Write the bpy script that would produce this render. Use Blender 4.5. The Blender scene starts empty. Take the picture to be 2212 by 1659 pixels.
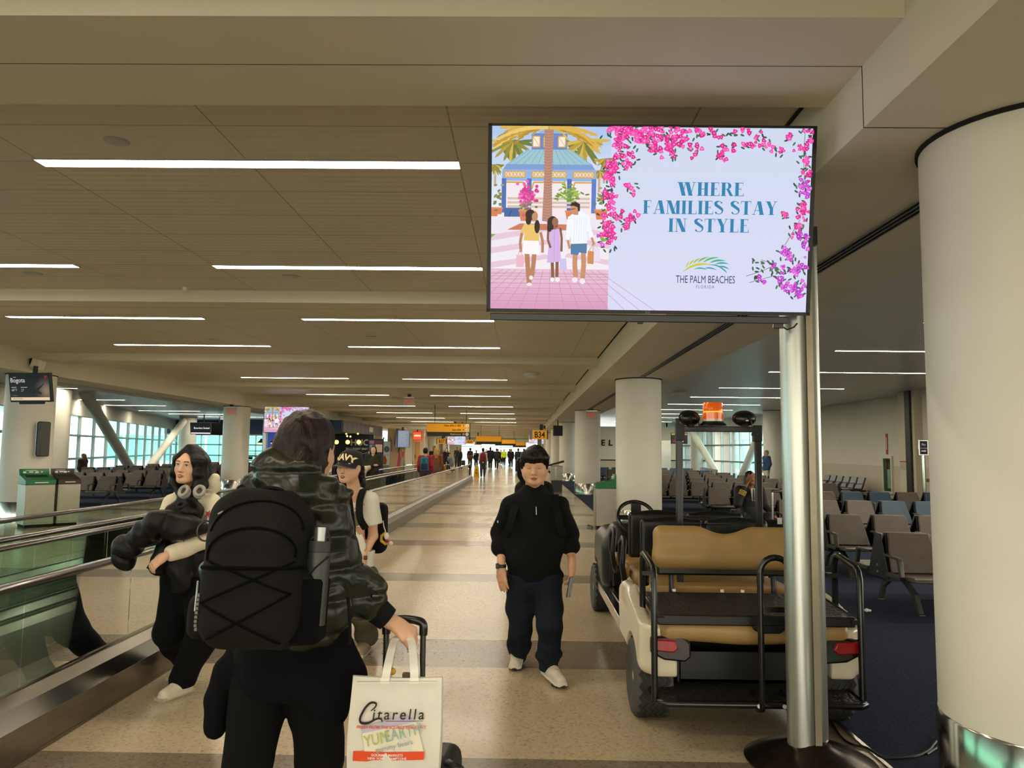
import bpy, bmesh, math, random
import numpy as np
from mathutils import Vector, Matrix, Quaternion
from mathutils.bvhtree import BVHTree
R = math.radians
PI = math.pi
random.seed(7)
SC = bpy.context.scene
COL = SC.collection

# ------------------------------------------------------------------ camera
EYE = Vector((0, 0, 1.62))
FPX = 1636.0

def cam_axes(pitch=R(5.0), yaw=R(.85), roll=R(.625)):
    cy, sy, cp, sp = math.cos(yaw), math.sin(yaw), math.cos(pitch), math.sin(pitch)
    f = Vector((-sy*cp, cy*cp, sp)); r = Vector((cy, sy, 0)); u = r.cross(f)
    c, s = math.cos(roll), math.sin(roll)
    return c*r+s*u, -s*r+c*u, f
CR, CU, CF = cam_axes()
cd = bpy.data.cameras.new('camera'); co = bpy.data.objects.new('camera', cd); COL.objects.link(co)
m = Matrix((CR, CU, -CF)).transposed().to_4x4(); m.translation = EYE
co.matrix_world = m
cd.sensor_width = 36; cd.lens = FPX*36/2212; cd.clip_end = 600; cd.clip_start = .05
SC.camera = co

def ray(x, y): return (x-1106)/FPX*CR - (y-829.5)/FPX*CU + CF
def atz(x, y, z=0.0):
    d = ray(x, y); return EYE + d*((z-EYE.z)/d.z)
def aty(x, y, Y):
    d = ray(x, y); return EYE + d*(Y/d.y)

# ------------------------------------------------------------------ materials
MATS = {}
def lin(c):
    if isinstance(c, str):
        c = tuple(int(c[i:i+2], 16)/255 for i in (0, 2, 4))
    return tuple((v/12.92 if v <= .04045 else ((v+.055)/1.055)**2.4) for v in c[:3])

def mat(name, col, rough=.5, metal=0.0, var=.06, scale=12.0, emit=0.0, ecol=None, bump=0.0, bscale=60.0, alpha=1.0,
        trans=0.0, coat=0.0, spec=.5, sheen=0.0, stretch=None, aniso=0.0, ior=1.45, sss=0.0):
    """Principled material whose colour drifts a little with a noise texture; col is an sRGB hex string."""
    if name in MATS: return MATS[name]
    M = bpy.data.materials.new(name); M.use_nodes = True
    nt = M.node_tree; b = nt.nodes['Principled BSDF']; L = nt.links
    c = lin(col)
    tc = nt.nodes.new('ShaderNodeTexCoord'); mp = nt.nodes.new('ShaderNodeMapping')
    L.new(tc.outputs['Object'], mp.inputs['Vector'])
    if stretch: mp.inputs['Scale'].default_value = stretch
    n = nt.nodes.new('ShaderNodeTexNoise'); n.inputs['Scale'].default_value = scale; n.inputs['Detail'].default_value = 4
    L.new(mp.outputs['Vector'], n.inputs['Vector'])
    if var > 0:
        r = nt.nodes.new('ShaderNodeValToRGB')
        r.color_ramp.elements[0].position = .3; r.color_ramp.elements[1].position = .7
        r.color_ramp.elements[0].color = (*[v*(1-var) for v in c], 1)
        r.color_ramp.elements[1].color = (*[min(1, v*(1+var)) for v in c], 1)
        L.new(n.outputs['Fac'], r.inputs['Fac']); L.new(r.outputs['Color'], b.inputs['Base Color'])
    else:
        b.inputs['Base Color'].default_value = (*c, 1)
    b.inputs['Roughness'].default_value = rough; b.inputs['Metallic'].default_value = metal
    b.inputs['Specular IOR Level'].default_value = spec; b.inputs['IOR'].default_value = ior
    if coat: b.inputs['Coat Weight'].default_value = coat; b.inputs['Coat Roughness'].default_value = .08
    if sheen: b.inputs['Sheen Weight'].default_value = sheen
    if trans: b.inputs['Transmission Weight'].default_value = trans
    if sss:
        b.inputs['Subsurface Weight'].default_value = sss; b.inputs['Subsurface Radius'].default_value = (.012, .005, .003); b.inputs['Subsurface Scale'].default_value = 1.0
    b.inputs['Alpha'].default_value = alpha
    if aniso: b.inputs['Anisotropic'].default_value = aniso
    if emit:
        b.inputs['Emission Color'].default_value = (*(lin(ecol) if ecol else c), 1); b.inputs['Emission Strength'].default_value = emit
    if bump:
        n2 = nt.nodes.new('ShaderNodeTexNoise'); n2.inputs['Scale'].default_value = bscale; n2.inputs['Detail'].default_value = 3
        L.new(mp.outputs['Vector'], n2.inputs['Vector'])
        bp = nt.nodes.new('ShaderNodeBump'); bp.inputs['Strength'].default_value = bump; bp.inputs['Distance'].default_value = .01
        L.new(n2.outputs['Fac'], bp.inputs['Height']); L.new(bp.outputs['Normal'], b.inputs['Normal'])
    MATS[name] = M
    return M

def glass_mat(name, col, gloss=.12, refl=1.0):
    """thin sheet glass: mostly lets light straight through with a tint, mirrors a little (Fresnel)."""
    M = bpy.data.materials.new(name); M.use_nodes = True; nt = M.node_tree; L = nt.links
    nt.nodes.remove(nt.nodes['Principled BSDF']); out = nt.nodes['Material Output']
    t = nt.nodes.new('ShaderNodeBsdfTransparent'); t.inputs['Color'].default_value = (*lin(col), 1)
    g = nt.nodes.new('ShaderNodeBsdfGlossy'); g.inputs['Roughness'].default_value = .02; g.inputs['Color'].default_value = (refl, refl, refl, 1)
    fr = nt.nodes.new('ShaderNodeLayerWeight'); fr.inputs['Blend'].default_value = gloss
    mx = nt.nodes.new('ShaderNodeMixShader')
    L.new(fr.outputs['Fresnel'], mx.inputs['Fac']); L.new(t.outputs[0], mx.inputs[1]); L.new(g.outputs[0], mx.inputs[2])
    L.new(mx.outputs[0], out.inputs['Surface'])
    MATS[name] = M
    return M

def vcol_mat(name, strength=0.0, rough=.6):
    """flat print / screen picture: colours come from the mesh's own colour attribute."""
    if name in MATS: return MATS[name]
    M = bpy.data.materials.new(name); M.use_nodes = True; nt = M.node_tree; b = nt.nodes['Principled BSDF']
    a = nt.nodes.new('ShaderNodeAttribute'); a.attribute_name = 'print'
    if strength:
        b.inputs['Base Color'].default_value = (.01, .01, .01, 1)
        nt.links.new(a.outputs['Color'], b.inputs['Emission Color']); b.inputs['Emission Strength'].default_value = strength
    else:
        nt.links.new(a.outputs['Color'], b.inputs['Base Color'])
    b.inputs['Roughness'].default_value = rough
    MATS[name] = M
    return M

# ------------------------------------------------------------------ objects
def tag(o, label=None, cat=None, group=None, kind=None):
    if label: o['label'] = label
    if cat: o['category'] = cat
    if group: o['group'] = group
    if kind: o['kind'] = kind
    return o

def thing(name, label, cat, loc=(0, 0, 0), rz=0.0, group=None):
    o = bpy.data.objects.new(name, None); COL.objects.link(o)
    o.location = loc; o.rotation_euler = (0, 0, rz); o.empty_display_size = .1
    return tag(o, label, cat, group)

def copy_tree(o, parent=None):
    c = o.copy(); COL.objects.link(c); c.parent = parent
    for ch in list(o.children): copy_tree(ch, c)
    return c

class MB:
    """collects shapes into one bmesh."""
    def __init__(s): s.bm = bmesh.new(); s.mi = 0
    def _f(s, vs):
        try:
            f = s.bm.faces.new(vs); f.material_index = s.mi; return f
        except ValueError: return None
    def vert(s, p): return s.bm.verts.new(p)
    def quad(s, *pts): return s._f([s.bm.verts.new(p) for p in pts])
    def box(s, x0, x1, y0, y1, z0, z1, M=None):
        c = [Vector((x, y, z)) for z in (z0, z1) for y in (y0, y1) for x in (x0, x1)]
        if M: c = [M @ v for v in c]
        v = [s.bm.verts.new(p) for p in c]
        for q in ((0, 2, 3, 1), (4, 5, 7, 6), (0, 1, 5, 4), (1, 3, 7, 5), (3, 2, 6, 7), (2, 0, 4, 6)): s._f([v[i] for i in q])
        return s
    def cbox(s, c, d, M=None): 
        return s.box(c[0]-d[0]/2, c[0]+d[0]/2, c[1]-d[1]/2, c[1]+d[1]/2, c[2]-d[2]/2, c[2]+d[2]/2, M)
    def prism(s, poly, ax, a0, a1, M=None):
        """poly: 2D outline, extruded along axis ax (0 x,1 y,2 z) from a0 to a1; the other two axes in order."""
        def P(p, a):
            v = [p[0], p[1]]; v.insert(ax, a); v = Vector(v); return M @ v if M else v
        A = [s.bm.verts.new(P(p, a0)) for p in poly]; B = [s.bm.verts.new(P(p, a1)) for p in poly]
        n = len(poly)
        s._f(A[::-1]); s._f(B)
        for i in range(n): s._f([A[i], A[(i+1) % n], B[(i+1) % n], B[i]])
        return s
    def rings(s, rs, cap=True, closed=False):
        V = [[s.bm.verts.new(p) for p in r] for r in rs]; n = len(rs[0])
        pr = list(zip(V, V[1:])) + ([(V[-1], V[0])] if closed else [])
        for a, b in pr:
            for i in range(n): s._f([a[i], a[(i+1) % n], b[(i+1) % n], b[i]])
        if cap and not closed: s._f(V[0][::-1]); s._f(V[-1])
        return s
    def cyl(s, p0, p1, r0, r1=None, n=16, cap=True):
        r1 = r0 if r1 is None else r1
        p0, p1 = Vector(p0), Vector(p1); d = (p1-p0).normalized()
        a = d.orthogonal().normalized(); b = d.cross(a)
        rs = [[p + r*(math.cos(t)*a + math.sin(t)*b) for t in [2*PI*i/n for i in range(n)]] for p, r in ((p0, r0), (p1, r1))]
        return s.rings(rs, cap)
    def tube(s, pts, r, n=8, closed=False, flat=None):
        """sweep a round (or flat=(w,h), boxy) section along a polyline."""
        P = [Vector(p) for p in pts]; m = len(P); T = []
        for i in range(m):
            if closed: t = P[(i+1) % m]-P[i-1]
            else: t = P[min(i+1, m-1)]-P[max(i-1, 0)]
            T.append(t.normalized())
        a = T[0].orthogonal().normalized()
        if flat: 
            up = Vector((0, 0, 1)) if abs(T[0].z) < .9 else Vector((0, 1, 0)); a = (up - T[0]*up.dot(T[0])).normalized()
        rs = []
        for i in range(m):
            a = (a - T[i]*a.dot(T[i])).normalized(); b = T[i].cross(a)
            rr = r[i] if isinstance(r, (list, tuple)) else r
            if flat:
                w, h = flat; rs.append([P[i]+b*x*w/2+a*y*h/2 for x, y in ((-1, -1), (1, -1), (1, 1), (-1, 1))])
            else: rs.append([P[i]+rr*(math.cos(2*PI*k/n)*a+math.sin(2*PI*k/n)*b) for k in range(n)])
        return s.rings(rs, True, closed)
    def lathe(s, prof, c=(0, 0, 0), n=24, M=None, cap=True):
        c = Vector(c); rs = []
        for r, z in prof:
            ring = [Vector((r*math.cos(2*PI*k/n), r*math.sin(2*PI*k/n), z)) for k in range(n)]
            rs.append([(M @ p if M else p)+c for p in ring])
        return s.rings(rs, cap)
    def ball(s, c, r, nu=16, nv=10, M=None):
        if not isinstance(r, (tuple, list)): r = (r, r, r)
        c = Vector(c); rs = []
        for j in range(1, nv):
            t = PI*j/nv
            ring = [Vector((r[0]*math.sin(t)*math.cos(2*PI*k/nu), r[1]*math.sin(t)*math.sin(2*PI*k/nu), -r[2]*math.cos(t))) for k in range(nu)]
            rs.append([(M @ p if M else p)+c for p in ring])
        return s.rings(rs)
    def build(s, name, M, parent=None, smooth=None, bevel=0.0, seg=2, kind=None):
        bmesh.ops.recalc_face_normals(s.bm, faces=s.bm.faces)
        me = bpy.data.meshes.new(name); s.bm.to_mesh(me); s.bm.free()
        for x in (M if isinstance(M, (list, tuple)) else [M]): me.materials.append(x)
        if smooth is not None and smooth > 0:
            me.polygons.foreach_set('use_smooth', [True]*len(me.polygons)); me.set_sharp_from_angle(angle=R(smooth))
        o = bpy.data.objects.new(name, me); COL.objects.link(o)
        if parent is not None: o.parent = parent
        if kind: o['kind'] = kind
        if bevel:
            b = o.modifiers.new('bevel', 'BEVEL'); b.width = bevel; b.segments = seg; b.limit_method = 'ANGLE'; b.angle_limit = R(40)
            me.polygons.foreach_set('use_smooth', [True]*len(me.polygons))
            me.set_sharp_from_angle(angle=R(60))
        return o

def part(name, M, parent, fn, **k):
    m = MB(); fn(m); return m.build(name, M, parent, **k)

def text_mesh(body, size=1.0, bold=0.0, extrude=0.0, align='CENTER', spacing=1.0, xs=1.0, shear=0.0, line=1.0):
    cu = bpy.data.curves.new('lettering', 'FONT'); cu.body = body; cu.size = size; cu.align_x = align; cu.align_y = 'CENTER'
    cu.space_character = spacing; cu.space_line = line; cu.offset = bold; cu.extrude = extrude; cu.shear = shear; cu.resolution_u = 3
    o = bpy.data.objects.new('lettering', cu); COL.objects.link(o)
    dg = bpy.context.evaluated_depsgraph_get(); dg.update()
    me = bpy.data.meshes.new_from_object(o.evaluated_get(dg))
    bpy.data.objects.remove(o); bpy.data.curves.remove(cu)
    if xs != 1.0: me.transform(Matrix.Diagonal((xs, 1, 1, 1)))
    return me

def text(body, size, M, parent, loc, rot=(PI/2, 0, 0), name='lettering', **k):
    """writing lying in the local xz plane, read from -y."""
    me = text_mesh(body, size, **k); me.materials.clear(); me.materials.append(M)
    o = bpy.data.objects.new(name, me); COL.objects.link(o); o.parent = parent; o.location = loc; o.rotation_euler = rot
    return o

class Pic:
    """a flat picture made of coloured polygons, in x (right) / y (up), later polygons lie above earlier ones."""
    def __init__(s): s.v = []; s.f = []; s.c = []; s.k = 0
    clip = None
    def poly(s, pts, col):
        if s.clip:
            for ax, lim, sg in ((0, s.clip[0], 1), (0, -s.clip[0], -1), (1, s.clip[1], 1), (1, -s.clip[1], -1)):
                out = []
                for i, a in enumerate(pts):
                    b = pts[i-1]; ia, ib = a[ax]*sg <= lim*sg, b[ax]*sg <= lim*sg
                    if ia != ib:
                        t = (lim-b[ax])/(a[ax]-b[ax]); out.append((b[0]+(a[0]-b[0])*t, b[1]+(a[1]-b[1])*t))
                    if ia: out.append(a)
                pts = out
                if len(pts) < 3: return
        b = len(s.v); z = s.k*1e-5; s.k += 1
        s.v += [(p[0], p[1], z) for p in pts]; s.f.append(tuple(range(b, b+len(pts)))); s.c.append(lin(col))
    def rect(s, x0, y0, x1, y1, col): s.poly([(x0, y0), (x1, y0), (x1, y1), (x0, y1)], col)
    def grad(s, x0, y0, x1, y1, c0, c1, n=10):
        a, b = [[int(c[i:i+2], 16) for i in (0, 2, 4)] for c in (c0, c1)]
        for i in range(n):
            t = (i+.5)/n; c = ''.join('%02x' % round(a[k]+(b[k]-a[k])*t) for k in range(3))
            s.rect(x0, y0+(y1-y0)*i/n, x1, y0+(y1-y0)*(i+1)/n, c)
    def ell(s, x, y, rx, ry, col, n=12, a0=0.0):
        s.poly([(x+rx*math.cos(2*PI*i/n)*math.cos(a0)-ry*math.sin(2*PI*i/n)*math.sin(a0), y+rx*math.cos(2*PI*i/n)*math.sin(a0)+ry*math.sin(2*PI*i/n)*math.cos(a0)) for i in range(n)], col)
    def line(s, p, w, col):
        for a, b in zip(p, p[1:]):
            d = Vector((b[0]-a[0], b[1]-a[1])); L = d.length or 1e-6
            nx, ny = -d.y/L*w/2, d.x/L*w/2
            s.poly([(a[0]+nx, a[1]+ny), (a[0]-nx, a[1]-ny), (b[0]-nx, b[1]-ny), (b[0]+nx, b[1]+ny)], col)
    def text(s, body, x, y, size, col, **k):
        me = text_mesh(body, size, **k); b = len(s.v); z = s.k*1e-5; s.k += 1
        s.v += [(v.co.x+x, v.co.y+y, z) for v in me.vertices]
        for p in me.polygons: s.f.append(tuple(b+i for i in p.vertices)); s.c.append(lin(col))
        bpy.data.meshes.remove(me)
    def build(s, name, M, parent, loc, rot=(PI/2, 0, 0)):
        me = bpy.data.meshes.new(name); me.from_pydata(s.v, [], s.f); me.materials.append(M)
        at = me.attributes.new('print', 'FLOAT_COLOR', 'CORNER')
        d = np.ones((len(me.loops), 4), np.float32)
        ls = np.zeros(len(me.polygons), np.int32); me.polygons.foreach_get('loop_total', ls)
        d[:, :3] = np.repeat(np.array(s.c, np.float32), ls, axis=0)
        at.data.foreach_set('color', d.ravel())
        o = bpy.data.objects.new(name, me); COL.objects.link(o); o.parent = parent; o.location = loc; o.rotation_euler = rot
        return o

# ------------------------------------------------------------------ smooth solids (distance field + surface nets)
class SDF:
    def __init__(s, lo, hi, h):
        s.h = h; s.lo = np.array(lo, float); s.n = np.ceil((np.array(hi)-s.lo)/h).astype(int)+1
        s.D = np.full(s.n, 1.0, np.float32)
        s.ax = [s.lo[i]+h*np.arange(s.n[i]) for i in range(3)]
    def _sl(s, lo, hi, pad):
        a = np.clip(np.floor((np.array(lo)-pad-s.lo)/s.h).astype(int), 0, s.n); b = np.clip(np.ceil((np.array(hi)+pad-s.lo)/s.h).astype(int)+1, 0, s.n)
        if (b <= a).any(): return None
        sl = tuple(slice(i, j) for i, j in zip(a, b))
        X = s.ax[0][sl[0]][:, None, None].astype(np.float32); Y = s.ax[1][sl[1]][None, :, None].astype(np.float32); Z = s.ax[2][sl[2]][None, None, :].astype(np.float32)
        return sl, X, Y, Z
    def _put(s, sl, d, k, sub):
        D = s.D[sl]
        if sub:
            d = -d
            if k > 0:
                hh = np.maximum(k-np.abs(D-d), 0)/k; s.D[sl] = np.maximum(D, d)+hh*hh*k*.25
            else: s.D[sl] = np.maximum(D, d)
        elif k > 0:
            hh = np.maximum(k-np.abs(D-d), 0)/k; s.D[sl] = np.minimum(D, d)-hh*hh*k*.25
        else: s.D[sl] = np.minimum(D, d)
    def cone(s, a, b, ra, rb, k=.02, sub=False, flat=None):
        """tapered capsule; flat=(axis, f): the section is squeezed f times along axis (f>1 thinner)."""
        a, b = np.array(a, float), np.array(b, float); r = max(ra, rb)
        q = s._sl(np.minimum(a, b)-r, np.maximum(a, b)+r, k+4*s.h)
        if q is None: return s
        sl, X, Y, Z = q
        ba = b-a; L2 = max(ba@ba, 1e-9)
        px, py, pz = X-a[0], Y-a[1], Z-a[2]
        t = np.clip((px*ba[0]+py*ba[1]+pz*ba[2])/L2, 0, 1)
        px, py, pz = px-t*ba[0], py-t*ba[1], pz-t*ba[2]
        d2 = px*px+py*py+pz*pz
        if flat is not None:
            u, f = np.array(flat[0], float), flat[1]; u = u/np.linalg.norm(u)
            w = px*u[0]+py*u[1]+pz*u[2]; d2 = d2+w*w*(f*f-1)
        s._put(sl, np.sqrt(d2)-(ra+(rb-ra)*t), k, sub); return s
    def chain(s, P, Rr, k=.02, **kw):
        for i in range(len(P)-1): s.cone(P[i], P[i+1], Rr[i], Rr[i+1], k, **kw)
        return s
    def ell(s, c, r, k=.02, M=None, sub=False):
        c = np.array(c, float); r = np.array(r if hasattr(r, '__len__') else (r, r, r), float)
        m = r.max() if M is not None else r
        q = s._sl(c-m, c+m, k+4*s.h)
        if q is None: return s
        sl, X, Y, Z = q; X, Y, Z = X-c[0], Y-c[1], Z-c[2]
        if M is not None:
            M = np.array(M)  # rows: local axes
            X, Y, Z = (M[i][0]*X+M[i][1]*Y+M[i][2]*Z for i in range(3))
        q0 = np.sqrt((X/r[0])**2+(Y/r[1])**2+(Z/r[2])**2); q1 = np.sqrt((X/r[0]**2)**2+(Y/r[1]**2)**2+(Z/r[2]**2)**2)+1e-6
        s._put(sl, q0*(q0-1)/q1, k, sub); return s
    def box(s, c, hs, rd=.01, k=.01, M=None, sub=False):
        c = np.array(c, float); hs = np.array(hs, float); m = np.linalg.norm(hs) if M is not None else hs
        q = s._sl(c-m, c+m, k+4*s.h)
        if q is None: return s
        sl, X, Y, Z = q; X, Y, Z = X-c[0], Y-c[1], Z-c[2]
        if M is not None:
            M = np.array(M); X, Y, Z = (M[i][0]*X+M[i][1]*Y+M[i][2]*Z for i in range(3))
        a, b, e = (np.abs(v)-(hs[i]-rd) for i, v in enumerate((X, Y, Z)))
        d = np.sqrt(np.maximum(a, 0)**2+np.maximum(b, 0)**2+np.maximum(e, 0)**2)+np.minimum(np.maximum(a, np.maximum(b, e)), 0)-rd
        s._put(sl, d, k, sub); return s
    def cut(s, p, n, k=0.0):
        """remove everything on the side n of the plane through p."""
        n = np.array(n, float); n /= np.linalg.norm(n); p = np.array(p, float)
        d = (s.ax[0]-p[0])[:, None, None]*n[0]+(s.ax[1]-p[1])[None, :, None]*n[1]+(s.ax[2]-p[2])[None, None, :]*n[2]
        d = d.astype(np.float32)
        s.D = np.maximum(s.D, d); return s
    def wave(s, amp, scale, seed=0, st=(1, 1, 1), box=None):
        """soft folds: a few sine waves of random direction added to the field."""
        rg = np.random.RandomState(seed)
        q = s._sl(*(box if box else (s.lo, s.lo+s.h*s.n)), 0)
        if q is None: return s
        sl, X, Y, Z = q; o = 0
        for i in range(5):
            v = rg.normal(size=3); v = v/np.linalg.norm(v)*np.array(st)/scale*(.7+.5*i*.6); ph = rg.rand()*6.28
            o = o+np.sin(X*v[0]+Y*v[1]+Z*v[2]+ph+1.3*np.sin((X*v[1]-Y*v[2]+Z*v[0])*.7))/(1+.35*i)
        if box is not None:
            # fade out at the rim of the box so that no step shows
            lo, hi = np.array(box[0]), np.array(box[1]); w = 1
            for i, A in enumerate((X, Y, Z)):
                e = (hi[i]-lo[i])*.2+1e-6; w = w*np.clip(np.minimum(A-lo[i], hi[i]-A)/e, 0, 1)
            o = o*w
        s.D[sl] += (amp*.5*o).astype(np.float32); return s
    def quilt(s, f, amp):
        """horizontal stitch lines: f(X,Y,Z) -> coordinate whose whole numbers are seams."""
        X = s.ax[0][:, None, None]; Y = s.ax[1][None, :, None]; Z = s.ax[2][None, None, :]
        t = f(X, Y, Z); t = np.abs(t-np.round(t))*2
        s.D += (amp*(np.exp(-(t/.22)**2))).astype(np.float32)*np.ones_like(s.D); return s
    def net(s):
        D = s.D; I = D < 0
        I[0] = I[-1] = False; I[:, 0] = I[:, -1] = False; I[:, :, 0] = I[:, :, -1] = False
        D = np.where(I, np.minimum(D, -1e-6), np.maximum(D, 1e-6))
        n = np.array(D.shape)-1
        c = sum(I[i:i+n[0], j:j+n[1], k:k+n[2]].astype(np.int8) for i in (0, 1) for j in (0, 1) for k in (0, 1))
        act = np.argwhere((c > 0) & (c < 8)); ids = np.full(n, -1, np.int64); ids[tuple(act.T)] = np.arange(len(act))
        acc = np.zeros((len(act), 3)); cnt = np.zeros(len(act))
        cor = [(i, j, k) for i in (0, 1) for j in (0, 1) for k in (0, 1)]
        vals = {q: D[act[:, 0]+q[0], act[:, 1]+q[1], act[:, 2]+q[2]].astype(float) for q in cor}
        for a in cor:
            for ax in range(3):
                if a[ax]: continue
                b = list(a); b[ax] = 1; b = tuple(b); va, vb = vals[a], vals[b]
                x = (va < 0) != (vb < 0); t = np.where(x, va/np.where(x, va-vb, 1), 0)
                P = np.array(a, float)[None, :]+np.eye(3)[ax][None, :]*t[:, None]
                acc[x] += P[x]; cnt[x] += 1
        V = s.lo+s.h*(act+acc/cnt[:, None]); F = []
        for ax in range(3):
            u, w = (ax+1) % 3, (ax+2) % 3
            A = I; sl0 = [slice(None)]*3; sl1 = [slice(None)]*3; sl0[ax] = slice(0, -1); sl1[ax] = slice(1, None)
            x = np.argwhere(A[tuple(sl0)] != A[tuple(sl1)])
            x = x[(x[:, u] > 0) & (x[:, w] > 0) & (x[:, u] < n[u]) & (x[:, w] < n[w])]
            ins = A[tuple(x.T)]
            def gi(du, dw):
                y = x.copy(); y[:, u] -= du; y[:, w] -= dw; return ids[tuple(y.T)]
            q = np.stack([gi(1, 1), gi(0, 1), gi(0, 0), gi(1, 0)], 1); q[~ins] = q[~ins][:, ::-1]; F.append(q)
        F = np.concatenate(F); F = F[(F >= 0).all(1)]
        return V, F
    def build(s, name, M, parent=None, relax=1, kind=None):
        V, F = s.net()
        for _ in range(relax):      # a touch of Laplacian smoothing over the quads
            acc = np.zeros_like(V); cnt = np.zeros(len(V))
            for i in range(4):
                np.add.at(acc, F[:, i], V[F[:, (i+1) % 4]]); np.add.at(cnt, F[:, i], 1)
                np.add.at(acc, F[:, i], V[F[:, (i+3) % 4]]); np.add.at(cnt, F[:, i], 1)
            V = V*.5+.5*acc/np.maximum(cnt, 1)[:, None]
        me = bpy.data.meshes.new(name); me.vertices.add(len(V)); me.vertices.foreach_set('co', V.astype(np.float32).ravel())
        me.loops.add(F.size); me.loops.foreach_set('vertex_index', F.astype(np.int32).ravel())
        me.polygons.add(len(F)); me.polygons.foreach_set('loop_start', np.arange(0, F.size, 4, dtype=np.int32))
        me.update(calc_edges=True)
        me.polygons.foreach_set('use_smooth', np.ones(len(F), bool))
        for x in (M if isinstance(M, (list, tuple)) else [M]): me.materials.append(x)
        o = bpy.data.objects.new(name, me); COL.objects.link(o)
        if parent is not None: o.parent = parent
        if kind: o['kind'] = kind
        return o
# ------------------------------------------------------------------ room materials
def floor_mat(name, col, spk):
    M = mat(name, col, rough=.17, var=0, spec=.6)
    nt = M.node_tree; b = nt.nodes['Principled BSDF']; L = nt.links
    tc = nt.nodes.new('ShaderNodeTexCoord')
    v = nt.nodes.new('ShaderNodeTexVoronoi'); v.inputs['Scale'].default_value = 70; L.new(tc.outputs['Object'], v.inputs['Vector'])
    n = nt.nodes.new('ShaderNodeTexNoise'); n.inputs['Scale'].default_value = .6; n.inputs['Detail'].default_value = 5; L.new(tc.outputs['Object'], n.inputs['Vector'])
    r = nt.nodes.new('ShaderNodeValToRGB'); c = lin(col); e = r.color_ramp.elements
    e[0].position = .0; e[0].color = (*[x*.62 for x in c], 1); e[1].position = .32; e[1].color = (*c, 1)
    x = r.color_ramp.elements.new(.9); x.color = (*[min(1, x*spk) for x in c], 1)
    L.new(v.outputs['Color'], r.inputs['Fac'])
    mx = nt.nodes.new('ShaderNodeMixRGB'); mx.blend_type = 'MULTIPLY'; mx.inputs['Fac'].default_value = .25
    L.new(r.outputs['Color'], mx.inputs[1]); L.new(n.outputs['Fac'], mx.inputs[2]); L.new(mx.outputs[0], b.inputs['Base Color'])
    # slow unevenness of the polish stretches the reflections
    n2 = nt.nodes.new('ShaderNodeTexNoise'); n2.inputs['Scale'].default_value = 1.6; n2.inputs['Detail'].default_value = 2; L.new(tc.outputs['Object'], n2.inputs['Vector'])
    bp = nt.nodes.new('ShaderNodeBump'); bp.inputs['Strength'].default_value = .12; bp.inputs['Distance'].default_value = .02
    L.new(n2.outputs['Fac'], bp.inputs['Height']); L.new(bp.outputs['Normal'], b.inputs['Normal'])
    rr = nt.nodes.new('ShaderNodeMapRange'); rr.inputs['To Min'].default_value = .1; rr.inputs['To Max'].default_value = .24
    L.new(n.outputs['Fac'], rr.inputs['Value']); L.new(rr.outputs[0], b.inputs['Roughness'])
    return M

def panel_mat(name, col, bw, bh, ox, oy, rough=.42):
    """perforated metal ceiling panels: a grid of thin joints and a fine rib."""
    M = mat(name, col, rough=rough, var=0, spec=.5); nt = M.node_tree; b = nt.nodes['Principled BSDF']; L = nt.links
    tc = nt.nodes.new('ShaderNodeTexCoord'); mp = nt.nodes.new('ShaderNodeMapping'); mp.inputs['Location'].default_value = (-ox, -oy, 0)
    L.new(tc.outputs['Object'], mp.inputs['Vector'])
    br = nt.nodes.new('ShaderNodeTexBrick'); br.offset = 0; br.inputs['Scale'].default_value = 1; br.inputs['Brick Width'].default_value = bw
    br.inputs['Row Height'].default_value = bh; br.inputs['Mortar Size'].default_value = .006; br.inputs['Mortar Smooth'].default_value = .2
    c = lin(col); br.inputs['Color1'].default_value = (*c, 1); br.inputs['Color2'].default_value = (*[v*.95 for v in c], 1); br.inputs['Mortar'].default_value = (*[v*.5 for v in c], 1)
    L.new(mp.outputs[0], br.inputs['Vector']); L.new(br.outputs['Color'], b.inputs['Base Color'])
    w = nt.nodes.new('ShaderNodeTexWave'); w.bands_direction = 'Y'; w.inputs['Scale'].default_value = 1.6667*PI/10*6; w.inputs['Distortion'].default_value = .4
    L.new(mp.outputs[0], w.inputs['Vector'])
    bp = nt.nodes.new('ShaderNodeBump'); bp.inputs['Strength'].default_value = .25; bp.inputs['Distance'].default_value = .01
    L.new(w.outputs['Fac'], bp.inputs['Height']); L.new(bp.outputs['Normal'], b.inputs['Normal'])
    return M

M_floor = floor_mat('terrazzo_light', 'c0ae90', 1.12)
M_stripe = floor_mat('terrazzo_dark', '7f7261', 1.2)
M_carpet = mat('carpet_navy', '343b4e', rough=.98, var=.3, scale=60, bump=.5, bscale=300, spec=.1)
M_ceil = panel_mat('ceiling_panels', 'd4ccb8', 1.467, .6, -.46, 5.1)
M_ceil2 = panel_mat('gate_ceiling_panels', 'd0cfc4', 1.467, .3, -.46, 5.1, .3)
M_white = mat('white_plaster', 'e2dfd0', rough=.75, var=.03, scale=2)
M_beam = mat('painted_gypsum', 'dbd4be', rough=.8, var=.03, scale=1.5)
M_wall = mat('warm_wall_panel', 'd9d0ba', rough=.6, var=.03, scale=1)
M_wall2 = mat('warm_wall_wainscot', 'c9bca5', rough=.55, var=.04, scale=1)
M_col = mat('column_white', 'e4e1d2', rough=.5, var=.03, scale=2)
M_steel = mat('brushed_steel', 'b9b6ae', rough=.22, metal=1, var=.08, scale=5, stretch=(40, 40, 1))
M_steeld = mat('steel_dark_reflection', '8a8275', rough=.3, metal=.9, var=.1, scale=3, stretch=(20, 2, 20))  # darker skirt steel: the floor's dark reflection is put into the colour
M_steelv = mat('polished_steel', 'c4c2ba', rough=.16, metal=1, var=.05, scale=3)
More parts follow.
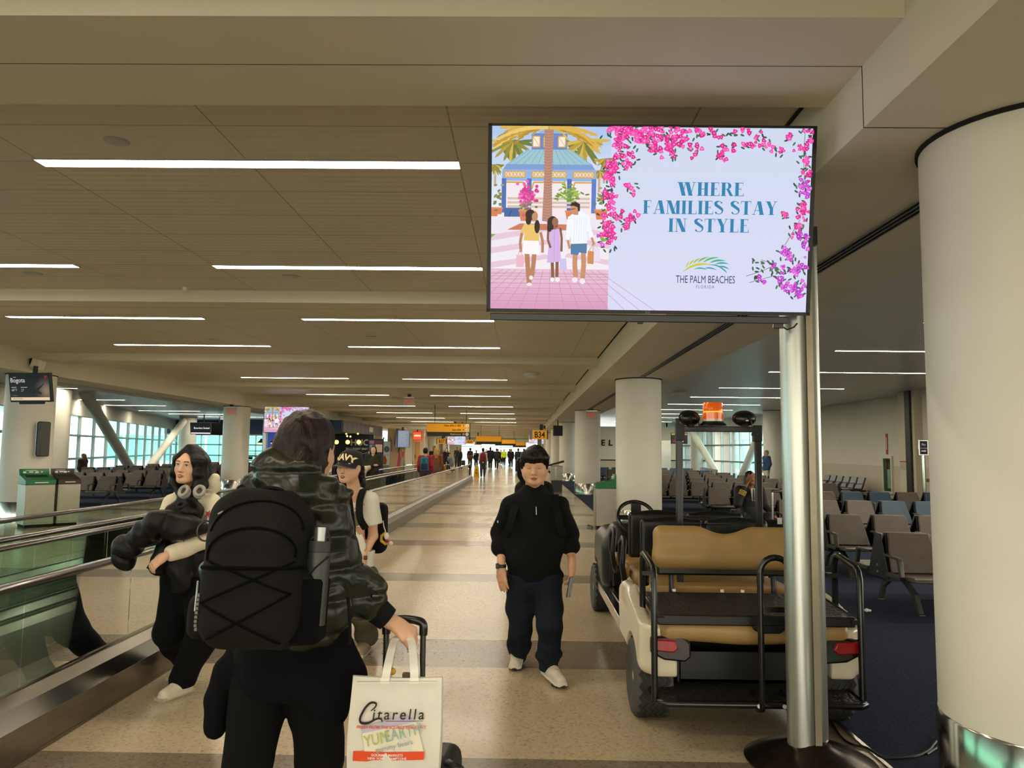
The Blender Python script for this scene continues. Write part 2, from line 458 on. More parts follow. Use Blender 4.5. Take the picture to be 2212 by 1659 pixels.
M_alu = mat('anodised_aluminium', 'aeb3b0', rough=.34, metal=.9, var=.05, scale=8)
M_dark = mat('dark_gap', '15140f', rough=.9, var=.1)
M_black = mat('black_plastic', '141414', rough=.4, var=.15, scale=20)
M_blackm = mat('black_metal_gloss', '121212', rough=.25, var=.15, scale=20, spec=.6)
M_mull = mat('mullion_glare_pale', 'd5dedb', rough=.4, metal=.3, var=.04)  # paled to white-teal: glare of the bright panes put into the colour
M_glass = glass_mat('window_glass', 'd2efe9', .08)
M_glass_fill = glass_mat('window_glass_fill_warm', 'f8efdc', .08)  # warm tint, colours the fill light of the added unseen windows
M_rail_glass = glass_mat('balustrade_glass', 'd9ebe2', .13)
M_light = mat('light_diffuser', 'fff0cc', rough=.5, var=.01, emit=34, ecol='fff0d8')
M_lightw = mat('light_diffuser_cool', 'fff3d8', rough=.5, var=.01, emit=85, ecol='fff2d8')
M_navywall = mat('navy_panel', '2b3c5e', rough=.5, var=.08, scale=2)

def struct(name, M, fn, **k):
    k.setdefault('kind', 'structure')
    return part(name, M, None, fn, **k)

XL, XR = -10.4, 1.59          # inner faces of the two long soffits
YN, YF = -7.0, 112.0
# ---- floor: terrazzo with crossing bands
bands = [(2.9, 4.15), (5.82, 6.65), (9.5, 10.1), (12.95, 13.7), (15.9, 16.9), (19.2, 19.8), (22.4, 23.2)]
y = 26.0
while y < 108: bands.append((y, y+.8)); y += 3.2
mb = MB(); y = YN
for a, b in bands + [(YF, YF)]:
    mb.mi = 0; mb.quad((-10.7, y, 0), (1.92, y, 0), (1.92, a, 0), (-10.7, a, 0))
    if b > a: mb.mi = 1; mb.quad((-10.7, a, 0), (1.92, a, 0), (1.92, b, 0), (-10.7, b, 0))
    y = b
mb.build('floor', [M_floor, M_stripe], kind='structure')
struct('floor_carpet_right', M_carpet, lambda m: m.quad((1.92, YN, .004), (13.2, YN, .004), (13.2, 62, .004), (1.92, 62, .004)))
struct('floor_carpet_left', M_carpet, lambda m: m.quad((-32, YN, .004), (-10.7, YN, .004), (-10.7, 62, .004), (-32, 62, .004)))
struct('trim_1', M_steel, lambda m: m.box(1.905, 1.93, YN, 62, 0, .008))
struct('floor_end', M_floor, lambda m: m.quad((1.92, 62, 0), (8, 62, 0), (8, YF, 0), (1.92, YF, 0)))

# ---- ceilings, cross beams and long soffits
struct('ceiling', M_ceil, lambda m: m.box(XL, XR, YN, YF, 3.6, 3.66))
struct('ceiling_right', M_ceil2, lambda m: m.box(3.2, 13.6, YN, 62, 3.6, 3.66))
struct('ceiling_left', M_ceil2, lambda m: m.box(-32, XL-1.61, YN, 62, 3.6, 3.66))
struct('soffit_right', M_beam, lambda m: m.box(XR, 3.2, YN, YF, 3.15, 3.7))
struct('soffit_left', M_beam, lambda m: m.box(XL-1.61, XL, YN, YF, 3.15, 3.7))
struct('trim_2', M_dark, lambda m: m.box(XR-.02, XR-.002, 3.95, YF, 3.585, 3.599))
struct('trim_3', M_dark, lambda m: [m.box(XR-.001, 3.2, 3.463, 3.468, 3.1485, 3.152), m.box(XR-.0015, XR+.01, 3.463, 3.468, 3.15, 3.45)])
beams = [(-3.6, -2.7), (3.06, 3.9), (9.42, 10.28), (16.0, 16.95), (22.6, 23.6), (29.4, 30.4)]
y = 36.0
while y < 110: beams.append((y, y+.95)); y += 6.5
for a, b in beams:
    mb = MB(); mb.box(XL, XR, a, b, 3.45, 3.65)
    mb.build('beam', M_beam, kind='structure')
    part('trim_seam', M_dark, None, lambda m: m.box(XL, XR, a+.405, a+.409, 3.4492, 3.452), kind='structure')

# ---- long strip lights
def strip_light(x0, x1, y, z, w, M, label, group):
    t = thing('ceiling_light', label, 'light', ((x0+x1)/2, y, z), 0, group)
    hx = (x1-x0)/2
    part('diffuser', M, t, lambda m: m.quad((-hx, -w/2, -.004), (-hx, w/2, -.004), (hx, w/2, -.004), (hx, -w/2, -.004)))
    fm = MB(); e = .012
    fm.box(-hx-e, hx+e, -w/2-e, -w/2, -.008, 0); fm.box(-hx-e, hx+e, w/2, w/2+e, -.008, 0)
    fm.box(-hx-e, -hx, -w/2, w/2, -.008, 0); fm.box(hx, hx+e, -w/2, w/2, -.008, 0)
    fm.build('frame', M_alu, t)
ORD = ['first', 'second', 'third', 'fourth', 'fifth', 'sixth', 'seventh', 'eighth', 'ninth', 'tenth', 'eleventh', 'twelfth', 'thirteenth', 'fourteenth', 'fifteenth', 'sixteenth',
       'seventeenth', 'eighteenth', 'nineteenth', 'twentieth', 'twenty-first', 'twenty-second', 'twenty-third', 'twenty-fourth', 'twenty-fifth', 'twenty-sixth', 'twenty-seventh', 'twenty-eighth']
rows = [-1.6, 1.6, 5.12, 8.15, 11.5, 14.6, 18.2, 21.3, 24.9, 27.8, 31.7, 34.7]
y = 38.2
while y < 108: rows += [y, y+3.1]; y += 6.5
vis = [r for r in rows if r > 4]
for r in rows:
    k = vis.index(r) if r in vis else -1
    nm = (ORD[k] + ' nearest') if 0 < k < 28 else ('nearest' if k == 0 else 'rear')
    for x0, x1, sd in ((-3.41, -.46, 'right'), (-8.0, -4.95, 'left')):
        strip_light(x0, x1, r, 3.6, .13, M_light, 'lit strip light in corridor ceiling, %s of the %s-hand line' % (nm, sd), 'strip lights over the corridor')
rr = [(8.4, 'a'), (11.3, 'b'), (14.55, 'c'), (18.5, 'd'), (23.2, 'e'), (27.2, 'f'), (31.4, 'g'), (35.5, 'h'), (39.5, 'i'), (44, 'j'), (50, 'k'), (56, 'l')]
for k, (r, _) in enumerate(rr):
    strip_light(6.0, 9.8 if k != 2 else 8.1, r, 3.6, .07, M_lightw, 'lit strip light over the right-hand gate seats, %s nearest' % ORD[k], 'strip lights over the right gate')
lr = [(17.5, -17.6, -14.2), (21.5, -17.6, -14.2), (26, -17.6, -14.2), (32.4, -20.4, -17.2), (36.6, -20.8, -17.4), (41.9, -21.4, -18), (45.6, -21.5, -17.8), (49.4, -21.3, -17), (53, -21.3, -17)]
for k, (r, x0, x1) in enumerate(lr):
    strip_light(x0, x1, r, 3.6, .08, M_lightw, 'lit strip light over the left-hand gate seats, %s nearest' % ORD[k], 'strip lights over the left gate')

# ---- columns
def column(x, y, h=3.15, r=.48, base=.42, name='column'):
    o = part(name, M_col, None, lambda m: m.lathe([(r, base), (r, h)], n=48), smooth=40, kind='structure'); o.location = (x, y, 0)
    b = part('base_cladding', M_steelv, o, lambda m: m.lathe([(r+.008, 0), (r+.008, base-.01), (r+.002, base)], n=48), smooth=40)
    part('shadow_gap', M_dark, o, lambda m: m.lathe([(r+.014, h-.02), (r+.014, h)], n=48), smooth=40)
    return o
for yy in (3.6, 16.1, 28.7, 41, 53.2, 65.4, 77.6, 90, 102): column(2.45, yy)
for yy in (16.4, 28.4, 41, 53.2, 65.4, 77.6, 90, 102): column(-10.78, yy)
column(-16.5, 26.5, 3.6); column(-22.3, 50.2, 3.6, .55)
column(11.75, 35.6, 3.6, .5); column(11.2, 48.6, 3.6, .5)

# ---- long linear diffusers in the soffit
def slot(x, y0, y1, label):
    t = thing('slot_diffuser', label, 'air vent', (x, (y0+y1)/2, 3.15), 0, 'linear slot diffusers in the soffits')
    h = (y1-y0)/2
    part('frame', M_alu, t, lambda m: [m.box(d-.006, d+.006, -h, h, -.006, .0) for d in (-.06, -.02, .02, .06)])
    for d in (-.04, 0, .04): part('slot', M_dark, t, lambda m: m.box(d-.014, d+.014, -h, h, -.002, 0))
slot(2.44, 4.2, 15.5, 'long dark slot diffuser in soffit between nearest white column and green-topped bin')
slot(2.44, 16.7, 28.1, 'slot diffuser in soffit behind the column with the green-topped bin')
slot(-11.35, 17.0, 27.8, 'slot diffuser in left soffit above the departure screens')

# ---- right gate: back wall, its corner and windows
def wall_x(name, x, y0, y1, z1=3.6, split=1.22, M1=M_wall, M2=M_wall2, th=.2):
    o = struct(name, M1, lambda m: m.box(x, x+th, y0, y1, split, z1))
    part('wainscot', M2, o, lambda m: m.box(x-.012, x+th, y0, y1, .1, split)); part('baseboard', M_dark, o, lambda m: m.box(x-.016, x+th, y0, y1, 0, .1))
    return o
wall_x('wall_right', 12.75, 24.4, 36.0)
wall_x('wall_right_near', 12.25, 13, 23.4)
struct('wall_right_return', M_wall2, lambda m: m.box(12.0, 12.95, 23.4, 24.4, 0, 3.6))
struct('trim_4', mat('bronze_strip', '2c231c', rough=.4, var=.1), lambda m: m.box(11.93, 12.0, 23.55, 23.85, 0, 3.6))

def window_wall(name, p0, p1, z0, z1, cols, rowz, zt, G=None):
    """mullioned glazing from p0 to p1 on plan; header above up to zt."""
    p0, p1 = Vector((*p0, 0)), Vector((*p1, 0)); d = p1-p0; L = d.length; a = math.atan2(d.y, d.x)
    o = bpy.data.objects.new(name, None); COL.objects.link(o); o.location = p0; o.rotation_euler = (0, 0, a); o['kind'] = 'structure'
    part('header', M_white, o, lambda m: m.box(0, L, -.1, .1, z1, zt))
    part('glass', G or M_glass, o, lambda m: m.quad((0, 0, z0), (L, 0, z0), (L, 0, z1), (0, 0, z1)))
    if z0 > 0: part('sill', M_white, o, lambda m: m.box(0, L, -.12, .12, 0, z0))
    def fr(m):
        for i in range(cols+1): m.box(L*i/cols-.04, L*i/cols+.04, -.07, .07, z0, z1)
    part('mullion', M_mull, o, fr)
    part('transom', mat('transom_dark', '6f7d7c', rough=.4, metal=.3, var=.05), o, lambda m: [m.box(0, L, -.1, .1, z-.045, z+.045) for z in rowz])
    return o
window_wall('window_1', (13.1, 36.2), (11.0, 52), .1, 2.95, 12, (1.1, 2.05), 3.6)
struct('wall_right_far', mat('pale_wall', 'c9d6d4', rough=.6, var=.02), lambda m: [m.box(9.8, 11.0, 52, 52.2, 0, 3.6), m.box(9.7, 9.9, 52, 62, 0, 3.6)])
window_wall('window_2', (-16.9, 24), (-26.6, 58), .1, 2.9, 15, (1.05, 2.05), 3.6)
window_wall('window_fill_5', (12.3, YN), (12.3, 13), .1, 3.2, 12, (1.1, 2.05), 3.7, M_glass_fill)  # unseen window added beside the near right gate for fill light
window_wall('window_fill_6', (-16.9, YN), (-16.9, 24), .1, 2.9, 18, (1.05, 2.05), 3.7)  # out-of-frame window, added to bring daylight in from the left
window_wall('window_fill_7', (3.2, YN), (12.3, YN), .1, 3.2, 6, (1.1, 2.05), 3.7, M_glass_fill)  # added behind the camera as frontal fill
window_wall('window_fill_8', (-16.9, YN), (-12, YN), .1, 3.0, 3, (1.1, 2.05), 3.7, M_glass_fill)  # likewise unseen, added to light the left side from behind
window_wall('window_fill_9', (-12, YN), (3.2, YN), 0, 3.0, 9, (2.1,), 3.7, M_glass_fill)  # unseen glazed rear end, put in for frontal fill
window_wall('window_3', (-27, 57), (-13.2, 57), .1, 2.5, 10, (1.0, 1.8), 2.6)
struct('wall_left_far', M_navywall, lambda m: [m.box(-27, -13, 56.8, 57.2, 2.6, 3.6)])
def brace(p, q, r=.22):
    struct('column_brace', M_col, lambda m: m.cyl(p, q, r, n=24), smooth=40)
brace((-16.6, 28.4, 3.6), (-19.3, 37.9, .0)); brace((-22.6, 50.6, 3.6), (-19.9, 39.6, .0))
brace((9.9, 46.5, 3.6), (11.35, 43.6, 0.0), .2); brace((12.3, 38.2, 3.6), (11.75, 41.5, 0.0), .2)

# ---- gate wall behind the white columns on the right, with its big letters
gw = struct('wall_gate', M_wall, lambda m: m.box(3.4, 9.8, 47, 47.2, 1.1, 3.15))
part('wainscot', M_wall2, gw, lambda m: m.box(3.4, 9.8, 46.98, 47.2, 0, 1.1))
part('chair_rail', M_dark, gw, lambda m: m.box(3.4, 9.8, 46.96, 46.99, 1.06, 1.12))
struct('wall_gate_return', M_wall, lambda m: m.box(3.2, 3.4, 44, 62, 0, 3.15))
# ---- far end of the corridor: a bright glazed end
struct('wall_end', M_wall, lambda m: [m.box(XL-1.6, -9, YF, YF+.2, 0, 3.7), m.box(2.6, 8, YF, YF+.2, 0, 3.7), m.box(-9, 2.6, YF, YF+.2, 2.75, 3.7)])
window_wall('window_4', (-9, YF-.1), (2.6, YF-.1), 0, 2.75, 8, (2.1,), 3.2)
struct('wall_right_end', M_wall, lambda m: m.box(3.2, 3.4, 62, YF, 0, 3.7))
struct('wall_left_end', M_wall, lambda m: m.box(-12.2, -12.0, 70, YF, 0, 3.7))

# ---- outside: apron, pale terminal pier with green glazing
M_apron = mat('apron_concrete', 'b9b7ac', rough=.9, var=.1, scale=.3)
struct('ground', M_apron, lambda m: m.box(-400, 400, -200, 500, -.5, -.3))
M_green = mat('pier_green_glass', '6fc7b4', rough=.12, var=.18, scale=.25, spec=.6)
M_pier = mat('pier_cladding', '9fb3bd', rough=.5, var=.1, scale=.5)
M_pier2 = mat('pier_frame', 'dfeeea', rough=.5, var=.05)
def pier(x0, x1, y0, y1, label):
    t = thing('terminal_pier', label, 'building', ((x0+x1)/2, (y0+y1)/2, -.3)); hx, hy = (x1-x0)/2, (y1-y0)/2
    part('glazing', M_green, t, lambda m: m.box(-hx, hx, -hy, hy, .2, 3.2)); part('upper_wall', M_pier, t, lambda m: m.box(-hx-.2, hx+.2, -hy-.2, hy+.2, 3.2, 5.2))
    for k in range(14):
        u = -hx+2*hx*k/13
        part('post', M_pier2, t, lambda m: m.box(u-.12, u+.12, -hy-.14, -hy, .0, 3.3))
    for k in range(12):
        u = -hy+2*hy*k/11
        for s in (-1, 1): part('post', M_pier2, t, lambda m: m.box(s*(hx+.07)-.07, s*(hx+.07)+.07, u-.12, u+.12, 0, 3.3))
    part('plinth', M_pier2, t, lambda m: m.box(-hx-.1, hx+.1, -hy-.1, hy+.1, -.1, .25))
pier(-50, -18, 90, 112, 'green-glazed terminal building outside the left-hand windows')
pier(22, 40, 52, 82, 'green-glazed terminal building outside the right-hand windows')
# ------------------------------------------------------------------ moving walkways
M_rubber = mat('handrail_rubber', '2b211d', rough=.22, var=.1, spec=.7, coat=.3)
M_belt = mat('walkway_belt', '6a665c', rough=.5, var=.15, scale=6, metal=.3)
def walkway(label, xa, xb, y0, y1, outer_a, outer_b):
    """xa<xb are the glass lines; outer_* the feet of the outer skirts."""
    t = thing('moving_walkway', label, 'moving walkway', ((xa+xb)/2, 0, 0), 0, 'moving walkways along the corridor'); c = (xa+xb)/2
    part('belt', M_belt, t, lambda m: [m.box(xa-c+.16, xb-c-.16, y0, y1, .002, .012)])
    for sx, xg, xo in ((-1, xa, outer_a), (1, xb, outer_b)):
        g = xg-c; o = xo-c; s = sx
        part('skirt_lower_face', M_steeld, t, lambda m: [m.box(min(o, o-s*.01), max(o, o-s*.01), y0, y1, .0, .185), m.box(min(o+s*.003, o-s*.01), max(o+s*.003, o-s*.01), y0, y1, .0, .02)])  # lower skirt face, darkened in colour like a floor reflection
        part('outer_skirt', M_steel, t, lambda m: m.prism([(o-s*.012, 0), (o-s*.002, .185), (o-s*.045, .275), (g+s*.02, .31), (g-s*.02, .31), (g-s*.02, 0)], 1, y0, y1))
        part('inner_skirt', M_steel, t, lambda m: m.prism([(g-s*.02, .31), (g-s*.1, .27), (g-s*.16, .0), (g-s*.02, .0)], 1, y0, y1))
        n = int((y1-y0-1.6)/1.125); gm = None
        for k in range(n):
            a = y0+.8+1.125*k
            if gm is None:
                gm = part('glass_panel', M_rail_glass, t, lambda m: m.quad((g, 0, .31), (g, 1.117, .31), (g, 1.117, .85), (g, 0, .85))); gm.location = (0, a, 0)
            else:
                q = gm.copy(); COL.objects.link(q); q.parent = t; q.location = (0, a, 0)
        part('glass_clamp', M_steelv, t, lambda m: m.box(g-.014, g+.014, y0+.8, y1-.7, .305, .325))
        # handrail goes round a newel at either end
        pts = [(g, y0+.25, .36), (g, y0+.1, .5), (g, y0+.08, .66), (g, y0+.2, .81), (g, y0+.45, .868)]
        far = [(p[0], y0+y1-p[1], p[2]) for p in pts][::-1]
        def rail(m):
            P = pts+[(g, y0+1+i*(y1-y0-2)/30, .868) for i in range(31)]+far; rs = []
            for i, p in enumerate(P):
                a = Vector(P[max(i-1, 0)]); b = Vector(P[min(i+1, len(P)-1)]); tt = (b-a).normalized(); side = Vector((1, 0, 0)); up = side.cross(tt)
                rs.append([Vector(p)+side*.042*math.cos(q)+up*.024*math.sin(q) for q in [2*PI*j/12 for j in range(12)]])
            m.rings(rs)
        part('handrail', M_rubber, t, rail, smooth=50)
        part('rail_track', M_steelv, t, lambda m: m.box(g-.022, g+.022, y0+.4, y1-.4, .845, .858))
        part('newel_panel', M_rail_glass, t, lambda m: [m.prism([(y0+.18, .31), (y0+.1, .5), (y0+.1, .66), (y0+.22, .79), (y0+.45, .85), (y0+.79, .85), (y0+.79, .31)], 0, g-.006, g+.006),
                                                      m.prism([(y1-.18, .31), (y1-.1, .5), (y1-.1, .66), (y1-.22, .79), (y1-.45, .85), (y1-.79, .85), (y1-.79, .31)], 0, g-.006, g+.006)])
    part('landing_plate', M_steel, t, lambda m: [m.box(xa-c-.1, xb-c+.12, y1-.1, y1+1.6, 0, .014), m.box(xa-c-.1, xb-c+.12, y0-1.6, y0+.1, 0, .014)])
    part('comb_plate', mat('comb_yellow', '8a8478', rough=.5), t, lambda m: [m.box(xa-c+.16, xb-c-.16, y1-.1, y1, .012, .02)])
walkway('moving walkway nearest the clear floor, its glass balustrade beside the walking people', -3.78, -2.70, -4.5, 39.4, -3.93, -2.55)
walkway('second moving walkway farther from the clear floor, nearer the left-hand gate', -5.15, -4.10, -4.5, 39.4, -5.30, -3.945)

# ------------------------------------------------------------------ the advertising picture
INK = '2580ae'
def didone(p, body, x, y, H, col, width, gap=.1):
    """bold high-contrast serif capitals drawn as polygons; x is the centre, y the baseline."""
    T, h, S = .265, .045, .08
    def stem(o, x0, t=T, z0=0, z1=1): o.append([(x0, z0), (x0+t, z0), (x0+t, z1), (x0, z1)])
    def serif(o, x0, x1, top): o.append([(x0, 1-h), (x1, 1-h), (x1, 1), (x0, 1)] if top else [(x0, 0), (x1, 0), (x1, h), (x0, h)])
    def diag(o, xa, za, xb, zb, t): o.append([(xa, za), (xa+t, za), (xb+t, zb), (xb, zb)])
    def arc(cx, cz, rx, rz, a0, a1, n=12): return [(cx+rx*math.cos(R(a0+(a1-a0)*i/n)), cz+rz*math.sin(R(a0+(a1-a0)*i/n))) for i in range(n+1)]
    def glyph(ch):
        o = []
        if ch == 'I': stem(o, S); serif(o, 0, T+2*S, 1); serif(o, 0, T+2*S, 0); w = T+2*S
        elif ch == 'H':
            w = .92
            for x0 in (S, w-S-T): stem(o, x0); serif(o, x0-S, x0+T+S, 1); serif(o, x0-S, x0+T+S, 0)
            o.append([(S+T, .48), (w-S-T, .48), (w-S-T, .53), (S+T, .53)])
        elif ch in 'EFL':
            w = .74; stem(o, S); serif(o, 0, T+2*S, 0)
            if ch != 'L':
                o.append([(0, 1-h), (w-.06, 1-h), (w-.06, 1), (0, 1)]); o.append([(w-.10, 1-h), (w-.06, 1-h), (w-.06, .7)])
                o.append([(S+T, .5), (w-.2, .5), (w-.2, .545), (S+T, .545)]); o.append([(w-.24, .52), (w-.2, .36), (w-.2, .69)])
            else: serif(o, 0, T+2*S, 1)
            if ch != 'F': o.append([(0, 0), (w, 0), (w, h), (0, h)]); o.append([(w-.06, h), (w, .34), (w, h)])
        elif ch == 'W':
            w = 1.45; diag(o, .08, 1, .36, 0, T+.04); diag(o, .62, 1, .40, 0, .05); diag(o, .62, 1, .9, 0, T+.04); diag(o, 1.3, 1, 1.02, 0, .05)
            serif(o, 0, .45, 1); serif(o, .52, .98, 1); serif(o, 1.18, 1.45, 1)
        elif ch == 'A':
            w = .98; diag(o, .1, 0, .45, 1, .05); diag(o, .64, 0, .40, 1, T+.05); serif(o, 0, .28, 0); serif(o, .56, .98, 0); o.append([(.2, .3), (.68, .3), (.66, .345), (.22, .345)])
        elif ch == 'M':
            w = 1.16; diag(o, S+.03, 0, S+.03, 1, .05); diag(o, .5, 0, .1, 1, T+.03); diag(o, .52, 0, .86, 1, .05); stem(o, .84); serif(o, 0, .25, 0); serif(o, .76, 1.16, 0); serif(o, 0, .36, 1); serif(o, .84, 1.16, 1)
        elif ch == 'N':
            w = .98; diag(o, S+.05, 0, S+.05, 1, .05); diag(o, w-.4, 0, .1, 1, T+.06); diag(o, w-S-.1, 0, w-S-.1, 1, .05); serif(o, 0, .26, 0); serif(o, 0, .36, 1); serif(o, w-.3, w, 1)
        elif ch == 'T': w = .84; stem(o, .3); serif(o, .2, .64, 0); o.append([(0, 1-h), (w, 1-h), (w, 1), (0, 1)]); o.append([(0, 1-h), (0, .68), (.05, 1-h)]); o.append([(w, 1-h), (w, .68), (w-.05, 1-h)])
        elif ch == 'Y': w = .98; stem(o, .38, T, 0, .48); diag(o, .36, .45, .08, 1, T+.03); diag(o, .55, .45, .82, 1, .05); serif(o, .27, .73, 0); serif(o, 0, .42, 1); serif(o, .7, .98, 1)
        elif ch == 'R':
            w = .95; stem(o, S); serif(o, 0, T+2*S, 0); o.append([(0, 1-h), (.5, 1-h), (.5, 1), (0, 1)]); o.append([(S+T, .5), (.5, .5), (.5, .54), (S+T, .54)])
            A, B = arc(.48, .75, .33, .25, -90, 90), arc(.48, .75, .09, .21, 90, -90)
            for i in range(12): o.append([A[i], A[i+1], B[11-i], B[12-i]])
            diag(o, .72, 0, .42, .52, .24); serif(o, .70, .98, 0)
        elif ch == 'S':
            w = .74; P = arc(.36, .74, .27, .235, 20, 180)[::1]+arc(.38, .27, .3, .245, 90, -160)[3:]; n = len(P)
            for i in range(n-1):
                def q(j):
                    a, b = P[max(j-1, 0)], P[min(j+1, n-1)]; d = Vector((b[0]-a[0], b[1]-a[1])).normalized()
                    u = j/(n-1); t = .022+.105*math.exp(-((u-.5)/.17)**2)+.05*math.exp(-((u-.02)/.05)**2)+.05*math.exp(-((u-.98)/.05)**2)
                    return (P[j][0]-d.y*t, P[j][1]+d.x*t), (P[j][0]+d.y*t, P[j][1]-d.x*t)
                (a0, a1), (b0, b1) = q(i), q(i+1); o.append([a0, a1, b1, b0])
        else: return [], .42
        return o, w
    G = [glyph(c) for c in body]; W = sum(w for _, w in G)+gap*(len(G)-1); cx = -W/2; hx = width/W
    for o, w in G:
        for poly in o: p.poly([(x+(cx+a)*hx, y+b*H) for a, b in poly], col)
        cx += w+gap

def ad_picture():
    p = Pic(); p.clip = (.83, .473); rg = random.Random(3); K = 1.66/1970
    def Q(x, y): return ((x-80-985)*K, (648-y)*K)        # from pixels of a close view of the screen
    def poly(pts, c): p.poly([Q(*q) for q in pts], c)
    def rect(x0, y0, x1, y1, c): poly([(x0, y1), (x1, y1), (x1, y0), (x0, y0)], c)
    def ell(x, y, rx, ry, c, n=12, a=0): q = Q(x, y); p.ell(q[0], q[1], rx*K, ry*K, c, n, -a)
    def line(pts, w, c): p.line([Q(*q) for q in pts], w*K, c)
    def grad(x0, y0, x1, y1, c0, c1, n=10): a = Q(x0, y1); b = Q(x1, y0); p.grad(a[0], a[1], b[0], b[1], c1, c0, n)
    grad(815, 82, 2050, 1214, 'cdd8ee', 'd9d8f4', 12)
    grad(80, 82, 815, 660, 'a9c4ea', 'f4f2f6', 10)
    grad(80, 640, 815, 1000, 'eae2ee', 'f2ecf0', 6); grad(80, 960, 815, 1214, 'e9c3d4', 'd597bb', 6)
    for y in (700, 780, 870): poly([(80, y+50), (420, y), (470, y+20), (80, y+88)], 'e5c6d6')
    for y in (690, 760, 860): poly([(560, y), (815, y+40), (815, y+72), (540, y+24)], 'e5c6d6')
    for k in range(9): y = 985+k*k*3+k*4; line([(80, y), (815, y)], 2.5, 'c183a6')
    for k in range(-7, 8): line([(450+k*42, 965), (450+k*95, 1214)], 2.5, 'c183a6')
    poly([(180, 720), (260, 680), (560, 684), (640, 720)], 'c9785a'); poly([(80, 745), (110, 748), (80, 770)], '7fae4a'); poly([(750, 745), (810, 780), (770, 790)], '7fae4a')
    # palms behind
    for cx, cy, s in ((205, 190, 1.0), (640, 190, 1.05), (100, 330, .45), (775, 290, .5), (745, 360, .45)):
        rect(cx-6, cy, cx+8, cy+280*s, 'c6a98c')
        for k in range(20):
            a = R(200+k*17+rg.uniform(-8, 8)); L = (110+rg.random()*50)*s
            ell(cx+math.cos(a)*L*.5, cy+abs(math.sin(a))*L*.55-20*s, L*.55, 11*s, rg.choice(('b79a3c', '8c8a3a', 'd3b353', '6f7a3a')), 8, a)
    # the pavilion
    rect(325, 130, 545, 232, '6d86c4')
    for x in (332, 400, 490): rect(x, 148, x+44, 212, 'f3ead8'); line([(x, 148), (x+44, 148), (x+44, 212), (x, 212), (x, 148)], 6, 'd9a949'); line([(x, 148), (x+44, 212)], 3, 'd9a949')
    poly([(360, 130), (436, 82), (512, 130)], '8fb9cf'); poly([(300, 228), (570, 228), (700, 318), (170, 318)], '9cc4cf'); poly([(170, 318), (700, 318), (720, 350), (150, 350)], '7c9cd0')
    for k in range(12): line([(310+k*23, 230), (180+k*47, 318)], 2.5, '6d9fb4')
    rect(145, 350, 728, 420, '8fb0e6'); rect(145, 420, 728, 640, 'f1e6ea')
    for x in (160, 330, 585): 
        rect(x, 360, x+128 if x != 330 else x+212, 400, 'e8d9c6'); X1 = x+128 if x != 330 else x+212
        line([(x, 362), (X1, 362), (X1, 398), (x, 398), (x, 362)], 6, 'd6a23c')
        n = 6 if x != 330 else 9
        for k in range(n): a = x+(X1-x)*k/n; b = x+(X1-x)*(k+1)/n; line([(a, 362), (b, 398)], 3.5, 'd6a23c'); line([(a, 398), (b, 362)], 3.5, 'd6a23c')
        line([(x, 470), (x+10, 428), (X1-10, 428), (X1, 470)], 9, 'd6a23c')
    for x in (143, 300, 548, 700): rect(x, 405, x+28, 615, '4d6cb8' if x != 700 else '5b7cc6')
    for y in (520, 545, 570): rect(180, y, 690, y+14, 'd8bfae')
    rect(160, 585, 258, 640, '41669f'); line([(190, 640), (205, 600)], 6, '2f4a80')
    # front palm
    poly([(404, 84), (462, 84), (452, 400), (460, 665), (396, 665), (406, 400)], 'bb8b78')
    for k in range(34): line([(403, 100+k*17), (430, 107+k*17), (458, 98+k*17)], 3.5, 'a07060')
    for k in range(30):      # drooping fronds
        s_ = -1 if k % 2 else 1; L = rg.uniform(90, 350); dr = rg.uniform(10, 95)*(L/300)+rg.uniform(0, 50); c_ = rg.choice(('dcb14c', 'c79a35', 'e7c871', 'a98a35', 'b58e2e'))
        for q in range(7):
            t0, t1 = q/7, (q+1)/7; f_ = lambda t: (430+s_*L*t, 84+dr*t*t*1.3-18*t)
            (xa, ya), (xb, yb) = f_(t0), f_(t1)
            poly([(xa, ya-5), (xb, yb-3), (xb+s_*14, yb+26*(1-t1*.5)), (xa+s_*4, ya+22)], c_)
    # pots
    for cx, cy, s in ((296, 632, 1), (92, 612, .8), (762, 622, .9), (575, 628, .8), (124, 606, .6)):
        poly([(cx-44*s, cy-28*s), (cx+44*s, cy-28*s), (cx+32*s, cy+34*s), (cx-32*s, cy+34*s)], 'd87f4f'); rect(cx-48*s, cy-36*s, cx+48*s, cy-24*s, 'e08f5f')
    for k in range(60): ell(300+rg.gauss(0, 32), 500+rg.gauss(0, 30), 11, 11, rg.choice(('e23f95', 'd23289', 'f062ac')), 6)
    for k in range(22): ell(298+rg.gauss(0, 24), 570+rg.gauss(0, 22), 10, 8, rg.choice(('5d7f3c', 'c9549a', '7a9a4f')), 6)
    for k in range(60): ell(565+rg.gauss(0, 38), 500+rg.gauss(0, 28), 16, 6, rg.choice(('8aa83f', '6f9436', 'a7bf55')), 6, rg.uniform(-.6, .6))
    for cx in (115, 755):
        for k in range(18): ell(cx+rg.gauss(0, 18), 520+rg.gauss(0, 34), 12, 7, rg.choice(('8a8d4c', '6d7f42', 'b49a5a')), 6, rg.uniform(-.8, .8))
    # the three walkers, plain figures
    def leg(x0, y0, x1, y1, x2, y2, w, c): line([(x0, y0), (x1, y1), (x2, y2)], w, c)
    sk = 'b9805c'; sd = '8a5a40'
    leg(305, 860, 312, 950, 322, 1050, 30, sk); leg(352, 860, 346, 940, 336, 1010, 28, sk); ell(323, 1057, 17, 11, 'f3e6df'); ell(333, 1015, 12, 14, 'f3e6df')
    poly([(283, 786), (378, 786), (384, 872), (276, 868)], 'faf4f6'); poly([(286, 682), (378, 690), (380, 788), (284, 786), (290, 740), (262, 736)], 'e9c26c')
